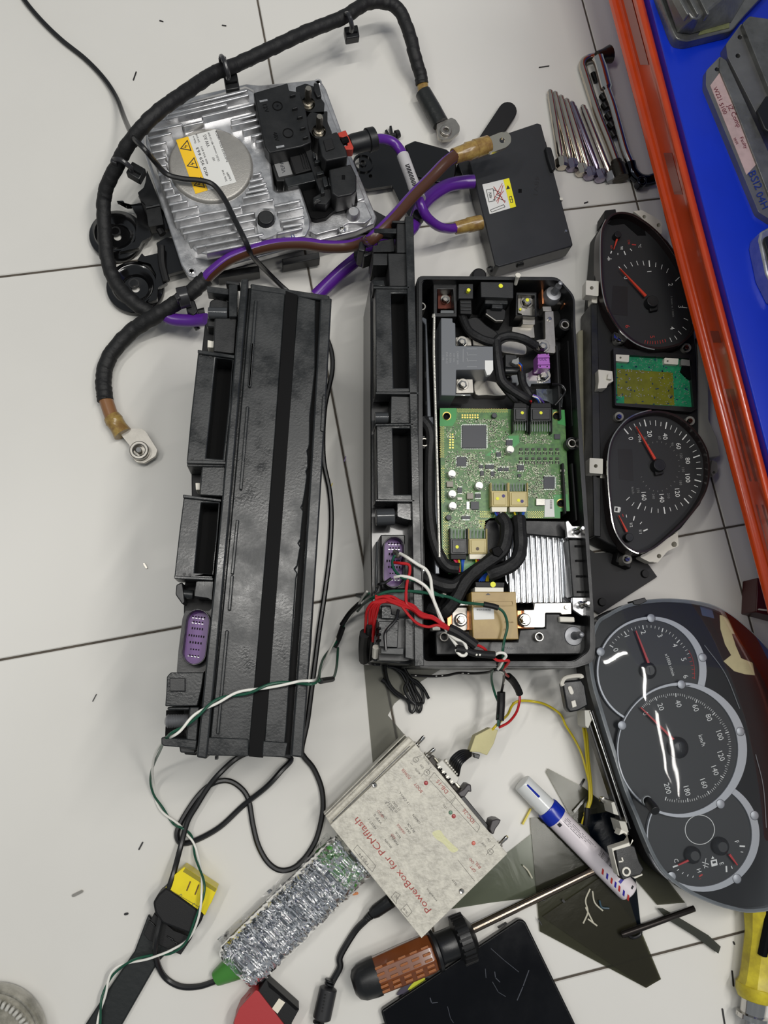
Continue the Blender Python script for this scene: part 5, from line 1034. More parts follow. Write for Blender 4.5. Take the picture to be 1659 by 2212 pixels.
# ---------------- three ring cluster ----------------
V_=Cr(1200,1270,3.0305); ZN=.060; ZL=.088
nc=thing('instrument_cluster','large instrument cluster with three silver rings under a clear curved lens at the lower right','instrument cluster',(1460,1640),0)
olens=[(262,225),(340,165),(440,112),(560,80),(700,66),(850,72),(1000,98),(1120,150),(1240,240),(1400,400),(1560,640),(1660,980),(1700,1400),(1640,1800),(1500,2070),(1300,2130),(1150,2110),(1000,2062),(850,1990),(720,1890),(640,1780),(580,1650),(520,1500),(450,1330),(370,1080),(290,820),(230,600),(215,400)]
ol=smooth2(V_(olens),3)
MB().prism(inset(ol,5),.052,.006).build('black_housing',BLK2,nc,bev=.002)
MB().hprism(inset(ol,1),[inset(ol,9)],.062,.050).build('lens_flange',mat('clear grey plastic rim',(120,124,126),.12,var=.3,vscale=30),nc,bev=.001)
FA2=mat('smoky gauge face',(27,29,31),.5,bump=.03,bscale=900); MASK=mat('glossy black mask',(5,5,7),.3,spec=.25)
MB().prism(inset(ol,9),ZN-.004,.050).build('gloss_black_mask',MASK,nc)
RING=mat('satin silver ring',(168,170,174),.42,metal=.35)
def gauge(co,ro,ci,ri,z,name,clip=None):
    g=MB().prism(circ(V_(*co),ro[0]/3.0305-1,64,ro[1]/3.0305-1),z-.002,ZN-.006).build('gauge_face',FA2,nc)
    MB().hprism(circ(V_(*co),ro[0]/3.0305,72,ro[1]/3.0305),[circ(V_(*ci),ri[0]/3.0305,72,ri[1]/3.0305)],z,z-.004).build(name,RING,g,bev=.0007)
    return g
g3=gauge((967,1620),(370,370),(946,1616),(340,340),ZN-.0005,'silver_ring')
g1=gauge((630,545),(360,358),(612,545),(330,336),ZN+.0005,'silver_ring')
g2=gauge((829,1061),(426,443),(804,1060),(392,419),ZN+.0030,'silver_ring')
MB().hprism(circ(V_(945,1583),98/3.03,40),[circ(V_(945,1583),94/3.03,40)],ZN-.0018,ZN-.0026).build('thin_ring_line',INKW,g3)
for (x,y,par,z) in ((627,197,g1,.0007),(297,418,g1,.0007),(965,455,g1,.0007),(825,632,g2,.0032),(437,900,g2,.0032),(1212,940,g2,.0032),(1082,1415,g2,.0032),(1305,1490,g3,-.0003),(1190,1905,g3,-.0003),(762,1890,g3,-.0003)):
    q9=MB().disc(V_(x,y),9.4,ZN+z+.0003,ZN+z-.001,28).build('bead_outline',CHIP,par); MB().lathe(V_(x,y),[(0,ZN+z+.0009),(6,ZN+z+.0008),(8.6,ZN+z+.0004),(8.6,ZN+z)],28).build('ring_bead',RING,q9)
Wm=MB(); Rm=MB(); TN=(.33,.94)
zt=ZN-.0014
for s,x,y in (('0',395,405),('1',468,315),('2',576,290),('3',685,312),('4',782,375),('5',840,467),('6',853,580)): Wm.text(s,V_(x,y),TN,11,zt)
Wm.text('x1000 r/min',V_(750,502),TN,7,zt,w=50)
def polar(c,K,n0,n1,step,L,w,mb,z,big=None):
    pts=[]
    for v,(x,y) in K: d=(x-c[0],y-c[1]); pts.append((v,math.atan2(-d[1],d[0]),math.hypot(*d)))
    out=[]
    for i in range(1,len(pts)):
        while pts[i][1]>pts[i-1][1]: pts[i]=(pts[i][0],pts[i][1]-2*math.pi,pts[i][2])
    v=n0
    while v<=n1+1e-6:
        for a,b in zip(pts,pts[1:]):
            if a[0]-1e-6<=v<=b[0]+1e-6:
                t=(v-a[0])/(b[0]-a[0]); an=a[1]+(b[1]-a[1])*t; r=a[2]+(b[2]-a[2])*t; p=Vector(V_(c[0]+r*math.cos(an),c[1]-r*math.sin(an))); cc=Vector(V_(*c)); d=(cc-p).normalized()
                isb=big and abs(v/big-round(v/big))<1e-6; LL,ww=(L*1.6,w*2.2) if isb else (L,w)
                q=p-d*2; mb.bar(q,q+d*LL,ww,z+.00015,z); break
        v+=step
KT=[(0,(360,378)),(1,(453,290)),(2,(572,250)),(3,(702,270)),(4,(808,345)),(5,(880,455)),(6,(908,590))]
polar((620,540),KT,0,4.8,.2,5.5,1.0,Wm,zt,1); polar((620,540),KT,5.0,6,.2,6.5,1.2,Rm,zt)
Rm.tube([Wp(*V_(x,y),zt+.0002) for x,y in ((872,410),(895,460),(908,520),(910,598))],.0003,4,4)
zs=ZN+.0011
KS=[(0,(563,785)),(20,(655,720)),(40,(787,695)),(60,(925,735)),(80,(1040,820)),(100,(1128,945)),(120,(1140,1100)),(140,(1095,1240)),(160,(1005,1345)),(180,(867,1395)),(200,(720,1385))]
polar((815,1048),KS,0,200,2,5,.9,Wm,zs,20); polar((815,1048),KS,10,190,20,8,1.2,Wm,zs)
for s,x,y in (('0',590,822),('20',690,778),('40',805,757),('60',918,785),('80',1005,848),('100',1077,965),('120',1085,1100),('140',1045,1195),('160',972,1280),('180',862,1328),('200',735,1312)): Wm.text(s,V_(x,y),TN if s not in('200','180') else (.25,.97),11.5,zs)
Wm.text('km/h',V_(960,998),TN,9,zs); 
zq=ZN-.0024
for s,x,y,h in (('F',1188,1662,9),('E',1088,1805,9),('H',940,1850,9),('C',790,1785,9)): Wm.text(s,V_(x,y),TN,h,zq)
for a,b,w in (((1205,1690),(1240,1692),3.4),((1212,1728),(1228,1730),1.6),((1120,1860),(1118,1820),3.4),((1150,1820),(1158,1838),1.6),((768,1828),(802,1815),3.4),((795,1850),(808,1842),1.4),((828,1872),(838,1862),1.4),((862,1888),(870,1876),1.4),((898,1896),(903,1884),1.4)): Wm.bar(V_(*a),V_(*b),w,zq+.00015,zq)
Rm.bar(V_(940,1890),V_(962,1875),3.4,zq+.00015,zq); Rm.text('!',V_(945,1905),TN,5,zq)
Wm.hprism(V_([(1015,1785),(1055,1775),(1062,1815),(1022,1825)]),[V_([(1025,1792),(1048,1786),(1052,1800),(1030,1806)])],zq+.0002,zq); Wm.prism(V_([(1020,1775),(1040,1770),(1028,1755)]),zq+.0002,zq)
Wm.bar(V_(960,1795),V_(1005,1810),1.4,zq+.0002,zq); Wm.bar(V_(985,1770),V_(975,1835),1.2,zq+.0002,zq); Wm.bar(V_(965,1815),V_(1000,1828),1.4,zq+.0002,zq)
Wm.build('white_markings',INKW,nc); Rm.build('red_markings',INKR,nc)
NR2=mat('crimson needle',(178,24,30),.35)
def needle2(tip,base,hubc,hr,z,par,ends=True):
    h=MB().lathe(V_(*hubc),[(0,z+.006),(hr*.55,z+.006),(hr*.72,z+.005),(hr,z+.002),(hr,z-.002)],30).build('needle_hub',mat('dark hub',(24,25,27),.35),par)
    if ends: MB().rect(*V_(*hubc),hr*.8,1.3,z+.0066,z+.005,80).build('hub_slot',CHIP,h)
    t,b=Vector(V_(*tip)),Vector(V_(*base)); d=(t-b).normalized(); n=Vector((-d.y,d.x))
    MB().prism([tuple(t+n*1.2),tuple(b+n*2.4),tuple(b-n*2.4),tuple(t-n*1.2)],z+.003,z+.001).build('needle',NR2,h)
needle2((527,280),(613,500),(620,540),18,ZN,g1); needle2((560,783),(792,1010),(818,1048),22,ZN+.003,g2)
needle2((805,1815),(880,1780),(915,1755),17,ZN-.001,g3,False); needle2((1192,1815),(1140,1745),(1097,1697),18,ZN-.001,g3,False)
# cream tape patch and highlights painted as pale grooves on the mask
MB().prism(V_([(1075,178),(1150,185),(1200,270),(1240,285),(1235,310),(1155,300),(1180,380),(1215,460),(1290,490),(1305,572),(1240,565),(1170,545),(1100,480),(1150,440),(1110,370),(1080,270)]),ZN-.0036,ZN-.0042).build('cream_glue_patch',mat('cream dried glue',(206,194,146),.55,var=.12,vscale=80),nc)
MB().prism(V_([(940,100),(1020,120),(1040,200),(960,180)]),ZN-.0036,ZN-.0042).build('blue_patch',mat('dull blue patch',(36,60,96),.5),nc)
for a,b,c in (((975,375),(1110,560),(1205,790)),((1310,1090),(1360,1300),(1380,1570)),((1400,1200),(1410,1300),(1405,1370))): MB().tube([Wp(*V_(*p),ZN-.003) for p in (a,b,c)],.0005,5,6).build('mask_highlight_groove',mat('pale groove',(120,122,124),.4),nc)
# lens: shallow dome following the outline
LENS=film('clear acrylic lens',(200,205,210),(238,240,242),rough=.045,cracks=.015,bump=.0,refl=.5)
def dome(out,z0,z1,name,mt,par,steps=7):
    cx_=sum(p[0] for p in out)/len(out); cy_=sum(p[1] for p in out)/len(out); P0=[Wp(x,y,z0) for x,y in out]; C0=sum(P0,Vector())/len(P0); vs=[];fs=[];n=len(out)
    for s in range(steps):
        k=s/steps; sc=1-k; h=z0+(z1-z0)*(1-(1-k)**3.2) if k>0 else z0
        for p in P0: q=C0+(p-C0)*sc; vs.append(Vector((q.x,q.y,h)))
    vs.append(Vector((C0.x,C0.y,z1)))
    for s in range(steps-1):
        for i in range(n): fs.append((s*n+i,s*n+(i+1)%n,(s+1)*n+(i+1)%n,(s+1)*n+i))
    for i in range(n): fs.append(((steps-1)*n+i,(steps-1)*n+(i+1)%n,len(vs)-1))
    return MB().add(vs,fs).build(name,mt,par,smooth=80)
dome(inset(ol,3),.062,.077,'clear_lens',LENS,nc)
# reset knob
kn=MB().rod(Wp(*V_(605,1395),.080),Wp(*V_(655,1462),.094),[(0,.0048),(.8,.0046),(1,.0040)],20).build('trip_reset_knob',BLK,nc,bev=.0003)
MB().ring(V_(603,1395),10.5,8.5,.0835,.080,24).build('knob_hole_rim',mat('clear grey plastic rim',(120,124,126)),nc)
# brackets and clips on the left edge
m=MB(); m.prism(rpoly(V_([(45,625),(60,610),(170,600),(195,640),(215,770),(150,805),(95,815),(75,790)]),3),.058,.046); bk=m.build('black_mount_bracket',BLK,nc,bev=.0015)
MB().tube([Wp(*V_(*p),.058) for p in ((48,640),(42,620),(70,585),(160,575),(172,590))],.0022,8,5).build('white_flange_edge',WHT,bk)
MB().bar(V_(95,655),V_(107,685),9,.0592,.057,6).build('oval_slot',WHT,bk,bev=.0004); MB().prism(V_([(103,742),(130,733),(140,775),(112,785)]),.0592,.057).build('square_slot',WHT,bk,bev=.0004)
m=MB(); m.prism(rpoly(V_([(390,1710),(480,1680),(520,1690),(550,1790),(580,1840),(560,1880),(500,1890),(440,1915),(410,1850)]),3),.060,.048); bk=m.build('black_mount_bracket',BLK,nc,bev=.0015)
m=MB(); m.prism(V_([(368,1705),(480,1668),(500,1640),(450,1605),(415,1620),(430,1580),(470,1600),(512,1655),(490,1690),(380,1722),(420,1890),(410,1880)]),.0625,.050); m.build('white_flange',WHT,bk,bev=.0008)
MB().bar(V_(435,1765),V_(442,1790),3,.0612,.059).build('slot_mark',WHT,bk); MB().bar(V_(442,1790),V_(415,1793),3,.0612,.059).build('slot_mark',WHT,bk)
MB().ring(V_(465,1858),9,5.5,.0615,.059,20).build('round_slot',WHT,bk)
MB().prism(V_([(510,1895),(570,1870),(572,1882),(520,1905)]),.058,.052).build('white_foot',WHT,bk,bev=.0006)
for i,(a,b,w,mt,z) in enumerate((((195,800),(430,1520),5,BLK,.050),((212,800),(448,1525),3,WHT,.046),((228,805),(470,1540),3,STL,.054),((240,800),(490,1580),4,BLK,.052))): MB().bar(V_(*a),V_(*b),w,z,z-.012).build('edge_rail',mt if mt!=WHT else mat('grey rail plastic',(150,150,144),.35),nc,bev=.0006)
for pl in ([(190,800),(230,800),(240,860),(215,920),(195,905)],[(365,1405),(385,1400),(415,1490),(380,1480)],[(415,1525),(460,1530),(480,1600),(440,1610)]): MB().prism(rpoly(V_(pl),1.5),.052,.03).build('cream_side_clip',mat('cream side clip',(182,180,170),.4),nc,bev=.0006)
sc_=MB().lathe(V_(320,1390),[(0,.036),(6,.036),(7,.034),(7,.030)],16).build('side_screw',STL,nc); MB().rod(Wp(*V_(325,1390),.033),Wp(*V_(362,1395),.036),[(0,.0014),(1,.0014)],8).build('screw_shank',STL,nc)
m=MB(); m.prism(rpoly(V_([(505,85),(585,62),(600,85),(550,110),(515,108)]),1.5),.064,.05); m.build('black_top_clip',BLK,nc,bev=.0006)
m=MB(); m.prism(rpoly(V_([(360,145),(425,130),(435,150),(375,175)]),1.5),.060,.05); m.build('black_top_clip',BLK,nc,bev=.0006)
# ---------------- hex key bolts and wrenches ----------------
TQ=Cr(1160,90,5.53)
BST=mat('polished bolt steel',(206,198,184),.16,metal=1); HST=mat('heat blued steel',(150,142,160),.2,metal=1)
for i,(a,b,w) in enumerate((((155,590),(285,1400),'first'),((213,610),(400,1420),'second'),((283,655),(510,1480),'third'),((350,695),(605,1520),'fourth'),((412,730),(730,1550),'fifth'),((545,770),(865,1580),'sixth'))):
    lab=('longest chromed T-handle bit shaft at the left end of the row beside the junction box','chromed shaft lying second from the left in the fanned row','chromed shaft in the middle left of the fanned row with yellowish sheen','chromed shaft fourth from the left in the fanned row','bluish chromed shaft, rightmost of the five whose heads touch','shortest chromed shaft with a plain square head, apart from the other five')[i]
    t=thing('extension_shaft',lab,'tool',TQ(*b),0,'chromed shafts fanned beside the junction box')
    A_,B_=Wp(*TQ(*a),.005),Wp(*TQ(*b),.0055)
    MB().rod(A_,B_,[(0,.0026),(.01,.0034),(.07,.0036),(.075,.0042),(.93,.0042),(.95,.0034),(1,.0034)],16).build('shaft',BST if i!=4 else HST,t)
    d=(B_-A_).normalized()
    if i<5: MB().rod(B_-d*.001,B_+d*.013,[(0,.0045),(.15,.0078),(.75,.0082),(.95,.006),(1,.004)],8).build('faceted_head',HST if i in(1,3,4) else BST,t,smooth=20,bev=.0004)
    else: MB().rod(B_-d*.001,B_+d*.010,[(0,.0072),(1,.0072)],4,.78).build('square_head',DST,t,smooth=20,bev=.0008)
    MB().rod(A_-d*.0012,A_+d*.001,[(0,.002),(1,.0026)],12).build('dark_tip',DST,t)
t=thing('socket_wrench','long chromed L-shaped wrench with a dark socket at its lower end','wrench',TQ(700,800),0)
MB().tube(pth([(*TQ(700,185),.007),(*TQ(640,195),.006),(*TQ(575,225),.006),(*TQ(545,285),.006),(*TQ(575,400),.006),(*TQ(720,850),.006),(*TQ(860,1200),.0065),(*TQ(945,1430),.007)]),.0050,14,8).build('bent_bar',BST,t)
P=Wp(*TQ(945,1430),.008); Q_=Wp(*TQ(1000,1640),.009); MB().rod(P,Q_,[(0,.0066),(.25,.0066),(.28,.0095),(.75,.0102),(1,.0098)],18).build('dark_socket',mat('oily dark socket',(66,62,56),.25,metal=.9,bump=.5,bscale=200),t)
t=thing('socket_wrench','offset chrome ring spanner with a curved dark ring end under the rack beam','wrench',TQ(1050,1200),0)
MB().tube(pth([(*TQ(730,200),.014),(*TQ(770,330),.014),(*TQ(830,560),.013),(*TQ(900,760),.013),(*TQ(980,1050),.012),(*TQ(1050,1300),.011),(*TQ(1120,1470),.010)]),.0050,14,8,rf=lambda s:.0078 if s<.34 else .0052).build('chrome_bar',STL,t)
MB().tube(pth([(*TQ(1110,1450),.010),(*TQ(1140,1560),.009),(*TQ(1220,1640),.008),(*TQ(1320,1660),.008),(*TQ(1400,1640),.010)]),.0068,12,7).build('ring_neck',mat('near black chrome',(50,52,58),.1,metal=1),t)
MB().ring(TQ(1260,1655),13,6,.016,.004,24).build('ring_end',mat('near black chrome',(50,52,58)),t,bev=.0012)
MB().rod(Wp(*TQ(720,185),.014),Wp(*TQ(870,150),.013),[(0,.007),(.5,.008),(1,.0105)],14).build('dark_pivot_head',mat('oily dark socket',(66,62,56)),t)
for (x,y,r),wh in zip(((795,665,9),(820,770,10.5),(865,890,10.5),(895,1000,11),(910,1110,9)),('topmost','second from the top','middle','fourth from the top','lowest')):
    t=thing('impact_socket','small black socket, %s of the column between the two bent wrenches'%wh,'socket',TQ(x,y),0,'black sockets between the wrenches')
    a=Wp(*TQ(x-25,y-35),.008);b=Wp(*TQ(x+25,y+35),.008); MB().rod(a,b,[(0,r*.00042),(.1,r*.0005),(.9,r*.0005),(1,r*.0004)],12).build('socket_body',mat('black phosphate',(20,20,20),.35,metal=.6,bump=.4,bscale=200),t,bev=.0004)
t=thing('impact_socket','tiny black bit inside the bend of the upper chrome wrench','socket',TQ(685,430),0)
MB().rod(Wp(*TQ(665,375),.004),Wp(*TQ(705,480),.004),[(0,.003),(1,.003)],8).build('socket_body',mat('black phosphate',(20,20,20)),t)
# ---------------- power box ----------------
G=Cr(690,1560,3.7705); ZG=.046
pbx=thing('interface_box','scratched silver interface box printed PowerBox for PCMflash, tilted among the lower leads','electronic box',(900,1815),0)
SIL=mat('scuffed silver paint',(206,202,188),.38,rgb2=(176,172,160),vscale=160,bump=.55,bscale=420,rvar=.1)
MB().prism(rpoly(G([(785,180),(1532,1072),(832,1760),(88,838)]),1.2),ZG,.002).build('case',SIL,pbx,bev=.0008)
d1=G(700,95)
tpb=G([(725,118),(785,180),(95,838),(50,755)])
MB().taper(G([(722,112),(790,178),(92,842),(45,762)]),ZG-.006,G([(718,118),(785,182),(100,842),(58,758)]),.002).build('ribbed_side_extrusion',SIL,pbx,bev=.0012)
for k in (0,1,2): MB().bar(lerpl(G(700,100),G(770,170),k*.4),lerpl(G(40,755),G(88,830),k*.4),2.4,ZG-.004-k*.0005,ZG-.02).build('side_rib',SIL,pbx,bev=.0006)
MB().prism([G(735,190),(G(735,190)[0]+1.2,G(735,190)[1]+1.2),(G(105,805)[0]+1.2,G(105,805)[1]+1.2),G(105,805)],ZG+.0002,ZG).build('edge_score_line',CHIP,pbx)
zb=ZG+.0001; TB=(-.62,-.785)
g=MB(); g.text('PowerBox for PCMflash',G(592,1165),(-603,-757),14.5,zb,w=256); 
def gt(mb,s,x,y,h,w=None,d=TB): mb.text(s,G(x,y),d,h,zb,w)
RP=mat('faded red print',(166,70,62),.55,var=.25,vscale=200); BP=mat('worn black print',(86,84,80),.55)
gt(g,'POWER',705,420,6.5,26); gt(g,'BOOT',805,535,6.5,24); gt(g,'IDC-26',1215,765,8,36); gt(g,'DB-15',1000,525,8.5,34)
gt(g,'VECU',500,750,5,20); gt(g,'RED',600,930,5,12); gt(g,'ORANGE',665,870,5,26); gt(g,'GPT',1250,1195,6,16); gt(g,'BSL',1290,1165,6,16); gt(g,'GND',1240,1130,5,14)
g.build('red_print',RP,pbx)
g=MB()
for s,x,y,w in (('RESET 1',430,830,26),('VPP 2',475,790,26),('CNF 3',520,760,20),('VKEY 5',570,690,26),('10 BOOT',595,690,30),('11 GND',625,680,24),('13 CAN-L',690,620,34),('BROWN',560,990,22),('PURPLE',610,960,26),('BLUE',640,920,16),('BLACK',745,860,24),('GRAY',720,880,18),('GREEN',790,790,24),('12V',1020,685,11),('12534',360,1115,30),('DC',628,1425,10),('SUB',700,1535,13),('AUTO',800,400,16),('OFF',835,360,11),('MANUAL',870,310,22),('OFF',1340,1000,12),('ON',1380,960,9),('ecu-soft.ru',915,1410,34),('23 24',1100,1305,14)): gt(g,s,x,y,4.6,w)
for P in ([(935,410),(1110,605),(1065,655),(892,465)],[(1110,615),(1308,850),(1285,898),(1075,665)],[(660,1405),(630,1440),(625,1480),(585,1425),(620,1382)],[(712,1480),(755,1545),(715,1590),(662,1530)],[(310,1000),(460,1170),(430,1220),(278,1040)]):
    for i in range(len(P)): g.bar(G(*P[i]),G(*P[(i+1)%len(P)]),.7,zb+.00012,zb)
for a,b in (((1130,1125),(1265,1295)),((740,330),(760,345)),((790,285),(835,270)),((868,410),(912,365)),((830,440),(850,420)),((1360,1080),(1430,1000))): g.bar(G(*a),G(*b),.7,zb+.00012,zb)
for c,r in (((785,305),6),((875,410),6.5),((1393,1055),6.5)): g.hprism(circ(G(*c),r,24),[circ(G(*c),r-.8,24)],zb+.00012,zb); g.bar(G(c[0]-10,c[1]-12),G(c[0]+10,c[1]+12),.7,zb+.00012,zb)
g.build('black_print',BP,pbx)
for c,r,mt in (((870,497),4.4,mat('red lamp lens',(164,60,62),.35)),((1070,738),4.2,mat('dull green lamp lens',(92,128,104),.35)),((1096,768),4.4,mat('red lamp lens',(164,60,62))),((1258,988),4.2,mat('pink lamp lens',(206,110,96),.35))): MB().lathe(G(*c),[(0,ZG+.0014),(r*.7,ZG+.001),(r,ZG)],16).build('indicator_lamp',mt,pbx)
MB().prism(smooth2(G([(920,900),(980,880),(1020,930),(1090,1000),(1130,1040),(1080,1060),(1010,990),(950,950)])),ZG+.00008,ZG-.0005).build('yellow_stain',mat('pale yellow stain',(206,204,160),.45,bump=.5,bscale=420),pbx)
for c in (G(450,515),G(1160,1380)): 
    s_=MB().lathe(c,[(0,ZG+.0012),(4,ZG+.0014),(5.5,ZG+.0005),(5.5,ZG-.001)],16).build('case_screw',STL,pbx); MB().rect(c[0],c[1],6,1.4,ZG+.0017,ZG+.001,40).build('screw_slot',DEEP,s_)
for a,b in (((790,185),(855,115)),((870,270),(940,215)),((1465,995),(1530,930))): MB().rod(Wp(*G(*a),.030),Wp(*G(*b),.034),[(0,.0036),(.12,.0036),(.14,.0016),(.85,.0020),(1,.0014)],12).build('toggle_switch',STL,pbx)
MB().prism(G([(1140,620),(1180,600),(1400,870),(1380,900)]),.034,.012).build('black_header_socket',BLK,pbx,bev=.0006)
for P in ([(1125,580),(1175,545),(1205,505),(1235,508),(1240,570),(1215,565),(1185,610),(1150,610)],[(1385,870),(1405,800),(1440,790),(1480,795),(1465,830),(1435,870),(1420,915),(1400,910)]): MB().prism(G(P),.040,.020).build('eject_latch',mat('dark grey latch',(62,58,60),.4),pbx,bev=.001)
db=MB().bar(G(905,285),G(1140,560),15,.028,.012).build('serial_port_frame',mat('dark slot',(52,46,40),.5),pbx,bev=.0008)
# ---------------- loom between box and pack ----------------
wl=thing('test_wiring_loom','multi-coloured soldered test wiring loom from the grey serial plug to the opened pack','wires',(1000,1400),0)
MB().prism(G([(928,290),(945,285),(1155,530),(1135,545)]),.031,.012).build('plug_flange',mat('tin plug flange',(190,186,170),.3,metal=.7),wl,bev=.0008)
pg=MB().prism(rpoly(G([(955,345),(1000,305),(1140,455),(1125,490),(1085,515)]),2),.033,.013).build('serial_plug_body',mat('grey white plug body',(200,198,190),.4),wl,bev=.0015)
for i in range(8): MB().rect(*G(975+i*17,365+i*20),3.4,6,.0335,.030,50).build('plug_socket_hole',DEEP if i%2 else ZNC,pg)
for i in range(7): MB().lathe(G(1035+i*15,315+i*17),[(0,.036),(2.6,.036),(3.2,.034),(3.2,.03)],10).build('solder_cup',WHT,pg)
for i in range(6):
    a=(1060+i*14,345+i*18); MB().tube(pth([(*G(*a),.034),(*G(1080+i*14,290+i*12),.042),(*G(1150+i*8,235+i*14),.040),(*G(1235,235+i*7),.034)]),.0013,8,6).build('black_wire',BLKW,wl)
MB().prism(rpoly(G([(1225,240),(1270,110),(1320,85),(1395,45),(1455,65),(1420,175),(1365,270),(1300,245)]),2),.040,.026).build('masking_tape_wrap',mat('old masking tape',(196,188,138),.6,bump=.5,bscale=120,var=.12,vscale=40),wl,bev=.0015)
MB().prism(G([(1255,250),(1310,265),(1300,300),(1262,290)]),.032,.024).build('small_black_plug',BLK,wl,bev=.0006)
N=Cr(770,1240,4.2539)
def wire(name,L,mt,r=.00125,z0=.11): MB().tube(pth([(*N(x,y),z) for x,y,z in L]),r,8,7).build(name,mt,wl)
def sleeve(L,r=.0026): MB().tube(pth([(*N(x,y),z) for x,y,z in L]),r,10,5).build('heat_shrink_sleeve',BLK2,wl)
wire('green_wire',[(1300,1400,.045),(1305,1300,.045),(1310,1200,.04),(1280,1120,.04),(1255,1040,.045),(1240,960,.06),(1250,890,.08),(1300,870,.095),(1345,850,.104),(1345,700,.112),(1360,600,.112),(1385,500,.112),(1380,420,.113),(1350,350,.114),(1300,310,.114)],GRN)
sleeve([(1300,310,.1145),(1240,292,.115),(1170,280,.115)],.0026)
wire('green_wire',[(1170,280,.115),(1060,270,.115),(960,258,.114),(850,212,.114),(700,185,.116),(560,162,.118),(400,155,.119),(280,165,.119),(200,195,.118),(130,230,.110),(60,280,.07),(10,340,.03)],GRN,.0014)
wire('green_wire',[(800,212,.115),(700,160,.116),(620,95,.118),(540,60,.119),(440,40,.119),(400,20,.118),(345,-45,.115),(330,-110,.112),(350,-170,.110)],GRN)
wire('white_wire',[(350,30,.114),(400,20,.118),(480,30,.120),(560,62,.120),(640,120,.120),(690,200,.118),(730,290,.117),(760,380,.117),(800,470,.116),(860,570,.115),(930,670,.114)],WWH,.0015)
wire('white_wire',[(400,-190,.112),(470,-150,.119),(560,-90,.120),(640,-40,.121),(680,40,.120),(690,120,.119),(710,240,.118),(760,360,.118),(800,450,.118)],WWH,.0015)
wire('white_wire',[(860,560,.116),(920,600,.118),(980,620,.118),(1010,680,.118),(1005,740,.117),(965,748,.116),(930,720,.116),(915,690,.116)],WWH,.0015)
sleeve([(915,685,.116),(1000,700,.116),(1100,730,.116),(1270,745,.115)],.0034)
for p in ((1105,742),(1135,742)): MB().rect(*N(*p),3.5,4,.1200,.118,20).build('pale_mark',WHT,wl)
wire('white_wire',[(1270,745,.115),(1310,725,.117),(1355,728,.117),(1375,755,.116),(1350,790,.112),(1320,850,.104),(1300,880,.098),(1340,900,.09),(1355,940,.07),(1355,1000,.055)],WWH,.0013)
wire('grey_wire',[(1330,800,.110),(1310,840,.104),(1330,880,.095),(1365,860,.1),(1390,820,.105),(1390,795,.108)],mat('grey wire insulation',(120,112,104),.4),.0013)
wire('red_wire',[(1250,760,.114),(1300,795,.113),(1395,795,.112),(1385,830,.106),(1350,870,.098),(1360,910,.08),(1395,940,.06)],RED,.0013)
sleeve([(1395,940,.055),(1440,985,.045),(1480,1050,.038),(1500,1100,.034)],.0036)
wire('red_wire',[(1500,1100,.034),(1498,1170,.034),(1470,1270,.036),(1400,1360,.04),(1310,1410,.042)],RED,.0013)
wire('black_wire',[(1270,880,.10),(1340,885,.095),(1355,920,.08),(1350,1000,.055),(1330,1090,.042)],BLKW,.0013)
sleeve([(1330,1085,.044),(1328,1200,.042),(1318,1345,.044)],.0040)
wire('black_wire',[(1318,1340,.044),(1308,1400,.044)],BLKW)
wire('black_wire',[(500,930,.010),(700,940,.016),(830,932,.022),(940,910,.030),(1080,914,.040),(1200,905,.06),(1290,880,.08),(1360,905,.08)],mat('black striped wire',(34,32,32),.35),.0013)
for x,y in ((545,934),(735,938),(790,934),(980,912),(1030,914),(1230,905),(1285,900)): MB().rect(*N(x,y),3,1.6,.0385 if x>900 else .0225,.02,-3).build('wire_stripe',WWH,wl)
wire('yellow_wire',[(1240,1440,.038),(1285,1390,.042),(1340,1340,.034),(1390,1290,.022),(1430,1210,.014),(1480,1170,.012),(1560,1165,.010),(1640,1172,.010)],YLW,.0013)
YW=lambda *L:[(x,y,z) for x,y,z in L]
Y6=Cr(830,1480,2.0012)
MB().tube(pth([(*Y6(555,80),.012),(*Y6(590,68),.010),(*Y6(640,70),.010),(*Y6(700,85),.008),(*Y6(760,125),.008),(*Y6(785,175),.008),(*Y6(820,230),.008),(*Y6(850,290),.010),(*Y6(868,350),.012),(*Y6(885,420),.012),(*Y6(890,480),.012),(*Y6(865,560),.010)]),.0012,8,6).build('yellow_wire',YLW,wl)
for dx in (0,7):
    MB().tube(pth([(*Y6(852+dx*2.2,140),.03),(*Y6(866+dx*1.5,220),.02),(*Y6(876+dx,320),.014),(*Y6(886+dx,420),.012),(*Y6(888+dx,490),.012),(*Y6(880+dx*.5,530),.012)]),.0014,8,6).build('yellow_wire',YLW,wl)
MB().tube(pth([(*Y6(878,530),.012),(*Y6(876,570),.012),(*Y6(870,605),.010)]),.0030,8,4).build('heat_shrink_sleeve',BLK2,wl)
MB().tube(pth([(*Y6(872,560),.010),(*Y6(862,580),.009),(*Y6(858,600),.008)]),.0018,6,4).build('yellow_wire_end',YLW,wl)
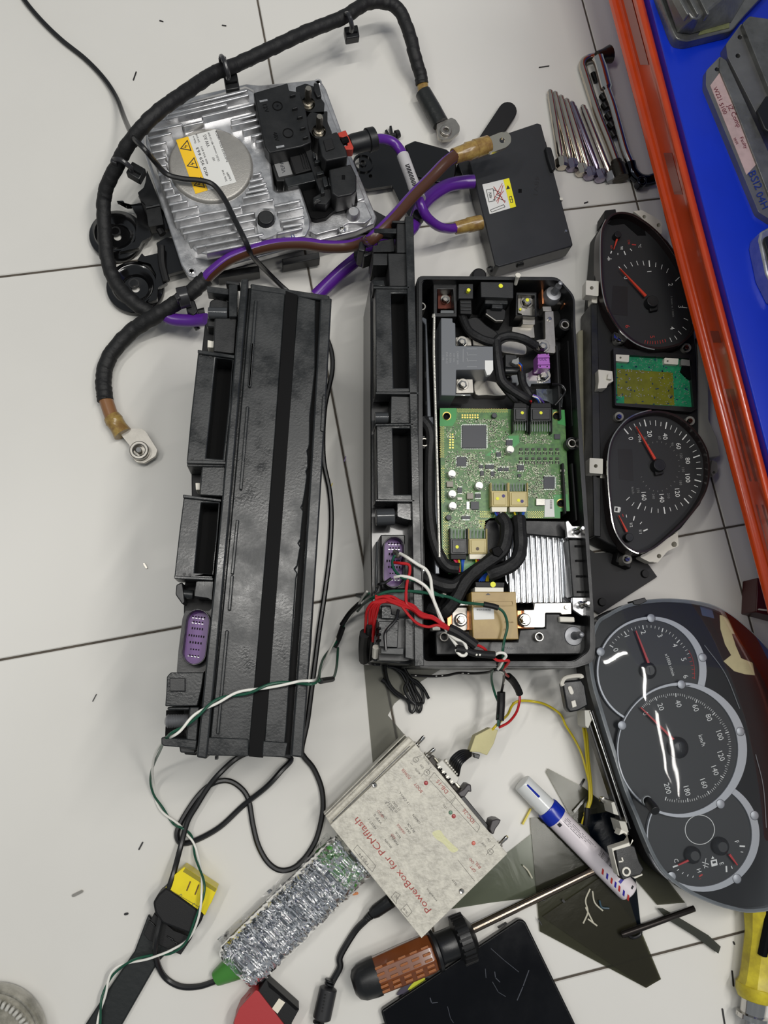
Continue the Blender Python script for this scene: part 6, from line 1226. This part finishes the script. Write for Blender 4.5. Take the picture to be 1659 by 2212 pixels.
# red bundle
random.seed(21)
for i in range(7):
    o=[random.uniform(-14,14) for _ in range(8)]
    s0=[(170,240),(250,228),(330,235),(420,275),(520,310),(600,375),(700,400),(790,460),(870,520)]
    L=[(x,y+ (o[k%8]+ (i-3)*9)*(1-.09*k),.118+.0012*(i%3)) for k,(x,y) in enumerate(s0)]
    MB().tube(pth([(*N(x,y),z) for x,y,z in L]),.0013,8,6).build('red_wire',RED,wl)
wire('red_wire',[(420,300,.121),(500,400,.121),(570,460,.121),(660,485,.121),(740,470,.121),(820,500,.120)],RED,.0013)
wire('red_wire',[(330,-105,.110),(400,-100,.118),(480,-85,.119),(490,-20,.119),(465,80,.119),(455,200,.120),(470,280,.121),(560,340,.121)],RED,.0014)
for (x0,x1,x2,y2) in ((140,95,78,560),(170,125,112,500),(200,165,150,620),(215,190,160,560),(180,150,128,480)):
    wire('red_wire',[(x0+60,250,.121),(x0,270,.120),(x1,340,.113),(x2+6,450,.10),(x2,y2,.085)],RED,.0013)
MB().tube(pth([(*N(78,545),.09),(*N(68,620),.075),(*N(66,700),.06),(*N(70,790),.04)]),.0050,10,5).build('heat_shrink_sleeve',BLK2,wl)
MB().tube(pth([(*N(118,480),.10),(*N(105,600),.08),(*N(92,720),.05)]),.0028,8,5).build('heat_shrink_sleeve',BLK2,wl)
MB().tube(pth([(*N(150,600),.08),(*N(138,700),.06),(*N(132,800),.04)]),.0030,8,5).build('heat_shrink_sleeve',BLK2,wl)
MB().tube(pth([(*N(178,670),.10),(*N(172,760),.09)]),.0030,8,0).build('pale_sleeve',WHT,wl)
wire('black_wire',[(96,560,.08),(92,700,.06),(95,800,.04),(150,830,.03),(220,835,.03)],BLKW,.0012)
wire('black_wire',[(385,330,.118),(360,420,.121),(290,500,.122),(262,560,.121),(270,700,.121)],BLKW,.0014)
sleeve([(850,500,.118),(930,540,.118),(1020,600,.117),(1095,655,.116)],.0046)
wire('red_wire',[(1085,645,.116),(1140,665,.115),(1180,690,.114),(1195,712,.112)],RED,.0013)
wire('black_wire',[(320,40,.116),(260,80,.116),(200,100,.112),(180,150,.08),(120,180,.03),(0,190,.004)],BLKW,.0014)
wire('tinned_wire_end',[(345,-205,.106),(370,-195,.108),(385,-170,.110),(365,-165,.108)],ZNC,.0024)
# coiled black wires
cw=thing('wire_coil','small bundle of looped black wires hanging below the long connector strip','wires',N(450,1000),0)
for L in ([(265,820),(270,900),(290,980),(340,1060),(430,1130),(480,1190),(490,1250),(515,1270),(540,1230),(540,1180),(500,1100),(450,980),(400,900),(300,840)],[(300,830),(420,880),(500,960),(540,1060),(590,1150),(595,1230),(575,1268),(555,1240),(560,1180),(520,1080),(460,960),(380,880)],[(400,815),(450,880),(490,950),(560,990),(620,1060),(665,1145)],[(250,970),(300,1040),(370,1110),(450,1150),(520,1185),(600,1190),(615,1150),(590,1050),(520,980),(440,900),(320,850)],[(290,850),(350,860),(430,900),(470,980),(440,1050),(480,1140),(540,1200)],[(270,840),(340,830),(400,840),(440,900)]):
    MB().tube(pth([(*N(x,y),.004+.0025*((i*3+int(L[0][0]))%3)) for i,(x,y) in enumerate(L)]),.0015,8,7).build('black_wire',BLKW,cw)
MB().tube(pth([(*N(235,965),.006),(*N(262,985),.006)]),.0024,8,0).build('wire_end',BLKW,cw)
# twisted pair
tw=thing('twisted_wire_pair','twisted green and white wire pair crossing the standing battery pack and hanging down left','wires',(400,1750),0)
TWP=[(795,1280,.085),(770,1310,.05),(745,1345,.03),(728,1380,.02),(705,1415,.06),(692,1448,.13),(680,1472,.196),(640,1474,.1965),(590,1480,.1965),(545,1492,.1965),(500,1502,.1965),(460,1520,.1965),(425,1545,.197),(395,1572,.195),(368,1590,.190),(350,1608,.15),(335,1640,.08),(328,1680,.02),(335,1720,.004),(352,1750,.003),(375,1775,.003),(395,1790,.008),(415,1812,.003),(425,1850,.008),(438,1900,.024),(437,1940,.030),(425,1985,.027),(405,2030,.021),(370,2055,.018),(330,2065,.015),(280,2078,.012),(245,2100,.010),(228,2140,.009),(218,2180,.0085),(212,2230,.008)]
PC=catmull(pth(TWP),12); N_=len(PC)
for s,mt,nm in ((0,WWH,'white_wire'),(math.pi,GRN,'green_wire')):
    pts=[]; 
    for i,p in enumerate(PC):
        t=(PC[min(i+1,N_-1)]-PC[max(i-1,0)]).normalized(); u=t.cross(Vector((0,0,1))).normalized(); w=u.cross(t); a=i*.17+s+.5*math.sin(i*.05)
        pts.append(p+(u*math.cos(a)+w*math.sin(a))*.0013+Vector((0,0,.0012)))
    MB().tube(pts,.00110,8,0).build(nm,mt,tw)
MB().tube(pth([(740,1355,.03),(732,1378,.022),(722,1398,.02)]),.0028,8,4).build('heat_shrink_sleeve',BLK2,tw)
MB().tube(pth([(688,1470,.19),(705,1470,.15),(720,1464,.10),(727,1440,.04),(730,1400,.012)]),.0013,8,6).build('green_wire',GRN,tw)
MB().tube(pth([(692,1471,.185),(718,1467,.11)]),.0024,8,0).build('heat_shrink_sleeve',BLK2,tw)
MB().tube(pth([(775,1305,.06),(755,1325,.04),(738,1350,.03)]),.0024,8,4).build('heat_shrink_sleeve',BLK2,tw)
# ---------------- wrapped green diagnostic device ----------------
L5=Cr(0,1480,1.9988)
gd=thing('diagnostic_device','green and grey handheld device in crinkled clear wrap lying under the silver box','electronic device',(650,1965),0)
a_,b_=Vector(L5(1060,1190)),Vector(L5(1500,760)); d_=(b_-a_).normalized(); n_=Vector((-d_.y,d_.x))
def bodyp(l0,l1,w): 
    P=[a_+d_*l0-n_*w,a_+d_*l0+n_*w,a_+d_*l1+n_*w,a_+d_*l1-n_*w]; return rpoly([tuple(p) for p in P],22)
MB().prism(bodyp(-20,305,54),.026,.002).build('grey_body',mat('blue grey rubber body',(64,68,76),.35,bump=.1,bscale=300),gd,bev=.004)
MB().prism(rpoly([tuple(p) for p in (a_+d_*262-n_*56,a_+d_*262+n_*56,a_+d_*318+n_*50,a_+d_*318-n_*50)],10),.027,.002).build('green_end_cap',mat('leaf green plastic',(66,128,52),.35),gd,bev=.003)
for k in (-.3,.12): MB().bar(a_+d_*285+n_*54*k,a_+d_*312+n_*54*k,2.2,.0275,.026).build('end_cap_slot',DEEP,gd)
P,Q_=Wp(*L5(1030,1205),.008),Wp(*L5(930,1268),.006); MB().rod(P,Q_,[(0,.013),(.35,.011),(.9,.0075),(1,.0065)],16).build('green_cable_boot',mat('leaf green plastic',(66,128,52)),gd)
WR=film('crinkled clear wrap',(225,228,230),(226,230,230),rough=.10,bump=.6,bscale=110,cracks=.02,ior=1.9)
def wrap():
    m=MB(); vs=[];fs=[]; nu,nv=170,110
    random.seed(2)
    for i in range(nu):
        s=-34+ (358+10)*i/(nu-1); taper=1.0
        e=min(1,max(0,(s+34)/26)); e2=min(1,(334-s)/20) if s>314 else 1; taper=.80+.2*math.sin(e*math.pi/2)
        for j in range(nv):
            a=2*math.pi*j/nv; w=58*taper; ca,sa=math.cos(a),math.sin(a)
            x=w*(abs(ca)**.55)*(1 if ca>=0 else -1); zt=.0145+.0145*(abs(sa)**.5)*(1 if sa>=0 else -1)
            c=a_+d_*s+n_*x; p=Wp(c.x,c.y,max(.001,zt)); v1=Vector((s*.16,x*.05,3)); v2=Vector((s*.11+x*.05,x*.13-s*.07,8)); v3=Vector((s*.35,x*.2,1)); q=noise.noise(p*50)*.0016+(1-abs(noise.noise(v1*.55))*2.4)*.0022+(1-abs(noise.noise(v2*.6))*2.4)*.0018+(1-abs(noise.noise(v3*.7))*2)*.0005
            p+=Vector((ca*.5,0,abs(sa)))*q; p.z=max(p.z,.0007); vs.append(p)
    for i in range(nu-1):
        for j in range(nv): fs.append((i*nv+j,i*nv+(j+1)%nv,(i+1)*nv+(j+1)%nv,(i+1)*nv+j))
    return m.add(vs,fs).build('clear_wrap',WR,gd,smooth=8)
wrap()
m=MB(); vs=[];fs=[]; nu,nv=30,12      # loose crumpled tail of the wrap
for i in range(nu):
    for j in range(nv):
        c=a_+d_*(330*i/(nu-1)-10)-n_*(50+26*j/(nv-1)); p=Wp(c.x,c.y,0); p.z=.001+.006*abs(noise.noise(Vector((p.x*90,p.y*90,3))))+(.012*(1-j/(nv-1))**2); vs.append(p)
for i in range(nu-1):
    for j in range(nv-1): fs.append((i*nv+j,i*nv+j+1,(i+1)*nv+j+1,(i+1)*nv+j))
m.add(vs,fs).build('wrap_flap',film('thin clear wrap',(230,230,230),(246,246,246),rough=.1,bump=.8,bscale=90,cracks=.03),gd,smooth=25)
# ---------------- yellow diagnostic plug on a flat cable ----------------
yp=thing('diagnostic_plug','yellow sixteen-pin diagnostic plug with a black shell on a wide flat black cable','plug',(400,1960),0)
MB().prism(L5([(640,990),(700,1070),(790,1085),(680,1200),(520,1480),(500,1540),(345,1540),(370,1463),(470,1310),(580,1150)]),.006,.001).build('flat_cable',mat('ribbed flat cable',(22,26,26),.42,bump=.2,bscale=200),yp,bev=.0015)
MB().prism(rpoly(L5([(665,985),(620,1075),(640,1100),(780,1165),(830,1090),(750,1060)]),2),.014,.001).build('strain_relief',BLK2,yp,bev=.002)
for k in range(3):
    MB().bar(L5(640+k*14,1035+k*14-20),L5(665+k*14,1055+k*14-20),3,.0155,.012).build('relief_rib',BLK,yp,bev=.0005); MB().bar(L5(720+k*18,1085+k*16),L5(750+k*18,1102+k*16),3,.0155,.012).build('relief_rib',BLK,yp,bev=.0005)
MB().prism(rpoly(L5([(715,875),(735,885),(880,990),(870,1020),(830,1080),(700,1030),(668,985),(660,940),(680,905)]),5),.024,.001).build('black_shell',BLK2,yp,bev=.003)
YP=mat('translucent yellow plastic',(232,212,20),.35,var=.10,vscale=60)
yb=MB().prism(rpoly(L5([(795,785),(938,880),(912,940),(905,950),(885,995),(712,880),(740,830)]),2),.022,.002).build('yellow_connector',YP,yp,bev=.001)
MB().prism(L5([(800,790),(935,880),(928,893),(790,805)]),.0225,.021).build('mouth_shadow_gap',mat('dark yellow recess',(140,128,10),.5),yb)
for a,b in (((822,848),(806,888)),((858,862),(842,905))): MB().bar(L5(*a),L5(*b),2.4,.0228,.021).build('key_slot',mat('dark brown slot',(90,60,10),.5),yb)
MB().bar(L5(722,878),L5(870,965),1.2,.0226,.0215).build('seam_line',mat('dark yellow recess',(140,128,10)),yb)
g=MB(); g.text('5',L5(775,910),(.45,.9),12,.0221); g.text('5',L5(832,950),(.45,.9),12,.0221); g.build('handwritten_digits',mat('grey pen',(120,124,70),.5),yb)
# ---------------- red plug ----------------
R4=Cr(500,2040,6.3808)
rp=thing('diagnostic_plug','red diagnostic plug with black hollow connector and white sticker at the bottom edge','plug',R4(500,800),0)
MB().prism(rpoly(R4([(335,630),(375,650),(760,1150),(900,1400),(20,1400),(40,1050),(110,880)]),3),.024,.001).build('red_shell',mat('dull red plastic',(168,52,54),.4,bump=.05,bscale=300),rp,bev=.002)
MB().prism(R4([(330,640),(310,720),(100,1000),(40,1200),(0,1200),(90,900),(240,690)]),.018,.001).build('red_shell_edge',mat('dull red plastic',(168,52,54)),rp,bev=.0015)
cb2=MB().prism(rpoly(R4([(475,485),(935,895),(830,1085),(830,1110),(770,1150),(340,690)]),2),.022,.002).build('black_connector',BLK2,rp,bev=.001)
MB().prism(R4([(490,500),(930,895),(890,915),(640,690),(515,590)]),.0225,.021).build('open_mouth',DEEP,cb2)
MB().prism(R4([(655,745),(740,800),(635,955),(558,885)]),.0226,.0215).build('white_sticker',mat('cream white sticker',(222,214,196),.4),cb2)
# ---------------- barrel plug cable with ferrite ----------------
dc=thing('barrel_plug_lead','black lead with barrel plug in the silver box and ferrite bead at the bottom','cable',(740,2090),0)
MB().rod(Wp(*G(585,1450),.020),Wp(*G(430,1560),.014),[(0,.0042),(.02,.0068),(.8,.0062),(1,.0050)],18).build('barrel_plug',BLK,dc)
for k in range(3):
    c=Vector(G(410-k*16,1580+k*14)); MB().rod(Wp(c.x+3,c.y-3,.011),Wp(c.x-1,c.y+1,.010),[(0,.0040-k*.0004),(1,.0040-k*.0004)],12).build('strain_relief_ring',BLK,dc,bev=.0003)
MB().tube(pth([(*G(440,1550),.012),(*G(380,1610),.008),(*G(300,1690),.004),(*G(215,1820),.0035),(*G(165,1920),.0035),(734,2090,.0035),(716,2125,.0035),(708,2160,.006),(695,2200,.006),(690,2240,.004)]),.0032,10,7).build('jacket',BLKW,dc)
fp,fq=Wp(*R4(1340,590),.0095),Wp(*R4(1240,1040),.0095); MB().rod(fp,fq,[(0,.0060),(.04,.0082),(.95,.0084),(1,.0060)],20).build('ferrite_bead',mat('soft black rubber',(34,34,36),.45),dc,bev=.0005)
for i,(x,y) in enumerate(((1355,500),(1350,545),(1190,1080))): MB().rod(Wp(*R4(x+5,y-15),.0085),Wp(*R4(x-5,y+15),.0085),[(0,.0048),(1,.0048)],12).build('relief_ring',BLK,dc,bev=.0006)
g=MB(); 
for i in range(6): g.disc(R4(1290-i*8,700+i*45),1.6,.0182,.0175,8)
g.build('raised_dots',BLK2,dc,kind='stuff')
# ---------------- brown handled screwdriver ----------------
S2=Cr(760,1880,3.1904)
sd=thing('screwdriver','large screwdriver with a brown faceted handle and long dark steel shaft','screwdriver',(960,2010),0)
BR=mat('brown translucent handle',(112,58,22),.25,coat=.3,var=.15,vscale=60)
A0=Wp(*S2(150,735),.020); A1=Wp(*S2(560,560),.020); dd=(A1-A0).normalized()
MB().rod(A0,A1,[(0,.0168),(.5,.0178),(.93,.0178),(1,.0165)],8,.2).build('brown_handle',BR,sd,smooth=20,bev=.0012)
MB().rod(A0-dd*.020,A0+dd*.004,[(0,.0080),(.12,.0128),(.35,.0158),(.8,.0172),(1,.0172)],24).build('black_end_cap',BLK,sd)
up=Vector((0,0,1)); sdv=dd.cross(up).normalized()
for r in range(5):
    for c in range(5):
        s=.02+ .115*(r+.6); p=A0+dd*(s*.95)*((A1-A0).length/.62*.9)*1.0; 
        p=A0+(A1-A0)*(.12+.19*r)+sdv*(c-2)*.0052; h=math.sqrt(max(0,.0172**2-((c-2)*.0052)**2))
        MB().box3(p+up*(h+.0002),dd*.0036,sdv*.0011,up*.0006).build('grip_groove',mat('glossy amber ridge',(150,92,52),.2,coat=.5),sd,bev=.0003)
B0=A1; B1=Wp(*S2(840,440),.018)
MB().rod(B0-dd*.001,B1,[(0,.0150),(.05,.0190),(.12,.0190),(.16,.0150),(.22,.0138),(.55,.0138),(.62,.0210),(.86,.0215),(.92,.0180),(1,.0110)],32).build('black_selector_collar',BLK,sd)
for k in range(24):
    a=2*math.pi*k/24; c=B0.lerp(B1,.74)+(up*math.cos(a)+sdv*math.sin(a))*.0214; MB().box3(c,dd*.006,((up*math.cos(a)+sdv*math.sin(a)).cross(dd))*.0011,(up*math.cos(a)+sdv*math.sin(a))*.0008).build('knurl_ridge',BLK2,sd)
T0=Wp(*S2(830,405),.016); T1=Wp(1392,1806,.006)
T1=T0+(Wp(1362,1842,.008)-T0)*1.0
MB().rod(T0,T1,[(0,.0042),(1,.0040)],16).build('steel_shaft',mat('dark polished shaft',(128,116,104),.2,metal=1,bump=.1,bscale=60),sd)
# yellow driver at the right
O=Cr(1560,1960,8.778)
yd=thing('screwdriver','worn yellow screwdriver handle with black rubber insets at the bottom right edge','screwdriver',(1630,2080),0)
a0=Wp(*O(880,-400),.018); a1=Wp(*O(640,1500),.016)
YH=mat('worn yellow handle',(206,190,44),.4,rgb2=(166,148,36),vscale=50)
MB().rod(a0,a1,[(0,.019),(.25,.0215),(.5,.0165),(.85,.0160),(.95,.0165),(1,.0185)],10).build('yellow_handle',YH,yd,smooth=30,bev=.001)
dy=(a1-a0).normalized(); sy=dy.cross(up).normalized()
MB().rod(a1-dy*.001,a1+dy*.012,[(0,.0190),(.5,.0185),(1,.0150)],12).build('handle_collar',YH,yd,bev=.001)
for off,z_,n0,n1 in ((.006,.030,.05,.66),(-.009,.028,.05,.74)):
    m=MB(); q0=a0.lerp(a1,.08)+sy*off*(1); q1=a0.lerp(a1,n1)+sy*off; m.tube([q0+up*.0178,q0.lerp(q1,.5)+up*.0172,q1+up*.0138],.0046,10,6); m.build('black_rubber_inset',DEEP,yd)
MB().rod(a1+dy*.010,a1+dy*.030,[(0,.0120),(.7,.0115),(.75,.0150),(.95,.0150),(1,.006)],20).build('steel_ferrule',STL,yd)
MB().rod(a1+dy*.028,a1+dy*.10,[(0,.006),(1,.0058)],12).build('steel_shaft',DST,yd)
# tablet
tb=thing('tablet','black glass tablet with fingerprint smears lying at the bottom centre','tablet',(1050,2130),0)
tp=rpoly(S2([(200,970),(1155,335),(1195,350),(1570,1120),(1750,1500),(500,1700),(300,1300)]),8)
MB().prism(tp,.009,.001).build('tablet_body',mat('glossy black bezel',(10,11,12),.25),tb,bev=.0012)
MB().prism(inset(tp,4),.0093,.0085).build('glass_screen',mat('dark smeared glass',(4,5,9),.13,var=.2,vscale=20,rvar=.05,spec=.3),tb,bev=.0003)
m=MB(); m.bar(S2(1010,400),S2(1070,365),3,.0085,.004); m.build('side_button',BLK,tb,bev=.0005)
SM=mat('faint finger smear',(44,48,58),.5)
for L,w in (([(960,540),(1050,620),(1150,700)],.8),([(1220,690),(1180,800),(1140,895)],1.4),([(985,700),(990,740),(1020,770)],1.2),([(920,680),(925,740)],.9),([(970,770),(1010,840),(1060,870)],.8),([(540,880),(550,915),(590,910)],1.4),([(660,940),(680,1020),(700,1050)],.8)):
    for a,b in zip(L,L[1:]): MB().bar(S2(*a),S2(*b),w*1.5,.00935,.0092,3).build('smear_mark',SM,tb)
t=thing('foil_scrap','small scrap with a yellow green stripe between the tablet and the brown handle','scrap',S2(400,800),0)
MB().prism(smooth2(S2([(310,860),(370,790),(480,730),(520,720),(470,790),(380,840)]),3),.004,.001).build('dark_strip',mat('purple grey strip',(58,52,70),.4),t); MB().prism(smooth2(S2([(385,825),(430,770),(500,740),(495,765),(440,800)]),3),.0046,.0038).build('yellow_stripe',mat('acid yellow',(190,196,40),.4),t)
# ---------------- films ----------------
FG=[('film_sheet','clear grey film sheet under the opened pack and beside the silver box',[(786,1436),(960,1441),(905,1475),(852,1520),(838,1545),(885,1600),(806,1656)],.0008,(140,140,136),(228,228,224),.14),
('film_sheet','greenish translucent film wedge showing right of the silver box',[(925,1972),(1096,1842),(1150,1800),(1200,1770),(1290,1745),(1300,1860),(1180,1935),(1060,1950)],.0012,(110,114,102),(208,212,202),.18),
('film_sheet','large smoky polariser sheet with glue streaks lying below the white marker',[(1145,1767),(1232,1762),(1300,1840),(1360,1950),(1428,2115),(1396,2134),(1166,2012)],.0020,(84,84,70),(184,184,170),.18),
('film_sheet','narrow grey film triangle with its tip near the loose yellow wires',[(1180,1668),(1184,1660),(1260,1700),(1330,1755),(1480,1950),(1420,1955),(1330,1850),(1232,1762)],.0026,(90,90,80),(192,192,180),.18),
('film_sheet','dark green and navy film corner beneath the lower cluster bracket',[(1262,1762),(1322,1752),(1362,1800),(1386,2015),(1340,1950),(1290,1850)],.0034,(6,16,28),(90,108,100),.5),
('film_sheet','second smoky film layer with a creased lower point',[(1172,1980),(1290,1900),(1340,1880),(1380,2010),(1427,2116),(1395,2134)],.0040,(100,98,84),(212,210,196),.10)]
for i,(nm,lb,pl,z,c,tn,ck) in enumerate(FG):
    o=MB().prism(pl,z+.0004,z).build(nm,film('film %d'%i,c,tn,rough=.14,bump=.18,bscale=14,cracks=ck,refl=.4)); tag(o,lb,'film','loose film sheets')
for lb,pl in (('long narrow curved film offcut right of the screwdriver tip',[(1420,1962),(1432,1962),(1480,1990),(1530,2020),(1557,2045),(1552,2060),(1540,2052),(1500,2022),(1440,1985)]),('thin slanting glass strip beneath the marker pen barrel',[(1238,1752),(1268,1718),(1271,1721),(1242,1756)])):
    o=MB().prism(pl,.0056,.0050).build('film_offcut',film('offcut film',(96,98,88),(120,122,112),rough=.15,cracks=.3)); tag(o,lb,'film')
o=MB(); o.tube(pth([(*Y6(930,930),.0062),(*Y6(940,960),.0062),(*Y6(972,965),.0062)]),.0010,6,4); o=o.build('wire_snippet',mat('slate insulation',(40,66,80),.4)); tag(o,'small bent slate blue wire snippet on the smoky film','wire')
for L in ([(890,880),(870,930),(880,980),(860,1030)],[(900,890),(910,940),(945,975)],[(870,960),(905,1030)],[(600,780),(620,800),(640,835)],[(880,1010),(920,1040)]):
    o=MB().tube([Wp(*Y6(*p),.0048) for p in L],.0008,6,4).build('glue_streak',mat('clear glue gloss',(190,186,168),.15)); tag(o,'shiny clear glue streak '+{890:'running down the middle of the smoky film',900:'joining the blue snippet on the smoky film',870:'forked low on the smoky film',600:'on the greenish film wedge beside the silver box',880:'slanting at the foot of the streak cluster'}[L[0][0]],'glue','glue streaks on the films')
# shaft tip passing under the films
t=thing('steel_rod','thin dark rod running below the films towards the lower cluster','rod',(1440,1985),0)
MB().rod(Wp(*Y6(1025,1080),.009),Wp(*Y6(1340,965),.012),[(0,.0026),(.03,.0034),(1,.0030)],10).build('rod',mat('dark oily steel',(52,48,46),.3,metal=.8),t)
MB().tube(pth([(*Y6(1050,1075),.008),(*Y6(1075,1092),.008),(*Y6(1105,1080),.008),(*Y6(1110,1062),.008)]),.0016,8,5).build('wire_hook',BLKW,t)
# ---------------- marker ----------------
MK=Cr(1100,1640,5.1844)
mk=thing('paint_marker','white paint marker pen with blue collar and red and blue dashes','marker pen',(1240,1780),0)
m0=Wp(*MK(140,258),.0128); m1=Wp(*MK(1350,1490),.0128); md=(m1-m0).normalized(); ML=(m1-m0).length; ms=md.cross(up).normalized()
MB().rod(m0,m0+md*ML*.235,[(0,.0086),(.02,.0094),(1,.0104)],28).build('white_cap',mat('glossy white cap',(214,216,214),.2,coat=.3),mk,bev=.0004)
MB().rod(m0+md*ML*.230,m0+md*ML*.325,[(0,.0112),(.15,.0118),(1,.0118)],28).build('blue_collar',mat('royal blue plastic',(18,44,160),.25),mk,bev=.0004)
mb_=MB().rod(m0+md*ML*.32,m1,[(0,.0110),(.93,.0110),(.985,.0105),(1,.0085)],32).build('white_barrel',mat('pinkish white barrel',(218,210,214),.3,coat=.2),mk,bev=.0003)
def wrapmark(mb,t0,t1,a0,a1,r=.0111,n=4,skew=0):
    vs=[];fs=[]
    for i in range(n+1):
        a=math.radians(a0+(a1-a0)*i/n)
        rad=up*math.cos(a)+ms*math.sin(a)
        for t in (t0,t1): vs.append(m0+md*(ML*t+skew*(a-math.radians(a0)))+rad*r)
    for i in range(n): fs.append((2*i,2*i+1,2*i+3,2*i+2))
    mb.add(vs,fs)
MB_=MB(); MB_.rod(m0+md*ML*.02+up*.0092-ms*.001,m0+md*ML*.13+up*.0098-ms*.001,[(0,.001),(1,.0012)],8); MB_.build('blue_cap_clip',mat('royal blue plastic',(18,44,160)),mk)
S_=1
g=MB(); g2=MB(); g3=MB()
for i,(t,c) in enumerate(((.735,'r'),(.775,'b'),(.815,'r'),(.85,'b'),(.885,'r'),(.925,'b'),(.965,'r'))):
    (g if c=='r' else g2).__class__; wrapmark(g if c=='r' else g2,t,t+.016,20,44,.0112,4,.009)
wrapmark(g2,.868,.888,-40,10,.0112)
wrapmark(g,.83,.855,-50,-30,.0112)
random.seed(4)
for i in range(26): t=.66+.0065*i; wrapmark(g3,t,t+random.choice((.0018,.003,.004)),-48,-12,.0112,3)
for r_ in range(4):
    for i in range(30-4*r_):
        if random.random()<.8: t=.35+.009*i; wrapmark(g3,t,t+.006,-34+r_*9,-31.5+r_*9,.0112,1)
wrapmark(g3,.335,.36,12,30,.0112); wrapmark(g3,.955,.968,-30,-12,.0112)
g.build('red_dashes',INKR,mb_); g2.build('blue_dashes',mat('deep blue print',(40,30,150),.4),mb_); g3.build('fine_print_and_barcode',INK,mb_)
# ---------------- glass object lower left ----------------
gl=thing('glass_dish','edge of a scratched clear glass dish or bulb at the bottom left corner','dish',(30,2180),0)
cG=(-35,2268)
MB().lathe(cG,[(101,.004),(103,.018),(98,.021),(91,.018),(88,.012),(70,.010),(0,.009),(0,.003),(98,.002),(101,.004)],64).build('rim_and_base',mat('dirty grey glass',(172,168,156),.12,bump=.6,bscale=90,rgb2=(108,106,94),vscale=40,coat=.5),gl,smooth=60)
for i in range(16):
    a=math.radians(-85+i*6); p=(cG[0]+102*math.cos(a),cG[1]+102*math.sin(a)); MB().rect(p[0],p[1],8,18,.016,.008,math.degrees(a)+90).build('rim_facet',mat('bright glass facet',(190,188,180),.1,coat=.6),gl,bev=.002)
# ---------------- loose bits ----------------
random.seed(8)
BT=mat('black offcut',(30,29,30),.5)
bits=[((288,172),(294,155),2.4),((345,44),(352,46),2),((480,54),(488,55),2),((1165,145),(1186,142),1.6),((300,1835),(308,1820),3),((200,1515),(208,1500),1.6),((1263,438),(1270,436),2.4),((1585,2035),(1587,2040),3),((1582,2098),(1585,2130),3),((1561,2180),(1566,2212),3),((1162,1948),(1178,1944),2),((1163,1985),(1170,1998),2),((1216,1945),(1219,1948),5),((270,1975),(275,1974),5)]
for (a,b,w),bl in zip(bits,('on the tile left of the black harness arch','at the top of the floor left of the harness','just left of the top grout line','on the tile above the chromed shafts','on the tile left of the lower cable loops','thin sliver on the tile left of the standing pack end','on the tile between the junction box and the dial cluster','under the large clear lens cluster beside the yellow driver','left of the yellow driver handle','left of the yellow driver shaft at the bottom edge','curved one at the left edge of the smoky film','thin one at the lower left of the smoky film','square one on the smoky film','on the tile left of the yellow plug')):
    o=MB().bar(a,b,w,.0052 if 1150<a[0]<1230 and a[1]>1900 else .0012,.0001 if not(1150<a[0]<1230 and a[1]>1900) else .0043,3).build('debris_bit',BT); tag(o,'tiny black offcut '+bl,'debris','tiny black offcuts')
for lb,a,b,w,mt in (('yellow wire snippet lying between the silver box and marker',(1130,1780),(1147,1748),3.4,YLW),('tiny yellow wire snippet between the two battery packs',(712,1056),(718,1044),2.2,YLW),('black curved sleeve offcut beside the yellow wire pair',(1250,1706),(1262,1684),4,BLKW),('grey square foil crumb on the tiles left of the yellow plug',(158,1935),(176,1926),6,ZNC),('tiny grey foil crumb at left tile',(311,1218),(316,1226),4,ZNC),('violet pen dash on the grout near the gap between packs',(744,996),(747,986),2,PUR),('orange paper crumb beside the wrapped device',(764,1932),(772,1930),5,COP)):
    o=MB().bar(a,b,w,.0022 if mt is not YLW or a[0]<1000 else .004,.0002,4).build('offcut',mt); tag(o,lb,'debris')
